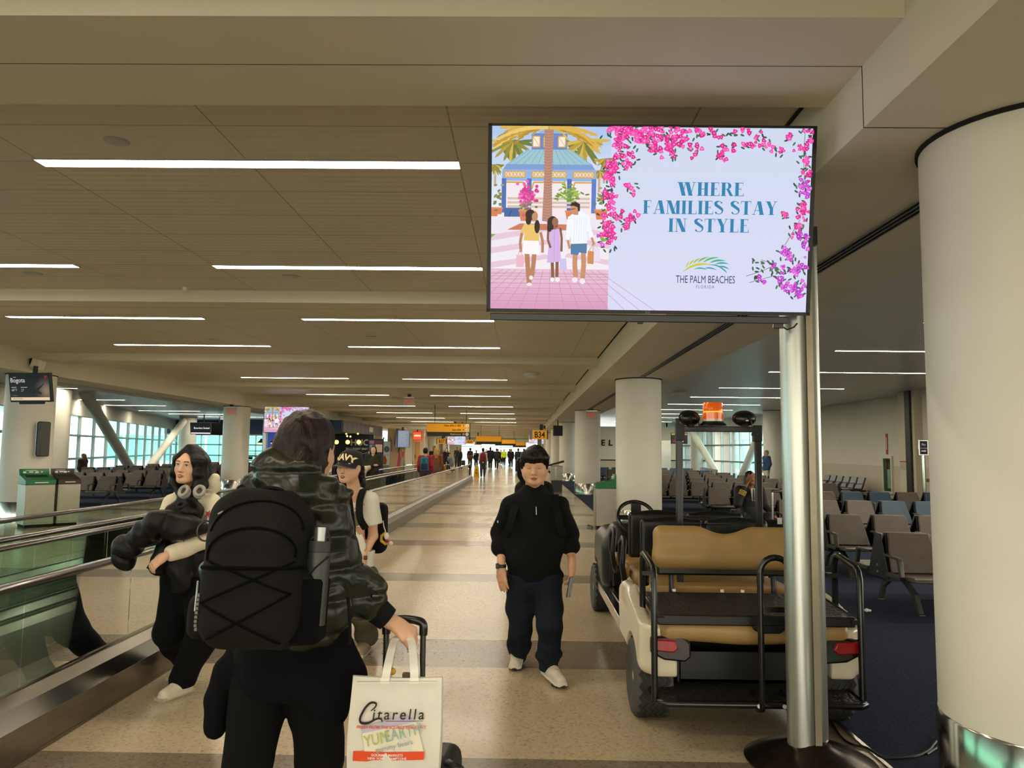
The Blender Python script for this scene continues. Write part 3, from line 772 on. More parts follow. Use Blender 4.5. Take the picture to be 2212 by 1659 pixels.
    leg(272, 740, 262, 800, 268, 858, 17, sk); leg(388, 735, 402, 790, 402, 860, 17, sk)
    ell(344, 636, 27, 34, 'c48d68'); ell(322, 628, 30, 34, '2f1f1a'); ell(366, 700, 17, 42, '2f1f1a'); ell(312, 660, 18, 30, '2f1f1a'); ell(350, 640, 18, 26, 'c48d68')
    poly([(240, 876), (288, 876), (286, 950), (238, 950)], 'edb7c6'); line([(250, 876), (262, 840), (276, 876)], 3, 'd99aac')
    leg(464, 920, 466, 960, 468, 1015, 20, sd); leg(494, 915, 494, 960, 494, 1010, 20, sd); ell(466, 1026, 13, 14, 'f6eef2'); ell(498, 1026, 15, 15, 'f6eef2')
    poly([(444, 716), (504, 712), (510, 780), (518, 914), (430, 922), (442, 790)], 'd2b2e6'); line([(474, 716), (474, 915)], 3, 'b99ad0')
    leg(436, 712, 434, 780, 452, 830, 14, sd); leg(510, 706, 520, 770, 520, 852, 14, sd)
    ell(462, 676, 34, 42, '33221c'); ell(444, 706, 16, 26, '33221c'); ell(478, 670, 20, 27, '9c6a4c'); rect(468, 690, 484, 716, '9c6a4c')
    poly([(512, 896), (550, 894), (556, 964), (508, 962)], 'c9c3ee')
    leg(606, 860, 604, 930, 612, 1010, 30, 'c98f6a'); leg(656, 855, 660, 930, 654, 1015, 30, 'c98f6a'); ell(606, 1026, 18, 17, 'f1e8ee'); ell(654, 1034, 17, 18, 'f1e8ee')
    poly([(576, 786), (678, 786), (676, 862), (630, 856), (624, 872), (578, 868)], '4f7ba6')
    poly([(556, 640), (596, 612), (642, 606), (690, 632), (700, 700), (720, 760), (692, 768), (678, 720), (678, 800), (578, 804), (576, 722), (570, 780), (546, 778), (548, 700)], 'f2f5fc')
    for k in range(6): line([(600+k*14, 640), (596+k*15, 796)], 1.6, 'c9d6ea')
    leg(558, 782, 564, 806, 572, 834, 15, 'c98f6a'); leg(706, 764, 716, 790, 722, 808, 15, 'c98f6a')
    rect(596, 590, 620, 625, 'b87f5c'); ell(598, 592, 27, 34, 'c98f6a'); poly([(570, 572), (576, 552), (604, 546), (630, 560), (630, 600), (620, 606), (614, 578), (590, 570)], '2a201c'); line([(572, 592), (600, 588)], 4, '3a2a24')
    poly([(684, 846), (722, 848), (720, 928), (682, 924)], 'd08a55'); poly([(722, 840), (758, 836), (764, 906), (724, 912)], 'e9dcf0'); line([(692, 846), (716, 800), (716, 846)], 3, 'a8673a'); line([(728, 840), (722, 806), (750, 838)], 3, 'c9b8d6')
    # bougainvillea
    leaves, blooms = [], []
    def spray(path, n, sp, tone, big=15):
        for i in range(n):
            t = rg.random()*(len(path)-1); k = min(int(t), len(path)-2); f = t-k
            blooms.append((path[k][0]*(1-f)+path[k+1][0]*f+rg.gauss(0, sp), path[k][1]*(1-f)+path[k+1][1]*f+rg.gauss(0, sp), big*rg.uniform(.75, 1.25), tone))
        for i in range(int(n*.7)):
            t = rg.random()*(len(path)-1); k = min(int(t), len(path)-2); f = t-k
            leaves.append((path[k][0]*(1-f)+path[k+1][0]*f+rg.gauss(0, sp*1.3), path[k][1]*(1-f)+path[k+1][1]*f+rg.gauss(0, sp*1.3)))
    PK, PU = ('ee2a9b', 'f455b4', 'd91a86'), ('c93bd0', 'dc5fd9', 'b42cc0')
    spray([(800, 110), (930, 130), (1060, 160), (1200, 170), (1330, 170)], 95, 30, PK, 18); spray([(830, 100), (1000, 100), (1250, 110), (1420, 120), (1640, 110)], 48, 14, PK, 16)
    spray([(1040, 200), (1110, 235)], 10, 15, PK); spray([(1190, 230), (1200, 275)], 9, 14, PK); spray([(1320, 200), (1325, 255)], 7, 13, PK); spray([(1500, 170), (1495, 270)], 14, 16, PK); spray([(1570, 190), (1550, 240)], 4, 8, PK)
    spray([(1620, 195), (1740, 195), (1880, 215)], 22, 12, PK, 14); spray([(1720, 130), (1740, 150)], 6, 14, PK, 14); spray([(1900, 130), (1905, 170)], 8, 12, PK, 14)
    spray([(1990, 100), (2050, 120), (2035, 190), (1960, 225)], 36, 17, PK, 14); spray([(2030, 270), (2010, 330), (2030, 380)], 18, 17, PK, 14); spray([(1990, 420), (2020, 460)], 24, 22, PU, 15)
    spray([(1960, 540), (2020, 560), (1990, 620), (1980, 690), (1955, 730)], 36, 18, PK, 14); spray([(1890, 600), (1900, 635)], 6, 10, PK, 13); spray([(2000, 740), (2030, 790)], 16, 18, PU, 15)
    spray([(1890, 820), (1930, 870)], 22, 20, PU, 15); spray([(1890, 920), (1960, 960), (2010, 930)], 20, 18, PU, 14); spray([(1860, 990), (1930, 1050), (2010, 1080), (2010, 1020)], 44, 20, PU, 14); spray([(1710, 1000), (1790, 1025)], 5, 8, PU, 14); spray([(1800, 940), (1850, 930)], 3, 6, PU, 12)
    spray([(850, 150), (870, 230), (900, 300), (960, 340)], 34, 22, PK, 16); spray([(820, 290), (800, 370), (830, 430)], 34, 20, PK, 18); spray([(930, 450), (950, 490)], 6, 12, PK, 16); spray([(790, 470), (820, 560), (800, 640), (800, 720), (830, 790)], 52, 20, PK, 17)
    spray([(840, 620), (930, 650), (980, 620)], 20, 14, PK, 16); spray([(905, 690), (940, 720)], 4, 9, PK, 14); spray([(740, 760), (780, 825)], 3, 9, PU, 14)
    for pa in ([(1670, 990), (1760, 960), (1850, 920)], [(1690, 1030), (1760, 1010), (1830, 990)], [(1760, 890), (1830, 910), (1890, 960)], [(2000, 100), (1995, 260), (2010, 420)], [(1990, 640), (1900, 800)]): line(pa, 3, '3d5a48')
    for k in range(26): leaves.append((rg.uniform(1700, 1880), rg.uniform(880, 1000)))
    for k in range(10): leaves.append((rg.uniform(735, 860), rg.uniform(700, 850)))
    for x, y in leaves: a = rg.uniform(0, PI); ell(x, y, 15, 6, rg.choice(('2f5a44', '3f6e4e', '27483a')), 6, a)
    for x, y, s, tone in blooms:
        if not 82 < y < 1205 or x > 2044: continue
        a = rg.uniform(0, 6)
        q = [(x+s*(1.05 if i % 2 else .72)*math.cos(a+i*PI/3), y+s*(1.05 if i % 2 else .72)*math.sin(a+i*PI/3)) for i in range(6)]
        poly(q, rg.choice(tone)); poly([(x+s*.3*math.cos(a+i*2.1), y+s*.3*math.sin(a+i*2.1)) for i in range(3)], rg.choice(('ffb6e0', 'ff8fd0', 'fbd9ee')))
    for body, y, w in (('WHERE', 505, 407), ('FAMILIES STAY', 617, 822), ('IN STYLE', 726, 493)): q = Q(1428 if body[0] != 'I' else 1422, y); didone(p, body, q[0], q[1], 82*K, INK, w*K)
    # logo: palm frond of coloured strokes over a wave
    def crescent(pts, w, c):
        n = len(pts); L = []; Rr = []
        for i in range(n):
            a, b = pts[max(i-1, 0)], pts[min(i+1, n-1)]; d = Vector((b[0]-a[0], b[1]-a[1])).normalized(); t = w*math.sin(PI*(i+.3)/(n-.4))*.5
            L.append((pts[i][0]-d.y*t, pts[i][1]+d.x*t)); Rr.append((pts[i][0]+d.y*t, pts[i][1]-d.x*t))
        poly(L+Rr[::-1], c)
    def bez(a, b, c, n=9): return [((1-t)**2*a[0]+2*t*(1-t)*b[0]+t*t*c[0], (1-t)**2*a[1]+2*t*(1-t)*b[1]+t*t*c[1]) for t in [i/n for i in range(n+1)]]
    for a, b, c, w, col in (((1270, 975), (1340, 905), (1450, 925), 14, 'c9c92f'), ((1290, 945), (1300, 920), (1310, 905), 8, 'c9c92f'), ((1310, 932), (1322, 908), (1342, 895), 9, 'b7c437'), ((1335, 920), (1350, 895), (1378, 885), 10, '9bc043'),
                            ((1362, 912), (1385, 885), (1430, 878), 11, '79b94f'), ((1396, 912), (1430, 880), (1492, 880), 12, '55b269'), ((1436, 914), (1475, 890), (1535, 900), 12, '3fae8e'), ((1470, 922), (1510, 905), (1555, 920), 11, '35a8a5'),
                            ((1490, 934), (1525, 930), (1558, 952), 10, '2f9fb0'), ((1500, 942), (1528, 952), (1545, 975), 9, '2f9fb0'), ((1430, 925), (1500, 920), (1540, 970), 9, '35a8a5'), ((1340, 955), (1380, 935), (1420, 958), 9, '35a8a5'), ((1400, 950), (1440, 935), (1482, 958), 9, '2f9fb0')):
        crescent(bez(a, b, c), w, col)
    q = Q(1413, 1018); p.text('THE PALM BEACHES', q[0], q[1], 66*K, '1f2b52', xs=.62)
    q = Q(1412, 1062); p.text('FLORIDA', q[0], q[1], 28*K, '3a6f96', xs=.8, spacing=1.35)
    return p
AD = ad_picture()
M_screen = vcol_mat('screen_picture', .82)

def ad_screen(label, loc, rz, tilt, first=[None], name='advertising_screen', scale=1.0):
    """large flat screen on a twin-tube post. loc: foot of the post; the screen hangs to the left of it."""
    t = thing(name, label, 'display screen', loc, rz)
    return t
# nearest one --------------------------------------------------------------
ts = thing('advertising_screen', 'largest advertising screen, on twin aluminium posts beside the golf cart', 'display screen', (1.53, 4.15, 0))
M_post = mat('satin_aluminium', 'b9bcb6', rough=.3, metal=.85, var=.06, scale=3, stretch=(30, 30, 1))
M_strip = mat('post_strip', '8f8570', rough=.35, metal=.7, var=.08)
part('post', M_post, ts, lambda m: m.lathe([(.073, .04), (.073, 2.38)], (-.047, 0, 0), 32), smooth=40)
part('post', M_post, ts, lambda m: m.lathe([(.073, .04), (.073, 3.3)], (.035, .05, 0), 32), smooth=40)
part('post_strip', M_strip, ts, lambda m: m.box(-.0, .034, -.066, -.02, .04, 3.2))
part('base', mat('bronze_base', '3a322b', rough=.22, metal=.8, var=.1), ts, lambda m: m.lathe([(.33, 0), (.335, .012), (.28, .04), (.19, .075), (.12, .1), (.1, .115)], (0, .02, 0), 40), smooth=50)
part('mount_arm', M_black, ts, lambda m: [m.box(-.9, .06, -.1, -.06, 2.75, 2.85), m.box(-.9, -.82, -.2, -.06, 2.6, 3.1)])
scr = bpy.data.objects.new('screen', None); COL.objects.link(scr); scr.parent = ts; scr.location = (-.876, -.27, 2.83); scr.rotation_euler = (R(9), R(.25), R(.0))
scr.scale = (1.0, 1, 1)
part('bezel', M_black, scr, lambda m: [m.box(-.85, .85, .004, .05, -.49, .485), m.box(-.85, -.832, -.004, .01, -.49, .485), m.box(.832, .85, -.004, .01, -.49, .485), m.box(-.85, .85, -.004, .01, .473, .485), m.box(-.85, .85, -.004, .01, -.49, -.474)])
pic0 = AD.build('picture', M_screen, scr, (0, .002, 0))
part('sound_bar', M_blackm, scr, lambda m: [m.box(-.83, .74, .0, .06, -.535, -.497), m.box(-.05, -.02, .01, .03, -.545, -.53), m.box(.67, .72, .01, .04, -.56, -.53)], bevel=.004)
text('LG', .02, mat('logo_grey', '8a8a8a', rough=.5), scr, (0, -.006, -.482), name='maker_mark')
part('cable', M_black, scr, lambda m: m.tube([(.72, .03, -.55), (.75, .04, -.565), (.79, .05, -.55), (.83, .12, -.53)], .004))
# copies farther off -----------------------------------------------------------
def far_screen(label, x, y, z, w, rz=0, post=None):
    t = thing('advertising_screen', label, 'display screen', (x, y, z), rz); s = w/1.66
    part('bezel', M_black, t, lambda m: m.box(-.85*s, .85*s, .004, .14, -.49*s, .485*s))
    q = pic0.copy(); COL.objects.link(q); q.parent = t; q.location = (0, .0, 0); q.rotation_euler = (PI/2, 0, 0); q.scale = (s, s, s)
    if post is not None: part('post', M_post, t, lambda m: m.lathe([(.09, -z), (.09, .5*s)], (post, .3, 0), 16), smooth=40); part('base', M_dark, t, lambda m: m.lathe([(.3, -z), (.28, -z+.05), (.1, -z+.1)], (post, .3, 0), 16))
    else: part('hanger', M_black, t, lambda m: m.box(-.03, .03, .02, .1, .48*s, 3.5-z))
    return t
far_screen('advertising screen on a post behind the brown-haired woman, in front of the dark pub', -8.77, 28, 2.66, 1.66, 0, -.87)
far_screen('small distant advertising screen between the B37 gate sign and the far columns', -5.4, 62, 2.45, 1.5, 0, -.6)
far_screen('small distant advertising screen left of the B34 gate sign', .9, 50, 2.35, .98, 0, .4)

# ------------------------------------------------------------------ gate screens on the left
def gate_screen(label, x, y, z, w, h, rz, draw, drop):
    t = thing('gate_screen', label, 'display screen', (x, y, z), rz)
    s = bpy.data.objects.new('screen', None); COL.objects.link(s); s.parent = t; s.rotation_euler = (R(10), 0, 0)
    part('bezel', M_black, s, lambda m: m.box(-w/2-.02, w/2+.02, .004, .07, -h/2-.02, h/2+.02)); part('speaker_bar', M_black, s, lambda m: m.box(-w*.3, w*.3, .0, .06, -h/2-.06, -h/2-.02))
    p = Pic(); p.clip = (w/2, h/2); draw(p, w, h); p.build('picture', M_screen, s, (0, .002, 0)); part('hanger', M_black, t, lambda m: m.box(-.03, .03, .08, .14, .1, drop-z))
    return t
def bogota(p, w, h):
    p.grad(-w/2, -h/2, w/2, h/2, '1c2226', '0b0f12', 6)
    for k in range(8): p.ell(w*.42, -h*.12, w*(.30-.035*k), h*(.52-.06*k), ('2a2726', '35302d', '423a35', '4f453d', '5e5146', '6d5e50', '7a6858', '83705e')[k], 20)
    p.rect(w/2, -h/2, w/2+.08, h/2, '101010') if False else None
    p.poly([(w*.0, -h*.06), (w*.14, -h*.02), (w*.3, -h*.2), (w*.29, -h*.26), (w*.1, -h*.2)], '14191a'); p.poly([(w*.16, -h*.06), (w*.36, h*.14), (w*.37, h*.18), (w*.36, h*.11), (w*.22, -h*.1)], '14191a'); p.ell(w*.02, -h*.22, .02, .012, '0c0f10')
    p.text('Bogota', -w*.3, h*.27, .12, 'c9c6c0', bold=.001); p.rect(-w*.41, h*.38, -w*.33, h*.4, '9a9a96'); p.rect(-w*.47, .0, -w*.34, h*.025, 'a5a5a2'); p.rect(-w*.23, .0, -w*.06, h*.025, 'a5a5a2')
    p.text('68°F', -w*.4, -h*.09, .07, 'a9a9a6'); p.text('27', -w*.19, -h*.1, .07, 'a9a9a6'); p.rect(-w*.46, -h*.3, -w*.34, -h*.28, '6a6a68')
    p.poly([(w*.38, h*.44), (w*.47, h*.44), (w*.42, h*.3)], '8e1420'); p.rect(-w*.5, -h*.47, w*.49, -h*.36, 'e2c8a6'); p.rect(-w*.46, -h*.43, -w*.2, -h*.4, 'a58a6a')
def boarding(p, w, h):
    p.rect(-w/2, -h/2, w/2, h/2, '04050d'); p.text('Boarding Ended', -w*.05, h*.04, .15, 'e6e4ea', bold=.003); p.rect(-w*.49, -h*.47, w*.47, -h*.36, 'eadfe8'); p.rect(w*.28, h*.36, w*.42, h*.44, '7a1020')
gate_screen('dark gate screen reading Bogota on a ceiling hanger, in front of a white column', -9.5, 14.4, 2.72, .9, .52, R(-12), bogota, 3.15)
gate_screen('dark gate screen reading Boarding Ended, hung before the tall windows', -19.3, 45.5, 2.72, 1.5, .68, R(0), boarding, 3.6)
tb = thing('gate_screen', 'narrow black screen seen edge-on beside the Boarding Ended screen', 'display screen', (-18.35, 45.7, 2.7), R(70)); part('bezel', M_black, tb, lambda m: m.box(-.7, .7, 0, .08, -.36, .36)); part('hanger', M_black, tb, lambda m: m.box(-.03, .03, .02, .08, .36, .9))
def rail_panel(label, x, y, z, h, w=.1, d=.34):
    t = thing('wall_panel', label, 'wall fitting', (x, y, z)); part('panel', mat('panel_dark_grey', '4a4a46', rough=.4, var=.08), t, lambda m: m.box(-w/2, w/2, -d/2, d/2, -h/2, h/2), bevel=.03); part('edge', M_alu, t, lambda m: m.box(-w/2-.01, -w/2, -d/2, d/2, -h/2+.03, h/2-.03)); return t
rail_panel('tall grey panel fixed to the side of the left white column by the bins', -10.28, 16.15, 1.75, .75)

# ------------------------------------------------------------------ exit and gate signs
M_exitred = mat('exit_red', 'c23a36', rough=.5, emit=.5, ecol='c23a36')
M_exit = mat('exit_panel', 'cfc5b2', rough=.4, var=.03); M_signy = mat('sign_yellow', 'd8920f', rough=.4, var=.03, emit=.22, ecol='e09a12')
M_signb = mat('sign_black', '12110d', rough=.4, var=.05); M_signw = mat('sign_white', 'e9e6dc', rough=.4, var=.02)
M_signt = mat('sign_letter_dark', '2a160a', rough=.5, var=.02)
def exit_sign(label, x, y, z, top, s=1.0):
    t = thing('exit_sign', label, 'exit sign', (x, y, z), 0, 'exit signs'); part('panel', M_exit, t, lambda m: m.box(-.19*s, .19*s, 0, .02, -.13*s, .13*s)); part('canopy', M_steel, t, lambda m: m.box(-.19*s, .19*s, -.03, .05, .13*s, .17*s))
    text('EXIT', .2*s, M_exitred, t, (0, -.004, 0), bold=.001*s, xs=.72); part('hanger', M_black, t, lambda m: m.box(-.06, .06, -.02, .04, .17*s, top-z))
exit_sign('red EXIT sign hung from the left soffit in front of a white column', -10.46, 27, 2.9, 3.15); exit_sign('red EXIT sign hung in mid-corridor from the strip-lit ceiling', -4.12, 27.3, 3.33, 3.6); exit_sign('red EXIT sign under the right soffit above a white column', 2.5, 27.6, 2.92, 3.15, 1.05)

def gate_sign(label, num, x, y, z, w, h, post=None, top=None):
    t = thing('gate_sign', label, 'gate sign', (x, y, z)); part('panel', M_signy, t, lambda m: m.box(-w/2, w/2, 0, .12, -h/2, h/2)); part('side_cap', M_signb, t, lambda m: [m.box(w/2, w/2+.04, -.01, .13, -h/2, h/2)]); part('side_panel', mat('sign_side_grey', '4b4a42', rough=.4), t, lambda m: m.prism([(-w/2, 0), (-w/2-.1, .25), (-w/2-.1, .3), (-w/2, .12)], 2, -h/2, h/2))
    text(num, h*.92, M_signt, t, (0, -.004, -.01), bold=.006*h/.3, xs=.82)
    if post: part('camera_box', M_black, t, lambda m: [m.box(.0, .12, .02, .12, h/2, h/2+.2), m.box(.13, .2, .0, .1, h/2+.05, h/2+.16)])
    if post: part('post', mat('sign_post', '6b604c', rough=.4, metal=.4), t, lambda m: m.box(-.07, .07, .02, .1, -z, -h/2))
    if top: part('hanger', M_black, t, lambda m: m.box(-.05, .05, .02, .1, h/2, top-z))
gate_sign('yellow gate sign reading B37 below the long direction sign', 'B37', -4.45, 41.6, 2.07, .46, .28, True)
gate_sign('yellow gate sign reading B34 above the young man', 'B34', .58, 26, 2.16, .5, .31, True)
gate_sign('distant gate sign reading B39', 'B39', -4.6, 66, 2.3, .62, .34, None, 3.45)
gate_sign('small distant yellow gate sign right of the B39 sign', 'B41', -4.7, 80, 2.3, .62, .34, None, 3.45)

def arrow(m, x, z, r, ang, M=None):
    c, s = math.cos(ang), math.sin(ang)
    def q(a, b): return (x+(a*c-b*s)*r, -.006, z+(a*s+b*c)*r)
    m.quad(q(-.1, -.6), q(.1, -.6), q(.1, .2), q(-.1, .2)); m._f([m.vert(q(0, .62)), m.vert(q(-.55, .05)), m.vert(q(-.25, .02)), m.vert(q(0, .28))]); m._f([m.vert(q(0, .62)), m.vert(q(0, .28)), m.vert(q(.25, .02)), m.vert(q(.55, .05))])
def direction_sign(label, x, y, z, w, h, full=True, top=3.6):
    t = thing('direction_sign', label, 'direction sign', (x, y, z)); b = h/3
    part('yellow_panel', M_signy, t, lambda m: m.box(-w/2, w/2, 0, .1, -h/2+b, h/2)); part('black_panel', M_signb, t, lambda m: m.box(-w/2, w/2, 0, .1, -h/2, -h/2+b)); part('edge_cap', mat('sign_edge', '5a5444', rough=.4), t, lambda m: [m.box(w/2, w/2+.04, -.01, .12, -h/2, h/2), m.box(-w/2-.02, w/2+.04, -.01, .11, h/2, h/2+.015)])
    for sx in (-.32, .42): part('hanger', M_black, t, lambda m: m.box(sx*w-.012, sx*w+.012, .04, .065, h/2, top-z))
    if full:
        part('arrow_disc', M_signw, t, lambda m: [m.cyl((w/2-.1, -.004, zz), (w/2-.1, .001, zz), .07, n=20) for zz in (h/2-b/2, 0, -h/2+b/2)])
        part('arrow', M_signb, t, lambda m: [arrow(m, w/2-.1, h/2-b/2, .055, 0), arrow(m, w/2-.1, 0, .055, -PI/2), arrow(m, w/2-.1, -h/2+b/2, .055, 0)])
        for body, zz, M in (('Gates B36 to B55', h/2-b/2, M_signt), ('Gate B34', 0, M_signt), ('Restrooms', -h/2+b/2, mat('sign_letter_yellow', 'd9b25a', rough=.4))): text(body, .1, M, t, (w/2-.36, -.004, zz), align='RIGHT', bold=.002)
        part('plane_mark', M_signt, t, lambda m: [m.cyl((w/2-.26, -.003, zz+.01), (w/2-.26, 0, zz+.01), .022, n=6) for zz in (h/2-b/2, 0)]); part('restroom_mark', mat('sign_letter_yellow', 'd9b25a'), t, lambda m: [m.box(w/2-.29+k*.05, w/2-.26+k*.05, -.003, 0, -h/2+b/2-.04, -h/2+b/2+.045) for k in (0, 1)])
        part('camera_dome', M_black, t, lambda m: [m.lathe([(.02, .0), (.06, .06)], (w*.16, .05, h/2+.015), 12), m.lathe([(.015, .0), (.035, .04)], (w*.33, .05, h/2+.015), 12)])
direction_sign('long yellow and black direction sign, Gates B36 to B55, hung on two rods', -3.15, 32, 2.45, 1.8, .54)
direction_sign('second direction sign farther along, its yellow band brightly lit', -2.55, 57, 2.35, 1.9, .62, False, 3.5)
direction_sign('third and smaller direction sign partly behind the second', -1.7, 74, 2.35, 2.0, .6, False, 3.5)
direction_sign('farthest direction sign, a plain orange strip before the bright glazing', -.4, 92, 2.3, 1.6, .6, False, 3.5)

# ------------------------------------------------------------------ recycling bins
M_bing = mat('bin_green', '0c6b3c', rough=.35, var=.06, scale=4); M_binb = mat('bin_brown_black', '2b2522', rough=.4, var=.08); M_binsteel = mat('bin_steel', 'a9a697', rough=.45, metal=.75, var=.05, scale=6)
def bin_unit(label, x, y, rz, w, d, M, icons, name='recycling_bin'):
    t = thing(name, label, 'bin', (x, y, 0), rz)
    part('body', M_binsteel, t, lambda m: m.box(-w/2, w/2, -d/2, d/2, .06, .84), bevel=.008)
    dr = part('door', M_binsteel, t, lambda m: m.box(-w/2+.02, w/2-.02, -d/2-.012, -d/2, .1, .82), bevel=.004); part('lock', M_steelv, dr, lambda m: m.cyl((-w/2+.06, -d/2-.02, .76), (-w/2+.06, -d/2-.01, .76), .014, n=12))
    part('hood', M, t, lambda m: [m.prism([(-d/2-.01, .84), (d/2, .84), (d/2, 1.14), (d/2-.05, 1.14), (d/2-.09, 1.03), (-d/2-.01, .93)], 0, -w/2-.005, w/2+.005)], bevel=.006)
    ang = math.atan2(.1, d-.08)
    part('opening', mat('bin_mouth', '07110b', rough=.8), t, lambda m: m.prism([(-d/2+.1, .9), (d/2-.16, 1.0), (d/2-.16, 1.0185), (-d/2+.1, .9505)], 0, -w/2+.07, w/2-.07))
    part('lettering', M_signw, t, lambda m: [m.box(-w/2+.06+k*(w-.1)/4, -w/2+.06+k*(w-.1)/4+[.05, .07, .06, .03][k], d/2-.083, d/2-.06, 1.055+.01*k % .02, 1.09) for k in range(4)]+[m.box(-w*.3, w*.1, d/2-.066, d/2-.05, 1.105, 1.112), m.box(-w*.2, w*.25, -d/2-.013, -d/2-.009, .875, .89)])  # white blocks stand for the bin icons and label lines
    part('foot', M_dark, t, lambda m: m.box(-w/2+.03, w/2-.03, -d/2+.03, d/2-.03, 0, .06)); return t
bin_unit('green-topped steel recycling bin by the left white column', -9.72, 15.15, R(47), .52, .56, M_bing, 0)
bin_unit('brown-topped steel waste bin beside the left green-topped bin', -9.39, 15.56, R(47), .41, .56, M_binb, 0, 'waste_bin')
br = bin_unit('green-topped steel recycling bin beside the right white column behind the golf cart', 1.78, 16.3, R(-90), .5, .46, M_bing, 0)
part('cart_latch', M_blackm, br, lambda m: m.tube([(-.2, -.36, .03), (.0, -.3, .03), (.2, -.3, .03)], .02))

# ------------------------------------------------------------------ pub, posters, mural, shop sign on the left
pub = thing('pub_front', 'dark blue pub front with a charcoal fascia and a wall reading HUCK', 'storefront', (-9.7, 40.5, 0)); M_pubk = mat('pub_dark', '1f2226', rough=.6, var=.2, scale=1); M_fasc = mat('fascia_blue', '2a4163', rough=.5, var=.08); M_fasc2 = mat('fascia_charcoal', '4d4a4c', rough=.5, var=.1, scale=2)
part('front_fascia', M_fasc, pub, lambda m: m.box(-5.2, 0, 0, .2, 2.5, 3.13)); part('side_fascia', M_fasc2, pub, lambda m: m.box(-.1, .03, .2, 11.6, 2.5, 3.13)); part('fascia_seam', M_dark, pub, lambda m: [m.box(.028, .033, k*1.16, k*1.16+.03, 2.5, 3.13) for k in range(1, 10)])
part('back_wall', M_pubk, pub, lambda m: m.box(-5.2, -.3, 8.6, 8.8, 0, 2.6)); part('ceiling_panel', M_pubk, pub, lambda m: m.box(-5.2, -.1, .2, 8.6, 2.5, 2.53)); part('bar_counter', mat('bar_wood', '6b4630', rough=.4, var=.2, scale=6), pub, lambda m: [m.box(-5.2, -1.4, 2.2, 2.7, 1.0, 1.06)]); part('counter_front', mat('counter_navy', '24304a', rough=.5, var=.1), pub, lambda m: m.box(-5.2, -1.5, 2.3, 2.6, 0, 1.0))
part('blue_panel', mat('panel_royal_blue', '2f56b8', rough=.4, var=.05, emit=.35, ecol='2f56b8'), pub, lambda m: m.box(-4.6, -3.6, 1.0, 1.1, .9, 2.5)); part('brick_wall', mat('pub_brick', '4a2f22', rough=.8, var=.5, scale=14), pub, lambda m: m.box(-3.5, -1.6, 5.0, 5.2, 0, 2.5))
sgn = part('wall_sign', mat('sign_slate', '2c3438', rough=.6, var=.1), pub, lambda m: m.box(-.4, .95, 10.9, 11.0, .6, 2.5)); sgn.location = (-.55, -4.2, 0)
text('HUCK', .52, M_signw, sgn, (.28, 10.89, 1.98), bold=.015, xs=1.05); text('BLUE POINT BREWING', .17, M_signw, sgn, (.12, 10.89, 1.6), bold=.004, xs=1.0)
part('mountain_line', M_signw, sgn, lambda m: m.tube([(-.35, 10.89, 1.25), (-.1, 10.89, 1.35), (0, 10.89, 1.31), (.15, 10.89, 1.42), (.3, 10.89, 1.3), (.6, 10.89, 1.38), (.9, 10.89, 1.28)], .012))
part('fascia_sign', M_signw, pub, lambda m: [m.box(.034, .04, 7.2+k*.3, 7.4+k*.3, 2.68, 2.98) for k in range(4)])
M_lamp = mat('pendant_glow', 'ffd98a', rough=.4, emit=2.4, ecol='ffca6e'); M_brass = mat('pendant_brass', 'b08a45', rough=.3, metal=.8)
def pendant(label, x, y, z, top, r, dome=True):
    t = thing('pendant_lamp', label, 'lamp', (x, y, z), 0, 'pendant lamps in the pub'); part('cord', M_black, t, lambda m: m.cyl((0, 0, r), (0, 0, top-z), .008, n=6))
    if dome: part('shade', M_brass, t, lambda m: m.lathe([(r*1.2, -.02), (r*1.0, .05), (r*.45, .12), (r*.3, .22)], n=20), smooth=50); part('bulb', M_lamp, t, lambda m: m.ball((0, 0, -.01), (r*.9, r*.9, r*.5), 12, 8), smooth=60)
    else: part('globe', M_lamp, t, lambda m: m.ball((0, 0, 0), r, 14, 10), smooth=60); part('cap', M_brass, t, lambda m: m.lathe([(r*.5, r*.7), (r*.3, r*1.1)], n=12))
for k, px in enumerate((564, 590, 606, 622)):
    q = aty(px, 956, 41.6); pendant('glowing brass pendant lamp under the ad screen on the post, %s from the left' % ORD[k], q.x, q.y, q.z, 2.5, .17)
for k, (px, py) in enumerate(((592, 944), (598, 953), (607, 951))):
    q = aty(px, py+8, 44); pendant('small pendant bulb deep in the pub, %s from the left' % ORD[k], q.x, q.y, q.z, 2.5, .07, False)
for k, px in enumerate((727, 751, 775)):
    q = aty(px, 955, 45); pendant('round glowing pendant lamp before the HUCK sign, %s from the left' % ORD[k], q.x, q.y, q.z, 2.5, .13, False)
for k, px in enumerate((748, 750, 757, 773)):
    q = aty(px, (937, 942, 943, 937)[k], 44); pendant('tiny bulb lamp near the ceiling above the HUCK sign, %s from the left' % ORD[k], q.x, q.y, q.z, 2.5, .055, False)
struct('wall_left_shops', M_wall, lambda m: [m.box(-12, -9.85, 53, 53.2, 0, 3.15), m.box(-9.85, -8.45, 55.2, 55.4, 0, 3.15), m.box(-8.75, -7.85, 60.7, 60.9, 0, 3.15)])
pb = thing('poster_board', 'blue-framed board of posters behind the woman in the olive coat', 'poster board', (-8.92, 46, 0)); p = Pic()
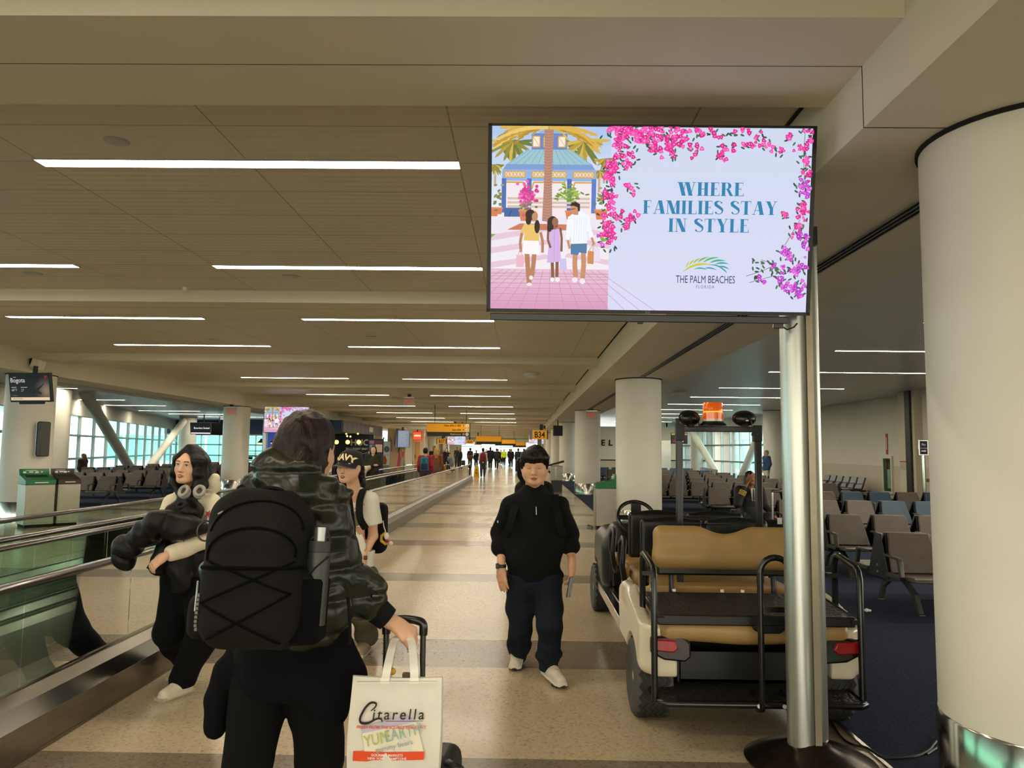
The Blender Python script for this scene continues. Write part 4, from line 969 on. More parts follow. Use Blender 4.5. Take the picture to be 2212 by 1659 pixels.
p.rect(-.45, .2, .45, 2.2, '2a3252'); p.rect(-.38, 1.92, .4, 2.12, '6a3a4a'); p.rect(-.38, 1.92, -.1, 2.12, 'b58a90'); p.rect(-.38, 1.5, -.02, 1.88, '4a66a6'); p.rect(-.35, 1.6, -.2, 1.86, '9aa0c0'); p.rect(.0, 1.42, .4, 1.88, 'e6d2b4'); p.rect(-.42, 1.22, .0, 1.46, 'ece4d4'); p.rect(-.42, 1.12, -.02, 1.2, '3a4a86'); p.rect(.05, 1.1, .4, 1.38, '24305a'); p.rect(-.42, .5, .4, 1.08, 'e4dccf')
for k in range(7): p.rect(.06, 1.5+k*.05, .34, 1.515+k*.05, 'b08f70'); p.rect(-.3, 1.54+k*.045, -.06, 1.55+k*.045, 'a9b8e0')
part('board', mat('board_navy', '232c4a', rough=.5), pb, lambda m: m.box(-.48, .48, 0, .06, .1, 2.22)); p.build('poster', vcol_mat('print_matte'), pb, (0, -.004, 0)); part('finial', M_dark, pb, lambda m: [m.ball((s*.47, .03, 2.27), .05, 10, 8) for s in (-1, 1)])
mu = thing('mural_panel', 'painted mural of red, pink and green shapes on the wall past the posters', 'mural', (-9.15, 55, 0)); p = Pic()
p.rect(-.65, 0, .65, 3.1, 'c3a883'); p.poly([(-.2, 2.0), (-.05, 3.1), (.15, 3.1), (.1, 2.4), (.0, 1.7)], 'b0402f'); p.poly([(-.6, 1.5), (-.45, 2.5), (-.3, 2.2), (-.3, 1.4)], '8a6a72'); p.poly([(.1, 1.4), (.2, 2.6), (.3, 2.1), (.25, 1.2)], '4f7a5a'); p.poly([(.05, .3), (.2, 1.6), (.35, 1.0), (.3, .2)], 'b84f68'); p.poly([(.3, .2), (.4, 1.5), (.6, 1.6), (.6, .2)], '9aa57a'); p.ell(.48, 1.3, .1, .3, 'd4674f'); p.ell(.48, 1.5, .05, .08, 'e9d7a8'); p.poly([(.5, 0), (.6, .8), (.65, .2)], '3f6f5a')
part('board', M_wall, mu, lambda m: m.box(-.66, .66, 0, .08, 0, 3.12)); p.build('painting', vcol_mat('print_matte'), mu, (0, -.004, 0))
pc = thing('poster_stand', 'white poster stand with a brown bottle shape in front of the mural', 'poster stand', (-9.45, 52.2, 0)); p = Pic(); p.rect(-.32, .5, .32, 2.1, 'c9d2d0'); p.ell(.1, 1.6, .2, .22, '5a6a68'); p.poly([(-.12, .55), (-.2, .8), (-.12, 1.05), (-.03, 1.22), (.06, 1.05), (.14, .8), (.08, .55)], '9a5a30'); p.rect(.05, 1.2, .25, 1.22, '7a8a88'); p.rect(.08, 1.12, .25, 1.14, '7a8a88')
part('board', M_alu, pc, lambda m: m.box(-.35, .35, 0, .08, .05, 2.14)); p.build('poster', vcol_mat('print_matte'), pc, (0, -.004, 0)); part('foot', M_dark, pc, lambda m: m.box(-.3, .3, -.15, .25, 0, .05))
fd = thing('flight_display', 'tilted blue flight information screen beside the mural', 'display screen', (-8.55, 54.4, 2.35), R(38)); part('bezel', M_black, fd, lambda m: m.box(-.5, .5, 0, .3, -.62, .62)); p = Pic(); p.rect(-.46, -.6, .46, .6, '7d8796')
for k in range(14): p.rect(-.42, -.5+k*.075, .1+.3*((k*7) % 5)/5, -.47+k*.075, '9aa6b8')
p.build('picture', vcol_mat('screen_dim', .8), fd, (0, -.003, 0)); part('hanger', M_black, fd, lambda m: m.box(-.05, .05, .1, .2, .62, .85))
rs = thing('shop_sign', 'small square orange-red lit sign with white script by the beige door', 'shop sign', (-8.35, 60, 2.68)); M_red = mat('sign_red', 'f0532a', rough=.4, emit=.7, ecol='f0532a')
part('panel', M_red, rs, lambda m: m.box(-.33, .33, 0, .1, -.3, .3)); part('frame', mat('sign_red_frame', '8a2a14', rough=.4), rs, lambda m: [m.box(-.36, .36, -.01, .11, .3, .33), m.box(-.36, .36, -.01, .11, -.33, -.3), m.box(-.36, -.33, -.01, .11, -.3, .3), m.box(.33, .36, -.01, .11, -.3, .3)]); text('eSalon', .2, mat('sign_glow_white', 'fff4ea', rough=.4, emit=.9), rs, (0, -.006, .02), shear=.3, bold=.006); part('bracket', M_dark, rs, lambda m: m.box(-.04, .04, .02, .08, .33, .48))
dr = struct('door_1', mat('door_beige', 'c79f63', rough=.4, var=.06, scale=1), lambda m: m.box(-8.62, -8.2, 60.62, 60.69, 0, 2.2)); part('handle', M_dark, dr, lambda m: m.box(-8.58, -8.54, 60.58, 60.62, .9, 1.2))

# ------------------------------------------------------------------ gate fittings on the right
lt = thing('wall_letters', 'dark letters E and L on the gate wall between the white columns', 'wall lettering', (5.5, 46.98, 0))
for ch, px in (('E', 1303), ('L', 1319)):
    q = aty(px, 957, 46.95); text(ch, .5, M_dark, lt, (q.x-5.5, -.02, q.z), bold=.012, extrude=.01, name='letter')
hk = thing('hose_cabinet', 'tall glazed fire hose cabinet set in the right-hand wall', 'fire hose cabinet', (12.74, 26.7, 0), R(-90)); M_cabf = mat('cabinet_frame', 'd6d0bd', rough=.4, var=.03)
part('frame', M_cabf, hk, lambda m: [m.box(-.34, .34, -.06, 0, 1.48, 1.56), m.box(-.34, .34, -.06, 0, .26, .34), m.box(-.34, -.26, -.06, 0, .34, 1.48), m.box(.26, .34, -.06, 0, .34, 1.48)]); part('back', mat('cabinet_inside', '5f5747', rough=.6, var=.2), hk, lambda m: m.box(-.26, .26, -.03, -.01, .34, 1.48)); part('pane', M_glass, hk, lambda m: m.quad((-.26, -.05, .34), (.26, -.05, .34), (.26, -.05, 1.48), (-.26, -.05, 1.48)))
part('valve', mat('valve_red', '7a2a20', rough=.4), hk, lambda m: [m.box(-.06, .2, -.05, -.03, 1.34, 1.44), m.cyl((0, -.045, 1.1), (0, -.045, 1.34), .025, n=8)]); part('hose', mat('hose_white', 'b9b3a0', rough=.8), hk, lambda m: m.box(.02, .2, -.05, -.03, .45, 1.1))
fs = thing('fire_sign', 'narrow red vertical sign above the hose cabinet', 'sign', (12.735, 26.75, 1.98), R(-90)); part('plate', mat('fire_red', 'b5442f', rough=.4), fs, lambda m: m.box(-.06, .06, -.015, 0, -.36, .36)); part('letter_strip', M_signw, fs, lambda m: [m.box(-.02, .02, -.018, -.014, -.2, .22)])
al = thing('fire_alarm', 'small red fire alarm strobe high on the right-hand wall', 'fire alarm', (12.74, 25.35, 2.12), R(-90)); part('housing', mat('alarm_red', '6a2422', rough=.4), al, lambda m: m.box(-.1, .1, -.08, 0, -.12, .12), bevel=.03); part('strobe', M_signw, al, lambda m: m.prism([(-.06, 0), (.04, .06), (.04, -.06)], 1, -.11, -.08))
pu = thing('fire_call_point', 'small red pull station low on the right-hand wall beside the hose cabinet', 'fire alarm', (12.735, 25.1, 1.06), R(-90)); part('housing', MATS['alarm_red'], pu, lambda m: m.box(-.07, .07, -.06, 0, -.1, .1), bevel=.01); part('handle', M_signw, pu, lambda m: m.box(-.03, .03, -.07, -.06, -.05, 0))
nt_ = thing('wall_notice', 'grey notice with a red band by the bronze wall strip', 'sign', (11.995, 24.15, 1.27), R(-90)); part('plate', M_wall2, nt_, lambda m: m.box(-.2, .2, -.01, 0, -.16, .16)); part('band', MATS['fire_red'], nt_, lambda m: m.box(-.2, .2, -.013, -.009, .11, .15)); part('text_lines', mat('notice_grey', '8d8a7c', rough=.6), nt_, lambda m: [m.box(-.17, .17, -.013, -.009, -.12+k*.045, -.1+k*.045) for k in range(5)])
gs = thing('sign_stand', 'navy sign on a tall steel pole with a white arrow, at the right-hand wall', 'sign stand', (10.25, 19.6, 0), R(-8)); part('pole', M_steelv, gs, lambda m: m.cyl((0, 0, .02), (0, 0, 1.62), .045, n=16), smooth=40); part('base', M_steel, gs, lambda m: m.lathe([(.22, 0), (.22, .02), (.05, .04)], n=24)); part('frame', M_steelv, gs, lambda m: m.box(-.13, .13, -.04, .04, 1.6, 2.0), bevel=.01); part('panel', mat('sign_navy', '161a38', rough=.4), gs, lambda m: m.box(-.09, .09, -.045, -.038, 1.63, 1.97))
text('Sky', .075, M_signw, gs, (0, -.047, 1.88), bold=.001); text('Concierge', .045, M_signw, gs, (0, -.047, 1.79)); part('arrow', M_signw, gs, lambda m: m.prism([(-.06, 1.70), (.02, 1.70), (.02, 1.685), (.065, 1.715), (.02, 1.745), (.02, 1.73), (-.06, 1.73)], 1, -.048, -.045))
def plate(name, label, cat, y, z, w, h, col, x=12.24, d=.02):
    t = thing(name, label, cat, (x, y, z), R(-90)); part('plate', mat('plate_'+col, col, rough=.45, var=.1), t, lambda m: m.box(-w/2, w/2, -d, 0, -h/2, h/2)); part('rim', M_alu, t, lambda m: [m.box(-w/2-.008, w/2+.008, -d*.7, 0, h/2, h/2+.008), m.box(-w/2-.008, w/2+.008, -d*.7, 0, -h/2-.008, -h/2)]); return t
def plate_px(name, label, cat, px, py, w, h, col):
    d = ray(px, py); q = EYE+d*(12.24/d.x); return plate(name, label, cat, q.y, q.z, w, h, col)
plate_px('vent_grille', 'small grey grille high on the near right-hand wall', 'air vent', 2010, 920, .2, .16, '7a7462'); plate_px('wall_sign', 'narrow red sign high on the near right-hand wall', 'sign', 2012, 934, .08, .36, 'b5442f')
plate_px('wall_sign', 'small blue sign on the near right-hand wall', 'sign', 2013, 981, .12, .2, '4f7f93'); plate_px('wall_notice', 'grey and black notice on the near right-hand wall', 'sign', 2012, 998, .18, .36, '4c4a42'); plate_px('wall_sign', 'red square sign below the grey notice on the near right-hand wall', 'sign', 2013.5, 1017, .18, .32, 'b23a34')
pp = plate_px('call_panel', 'brown recessed call panel with a white handset on the near right-hand wall', 'call panel', 2032, 1027, .42, .56, '6a563f'); part('handset', M_signw, pp, lambda m: m.box(.06, .15, -.06, -.02, -.02, .2)); plate_px('wall_rail', 'short dark bumper rail on the near right-hand wall', 'wall rail', 2008, 1038, .55, .1, '5e5749')
# ------------------------------------------------------------------ ceiling fittings
def disc(name, label, cat, x, y, z, r, h, M, group=None):
    t = thing(name, label, cat, (x, y, z), 0, group); part('housing', M, t, lambda m: m.lathe([(r, 0), (r*.95, -h*.6), (r*.5, -h)], n=20), smooth=40); part('ring', M_alu, t, lambda m: m.lathe([(r*1.15, 0), (r*1.15, -.004), (r, -.006)], n=20)); return t
for k, (px, py, w) in enumerate(((252, 305, 'between the joint lines behind the nearest left strip light'), (72, 591, 'left of the second strip light'), (628, 597, 'right of the second strip light'), (208, 666, 'behind the second cross beam, far left'), (461, 733, 'over the middle of the corridor'), (800, 726, 'below the large screen side of the corridor'))):
    q = atz(px, py, 3.6); disc('ceiling_speaker', 'flat round ceiling disc '+w, 'ceiling fitting', q.x, q.y, 3.6, .09 if k else .07, .012, M_alu, 'ceiling discs')
q = atz(400, 621, 3.6); t = thing('ceiling_sprinkler', 'small white sprinkler head in the strip-lit ceiling', 'sprinkler', (q.x, q.y, 3.6)); part('body', M_signw, t, lambda m: m.lathe([(.03, 0), (.03, -.03), (.012, -.05), (.03, -.06)], n=12))
q = atz(1148, 806, 3.6); disc('smoke_detector', 'white dome detector on the ceiling left of the right-hand soffit', 'smoke detector', q.x, q.y, 3.6, .2, .12, M_signw)
q = atz(1468, 847, 3.6); t = thing('ceiling_box', 'small white box on the right gate ceiling above the amber beacon', 'ceiling fitting', (q.x, q.y, 3.6)); part('housing', M_signw, t, lambda m: m.box(-.2, .2, -.15, .15, -.08, 0), bevel=.01)
sp = thing('ceiling_loudspeaker', 'small white loudspeaker on the left soffit above the Bogota screen', 'loudspeaker', (-10.4, 15.75, 3.38)); part('bracket', M_dark, sp, lambda m: m.box(0, .1, -.05, .05, -.06, .06)); part('cabinet', M_white, sp, lambda m: m.box(.1, .3, -.16, .06, -.11, .11, Matrix.Rotation(R(18), 4, 'Y')), bevel=.03)
dv = thing('hanging_monitor', 'black angled monitor on the gate wall right of the B34 sign', 'display screen', (1.78, 38.0, 2.62), R(25)); part('bezel', M_black, dv, lambda m: m.box(-.25, .25, 0, .1, -.26, .26)); part('hanger', M_black, dv, lambda m: m.box(-.02, .02, .03, .08, .25, .53))
gp = thing('gate_podium', 'steel gate podium with a slanted black top, left of the right-hand columns', 'podium', (1.35, 30.5, 0)); part('body', M_binsteel, gp, lambda m: m.box(-.22, .25, -.3, .3, .45, 1.02), bevel=.01); part('plinth', mat('podium_slate', '2e363c', rough=.4), gp, lambda m: m.box(-.2, .23, -.28, .28, 0, .45)); part('top', M_black, gp, lambda m: m.prism([(-.34, 1.0), (.3, 1.16), (.3, 1.24), (-.34, 1.05)], 1, -.32, .32)); part('post', M_steelv, gp, lambda m: m.box(-.06, .0, -.305, -.3, .5, 1.0))
hm = thing('hanging_monitor', 'small bright monitor hung over the far seats, left of the golf cart mast', 'display screen', (9.15, 44.5, 2.42), 0); part('bezel', M_black, hm, lambda m: m.box(-.48, .48, 0, .1, -.32, .32)); part('hanger', M_black, hm, lambda m: m.box(-.03, .03, .03, .08, .3, 1.18)); p = Pic(); p.rect(-.45, -.28, .45, .28, '1c1412'); p.rect(-.45, .2, .45, .28, 'c9a03a'); p.ell(.15, -.05, .12, .2, 'd8b8b4'); p.rect(-.4, -.26, .0, -.1, '6a1f22'); p.build('picture', MATS['screen_dim'], hm, (0, -.003, 0))
wp = thing('advert_panel', 'tall white panel standing by the gate wall beyond the far seats', 'panel', (8.5, 45.5, 0)); part('panel', M_white, wp, lambda m: m.box(-.35, .35, 0, .12, .3, 2.3)); part('edge', M_dark, wp, lambda m: m.box(-.42, -.35, 0, .12, .3, 2.3)); part('foot', M_dark, wp, lambda m: m.box(-.3, .3, -.1, .2, 0, .3))
# ------------------------------------------------------------------ golf cart
M_tan = mat('cart_tan_vinyl', 'a58552', rough=.42, var=.1, scale=5, bump=.08, bscale=120)
M_cartw = mat('cart_white_body', 'ddd2ba', rough=.18, var=.02, coat=.6)
M_tyre = mat('tyre_rubber', '2b2a27', rough=.75, var=.15, scale=14, bump=.2); M_tyrew = mat('tyre_sidewall', '4b4c48', rough=.7, var=.15)
M_hub = mat('wheel_hub', 'b5a98c', rough=.4, var=.08)
M_shell = mat('seat_shell_black', '121411', rough=.35, var=.2, scale=10)
def tread_mat():
    M = mat('tread_plate', '23211e', rough=.5, var=0, spec=.6); nt = M.node_tree; b = nt.nodes['Principled BSDF']
    tc = nt.nodes.new('ShaderNodeTexCoord'); v = nt.nodes.new('ShaderNodeTexVoronoi'); v.inputs['Scale'].default_value = 34; v.distance = 'MANHATTAN'; nt.links.new(tc.outputs['Object'], v.inputs['Vector'])
    bp = nt.nodes.new('ShaderNodeBump'); bp.inputs['Strength'].default_value = .8; bp.inputs['Distance'].default_value = .01; nt.links.new(v.outputs['Distance'], bp.inputs['Height']); nt.links.new(bp.outputs['Normal'], b.inputs['Normal'])
    return M
M_tread = tread_mat()
CT = thing('golf_cart', 'white golf cart with tan rear seat and amber beacon, parked by the screen post', 'golf cart', (1.345, 4.45, 0))
def arc3(c, r, a0, a1, u, v, n=8):
    c, u, v = Vector(c), Vector(u), Vector(v)
    return [c+u*r*math.cos(R(a0+(a1-a0)*i/n))+v*r*math.sin(R(a0+(a1-a0)*i/n)) for i in range(n+1)]
def wheel(x, y, r, w, side):
    o = bpy.data.objects.new('wheel', None); COL.objects.link(o); o.parent = CT; o.location = (x, y, r)
    def tyre(m):
        prof = [(r*.62, -w*.42), (r*.8, -w*.5), (r*.93, -w*.47), (r, -w*.36), (r, w*.36), (r*.93, w*.47), (r*.8, w*.5), (r*.62, w*.42)]
        m.lathe([(a, b) for a, b in prof], n=48, M=Matrix.Rotation(PI/2, 3, 'Y'))
    part('tyre', M_tyrew, o, tyre, smooth=35)
    def tread(m):       # zig-zag ribs round the running surface
        for lane in range(5):
            zc = -w*.3+lane*w*.15; n = 44
            pts = [(zc+(.012 if k % 2 else -.012), (r+.003)*math.cos(2*PI*k/n), (r+.003)*math.sin(2*PI*k/n)) for k in range(n)]
            rs = []
            for k, p in enumerate(pts):
                p = Vector(p); rad = Vector((0, p.y, p.z)).normalized(); rs.append([p+Vector((s*w*.058, 0, 0))+rad*q for s, q in ((-1, -.006), (1, -.006), (1, .004), (-1, .004))])
            m.rings(rs, closed=True)
    part('tread', M_tyre, o, tread)
    part('rim', M_hub, o, lambda m: m.lathe([(r*.63, .0), (r*.6, side*w*.36), (r*.42, side*w*.30), (r*.2, side*w*.34), (r*.12, side*w*.42), (.001, side*w*.43)], n=32, M=Matrix.Rotation(PI/2, 3, 'Y')), smooth=40)
    part('wheel_nut', M_steelv, o, lambda m: [m.cyl((side*w*.3, r*.3*math.cos(k*PI/2), r*.3*math.sin(k*PI/2)), (side*w*.38, r*.3*math.cos(k*PI/2), r*.3*math.sin(k*PI/2)), .012, n=6) for k in range(4)])
for sx in (-1, 1): wheel(sx*.545, .42, .232, .235, sx); wheel(sx*.52, 3.5, .232, .2, sx)
part('axle', M_blackm, CT, lambda m: [m.cyl((-.5, .42, .232), (.5, .42, .232), .035), m.cyl((-.5, 3.5, .232), (.5, 3.5, .232), .03)])
part('chassis', M_black, CT, lambda m: [m.box(-.42, .42, .3, 3.7, .26, .33), m.box(-.54, .54, 1.0, 3.2, .28, .32)])
for sx in (-1, 1):
    part('running_board', M_steelv, CT, lambda m: [m.box(sx*.555-.035, sx*.555+.035, .98, 3.2, .26, .345), m.box(sx*.5-.02, sx*.5+.02, .98, 3.2, .335, .35)], bevel=.008)
    # rear wing: a smooth shell with a round arch over the wheel, wrapping round to the tail
    sd = SDF((-.72, -.12, .2), (-.2, 1.25, .86), .011); sd.D = sd.D
    sd.box((-.5, .58, .52), (.155, .5, .2), .07, 0); sd.box((-.46, .2, .48), (.14, .16, .17), .06, .03); sd.ell((-.5, .62, .68), (.15, .42, .07), .05)
    sd.cone((-.9, .42, .2), (-.33, .42, .2), .285, .285, .01, sub=True); sd.cut((0, 1.02, .5), (0, 1, -.35), .0); sd.cut((0, .05, .5), (0, -1, .0), 0); sd.cut((0, .06, .61), (0, -.2, 1), 0); sd.cut((0, 0, .325), (0, 0, -1), 0)
    sd.box((-.34, .62, .35), (.1, .8, .3), .02, .0, sub=True); sd.box((-.38, .6, .83), (.19, .9, .2), .0, .03, sub=True)
    o = sd.build('rear_wing', M_cartw, CT, relax=2)
    if sx > 0: o.scale = (-1, 1, 1)
    tl = part('tail_light', mat('tail_light_dark', '1c0d0b', rough=.2, coat=.5), CT, lambda m: m.prism([(-.60, .56), (-.60, .47), (-.52, .43), (-.40, .42), (-.365, .45), (-.37, .53), (-.42, .57)], 1, .02, .06), bevel=.012)
    part('red_lens', mat('tail_light_red', 'a3121a', rough=.15, coat=.6), tl, lambda m: m.prism([(-.59, .55), (-.59, .485), (-.47, .475), (-.44, .5), (-.46, .545)], 1, .008, .03), bevel=.008)
    if sx > 0: tl.scale = (-1, 1, 1)
    # grab rails either side of the deck
    part('grab_rail', M_blackm, CT, lambda m: m.tube([(sx*.585, -.02, .215), (sx*.585, -.02, .55), (sx*.585, -.02, .9), (sx*.585, .0, .945), (sx*.588, .03, .965), (sx*.592, .28, 1.0), (sx*.593, .32, .99), (sx*.593, .345, .95), (sx*.593, .35, .65)], .019, 10), smooth=50)
    part('rail_clamp', M_black, CT, lambda m: [m.box(sx*.57-.03, sx*.57+.03, .32, .38, .86, .885), m.box(sx*.56-.025, sx*.56+.035, -.03, .02, .655, .68)])
# folded rear deck with tan cushion under it
dk = part('cargo_deck', M_tread, CT, lambda m: m.prism([(.03, .655), (.56, .69), (.56, .72), (.03, .688)], 0, -.55, .56), bevel=.01)
part('deck_edge', M_black, dk, lambda m: [m.box(-.56, .565, .0, .035, .632, .69), m.prism([(.03, .64), (.56, .68), (.56, .725), (.03, .69)], 0, -.565, -.55), m.prism([(.03, .64), (.56, .68), (.56, .725), (.03, .69)], 0, .56, .575)], bevel=.008)
part('latch', M_black, dk, lambda m: m.prism([(-.02, .64), (.16, .64), (.16, .615), (.13, .595), (.02, .595), (-.02, .615)], 1, -.015, .03), bevel=.006)
part('bolt', M_signw, dk, lambda m: [m.cyl((u, .545, .725), (u, .545, .74), .012, n=8) for u in (-.5, -.36, -.05, .08, .37, .46)])
sd = SDF((-.6, -.06, .46), (.62, .6, .7), .011); sd.box((0, .28, .59), (.545, .27, .062), .055, .02); sd.ell((0, .25, .56), (.5, .23, .06), .04); sd.wave(.004, .07, 3); sd.build('folded_cushion', M_tan, CT, relax=2)
# rear back rest: rounded slab with the dip in its top edge
sd = SDF((-.56, .5, .78), (.56, .82, 1.22), .008)
sd.box((0, .66, .998), (.475, .058, .135), .057, .02); sd.cone((-.4, .66, .93), (.4, .66, .93), .07, .07, .04)
for s in (-1, 1): sd.box((s*.5, .66, 1.14), (.12, .2, .05), .02, .0, [V3 for V3 in ((math.cos(.5*s), 0, math.sin(.5*s)), (0, 1, 0), (-math.sin(.5*s), 0, math.cos(.5*s)))], sub=True) if False else None
sd.ell((0, .66, 1.215), (.17, .3, .135), .05, sub=True); sd.wave(.003, .09, 5)
sd.build('rear_backrest', M_tan, CT, relax=2)
part('backrest_frame', M_blackm, CT, lambda m: [m.tube([(s*.34, .72, .66), (s*.34, .74, .8), (s*.34, .72, .98)], .018, 8) for s in (-1, 1)]+[m.tube([(-.47, .72, .95), (-.53, .68, .93), (-.55, .55, .9), (-.56, .42, .86), (-.57, .36, .8)], .02, 8)], smooth=50)
part('backrest_panel', M_shell, CT, lambda m: m.box(-.44, .44, .71, .74, .8, 1.06), bevel=.02)
# forward-facing benches
def bench(y, zt, cx=0.0):
    sd = SDF((-.62, y-.16, .68), (.62, y+.16, 1.22), .011)
    for s in (-1, 1): sd.box((s*.24, y, .94), (.23, .03, .185), .028, .02); sd.ell((s*.24, y, 1.06), (.215, .035, .085), .02)
    sd.box((0, y, .9), (.2, .028, .14), .02, .03)
    o = sd.build('seat_shell', M_shell, CT, relax=1); o.location.x = cx
    part('back_cushion', M_tan, CT, lambda m: [m.box(s*.24-.21+cx, s*.24+.21+cx, y+.03, y+.09, .8, 1.1) for s in (-1, 1)], bevel=.03)
    part('seat_cushion', M_tan, CT, lambda m: m.box(-.5+cx, .5+cx, y+.03, y+.5, .62, .72), bevel=.04)
    part('seat_base', M_cartw, CT, lambda m: m.box(-.47, .47, y+.06, y+.46, .34, .62), bevel=.03)
    part('shell_seam', M_black, CT, lambda m: [m.tube([(cx-.26, y-.034, 1.09), (cx+.2, y-.034, 1.09), (cx+.2, y-.036, .84)], .004, 6)])
    for s in (-1, 1):
        part('hip_rail', M_black, CT, lambda m: m.tube([(s*.53, y+.42, .6), (s*.56, y+.44, .78), (s*.56, y+.42, .9), (s*.55, y+.36, .945), (s*.55, y+.26, .94), (s*.56, y+.2, .9), (s*.575, y+.18, .76), (s*.56, y+.22, .66), (s*.53, y+.3, .6)], .021, 8, closed=True), smooth=50)
        part('arm_pad', M_tan, CT, lambda m: m.ball((s*.53, y+.3, .7), (.03, .09, .06), 12, 8), smooth=60)
bench(1.25, 1.13); bench(1.88, 1.13)
part('rear_seat_cushion', M_tan, CT, lambda m: m.box(-.5, .5, .74, 1.2, .62, .72), bevel=.04); part('rear_seat_base', M_black, CT, lambda m: m.box(-.47, .47, .7, 1.2, .3, .62), bevel=.02)
# mast with beacon and lamps
def post(m, x): m.box(x-.022, x+.022, .93, .97, .7, 1.8)
part('mast', M_blackm, CT, lambda m: [post(m, -.237), post(m, .32), m.box(-.255, .338, .93, .97, 1.765, 1.805)], bevel=.005)
part('mast_bracket', M_black, CT, lambda m: [m.box(-.262, -.2, .925, .975, 1.70, 1.82), m.box(.285, .345, .925, .975, 1.70, 1.815), m.box(-.262, -.235, .93, .97, 1.8, 1.86), m.box(.27, .31, .92, .94, 1.74, 1.76)], bevel=.004)
bc = bpy.data.objects.new('beacon', None); COL.objects.link(bc); bc.parent = CT; bc.location = (.005, .95, 1.81)
part('base', M_black, bc, lambda m: m.lathe([(.095, 0), (.09, .012), (.075, .02), (.074, .03)], n=32), smooth=40)
M_amber = mat('beacon_amber', 'd8560a', rough=.12, var=.03, emit=.32, ecol='e0600a', coat=.6)
part('amber_lens', M_amber, bc, lambda m: m.lathe([(.072, .045), (.073, .09), (.066, .093), (.066, .1), (.071, .103), (.07, .152), (.066, .162), (.001, .166)], n=40), smooth=40)
part('clear_band', mat('beacon_band', 'e6d9c6', rough=.15, var=.03, coat=.5), bc, lambda m: m.lathe([(.073, .03), (.073, .045)], n=40), smooth=40)
part('inner_ring', mat('beacon_inner', 'ffb24a', rough=.2, emit=1.2, ecol='ffa02a'), bc, lambda m: m.lathe([(.0665, .093), (.0665, .1)], n=40), smooth=40)
for sx, rz in ((-.165, 0), (.225, 0)):
    lm = bpy.data.objects.new('work_lamp', None); COL.objects.link(lm); lm.parent = CT; lm.location = (sx, .95, 1.862); lm.rotation_euler = (R(-8), 0, R(-10 if sx > 0 else 14))
    part('housing', M_blackm, lm, lambda m: m.ball((0, 0, 0), (.077, .045, .052), 24, 14), smooth=60); part('rim', M_black, lm, lambda m: m.tube([(.078*math.cos(a), -.006, .053*math.sin(a)) for a in [2*PI*k/28 for k in range(28)]], .005, 6, closed=True), smooth=50)
    part('bracket', M_black, lm, lambda m: m.box(-.015, .025, -.02, .02, -.07, -.045)); part('wire', M_black, lm, lambda m: m.tube([(.02, -.045, .01), (.04, -.06, -.03), (.05, -.05, -.07)], .004, 6))
    if sx > 0: part('switch', M_signw, lm, lambda m: m.box(.005, .025, -.05, -.044, -.028, -.018))
part('info_plate', mat('info_plate', 'c9d0d2', rough=.4), CT, lambda m: m.box(-.13, -.05, .97, .975, 1.81, 1.87))
# hoop handle and foot rest
part('hoop_handle', M_blackm, CT, lambda m: m.tube([(-.005, .1, .24), (-.005, -.04, .185), (-.005, -.09, .2), (-.005, -.1, .3), (-.005, -.1, .95)]+arc3((.08, -.1, .95), .085, 180, 0, (1, 0, 0), (0, 0, 1), 10)+[(.165, -.1, .3), (.165, -.09, .2), (.165, -.04, .185), (.165, .1, .24)], .018, 10), smooth=50)
part('hoop_crossbar', M_blackm, CT, lambda m: [m.box(.0, .165, -.115, -.085, .735, .765)])
part('foot_plate', M_tread, CT, lambda m: m.box(-.53, .57, -.06, .3, .222, .235)); part('foot_rail', M_blackm, CT, lambda m: m.tube([(-.57, .2, .222), (-.57, .0, .222), (-.56, -.05, .222), (-.53, -.075, .222), (.55, -.075, .222), (.585, -.05, .222), (.59, .0, .222), (.59, .2, .222)], .02, 10), smooth=50)
part('foot_bolt', M_signw, CT, lambda m: [m.cyl((u, -.1, .222), (u, -.09, .222), .012, n=8) for u in (-.02, .12)])
part('storage_tray', M_black, CT, lambda m: [m.box(-.38, .4, .28, .66, .235, .26), m.box(-.38, .4, .28, .3, .235, .42), m.box(-.4, -.38, .28, .66, .235, .6), m.box(.4, .42, .28, .66, .235, .6), m.box(-.4, .42, .64, .68, .235, .64)], bevel=.005)
# front cowl, wheel
sd = SDF((-.72, 2.5, .2), (.72, 4.0, 1.06), .02); sd.box((0, 3.3, .56), (.58, .5, .3), .16, .02); sd.box((0, 3.0, .78), (.5, .18, .16), .09, .05); sd.cone((-.8, 3.5, .22), (.8, 3.5, .22), .3, .3, .01, sub=True); sd.box((0, 2.75, .5), (.48, .3, .22), .05, .02, sub=True); sd.cut((0, 0, .28), (0, 0, -1))
sd.build('front_cowl', M_shell, CT, relax=2)
sw = bpy.data.objects.new('steering_wheel', None); COL.objects.link(sw); sw.parent = CT; sw.location = (-.31, 2.52, 1.03); sw.rotation_euler = (R(52), 0, 0)
part('rim', M_blackm, sw, lambda m: m.tube([(.165*math.cos(a), .165*math.sin(a), 0) for a in [2*PI*k/40 for k in range(40)]], .017, 10, closed=True), smooth=50)
part('spoke', M_black, sw, lambda m: [m.box(-.155, .155, -.02, .02, -.02, .0), m.box(-.02, .02, -.155, 0, -.02, 0)], bevel=.006); part('hub', M_black, sw, lambda m: m.lathe([(.05, -.04), (.055, .01), (.03, .02)], n=20), smooth=40); part('column', M_black, sw, lambda m: m.cyl((0, 0, -.5), (0, 0, -.03), .025))
part('clipboard_holder', M_black, CT, lambda m: m.box(-.34, -.25, 2.6, 2.64, 1.06, 1.15), bevel=.006)
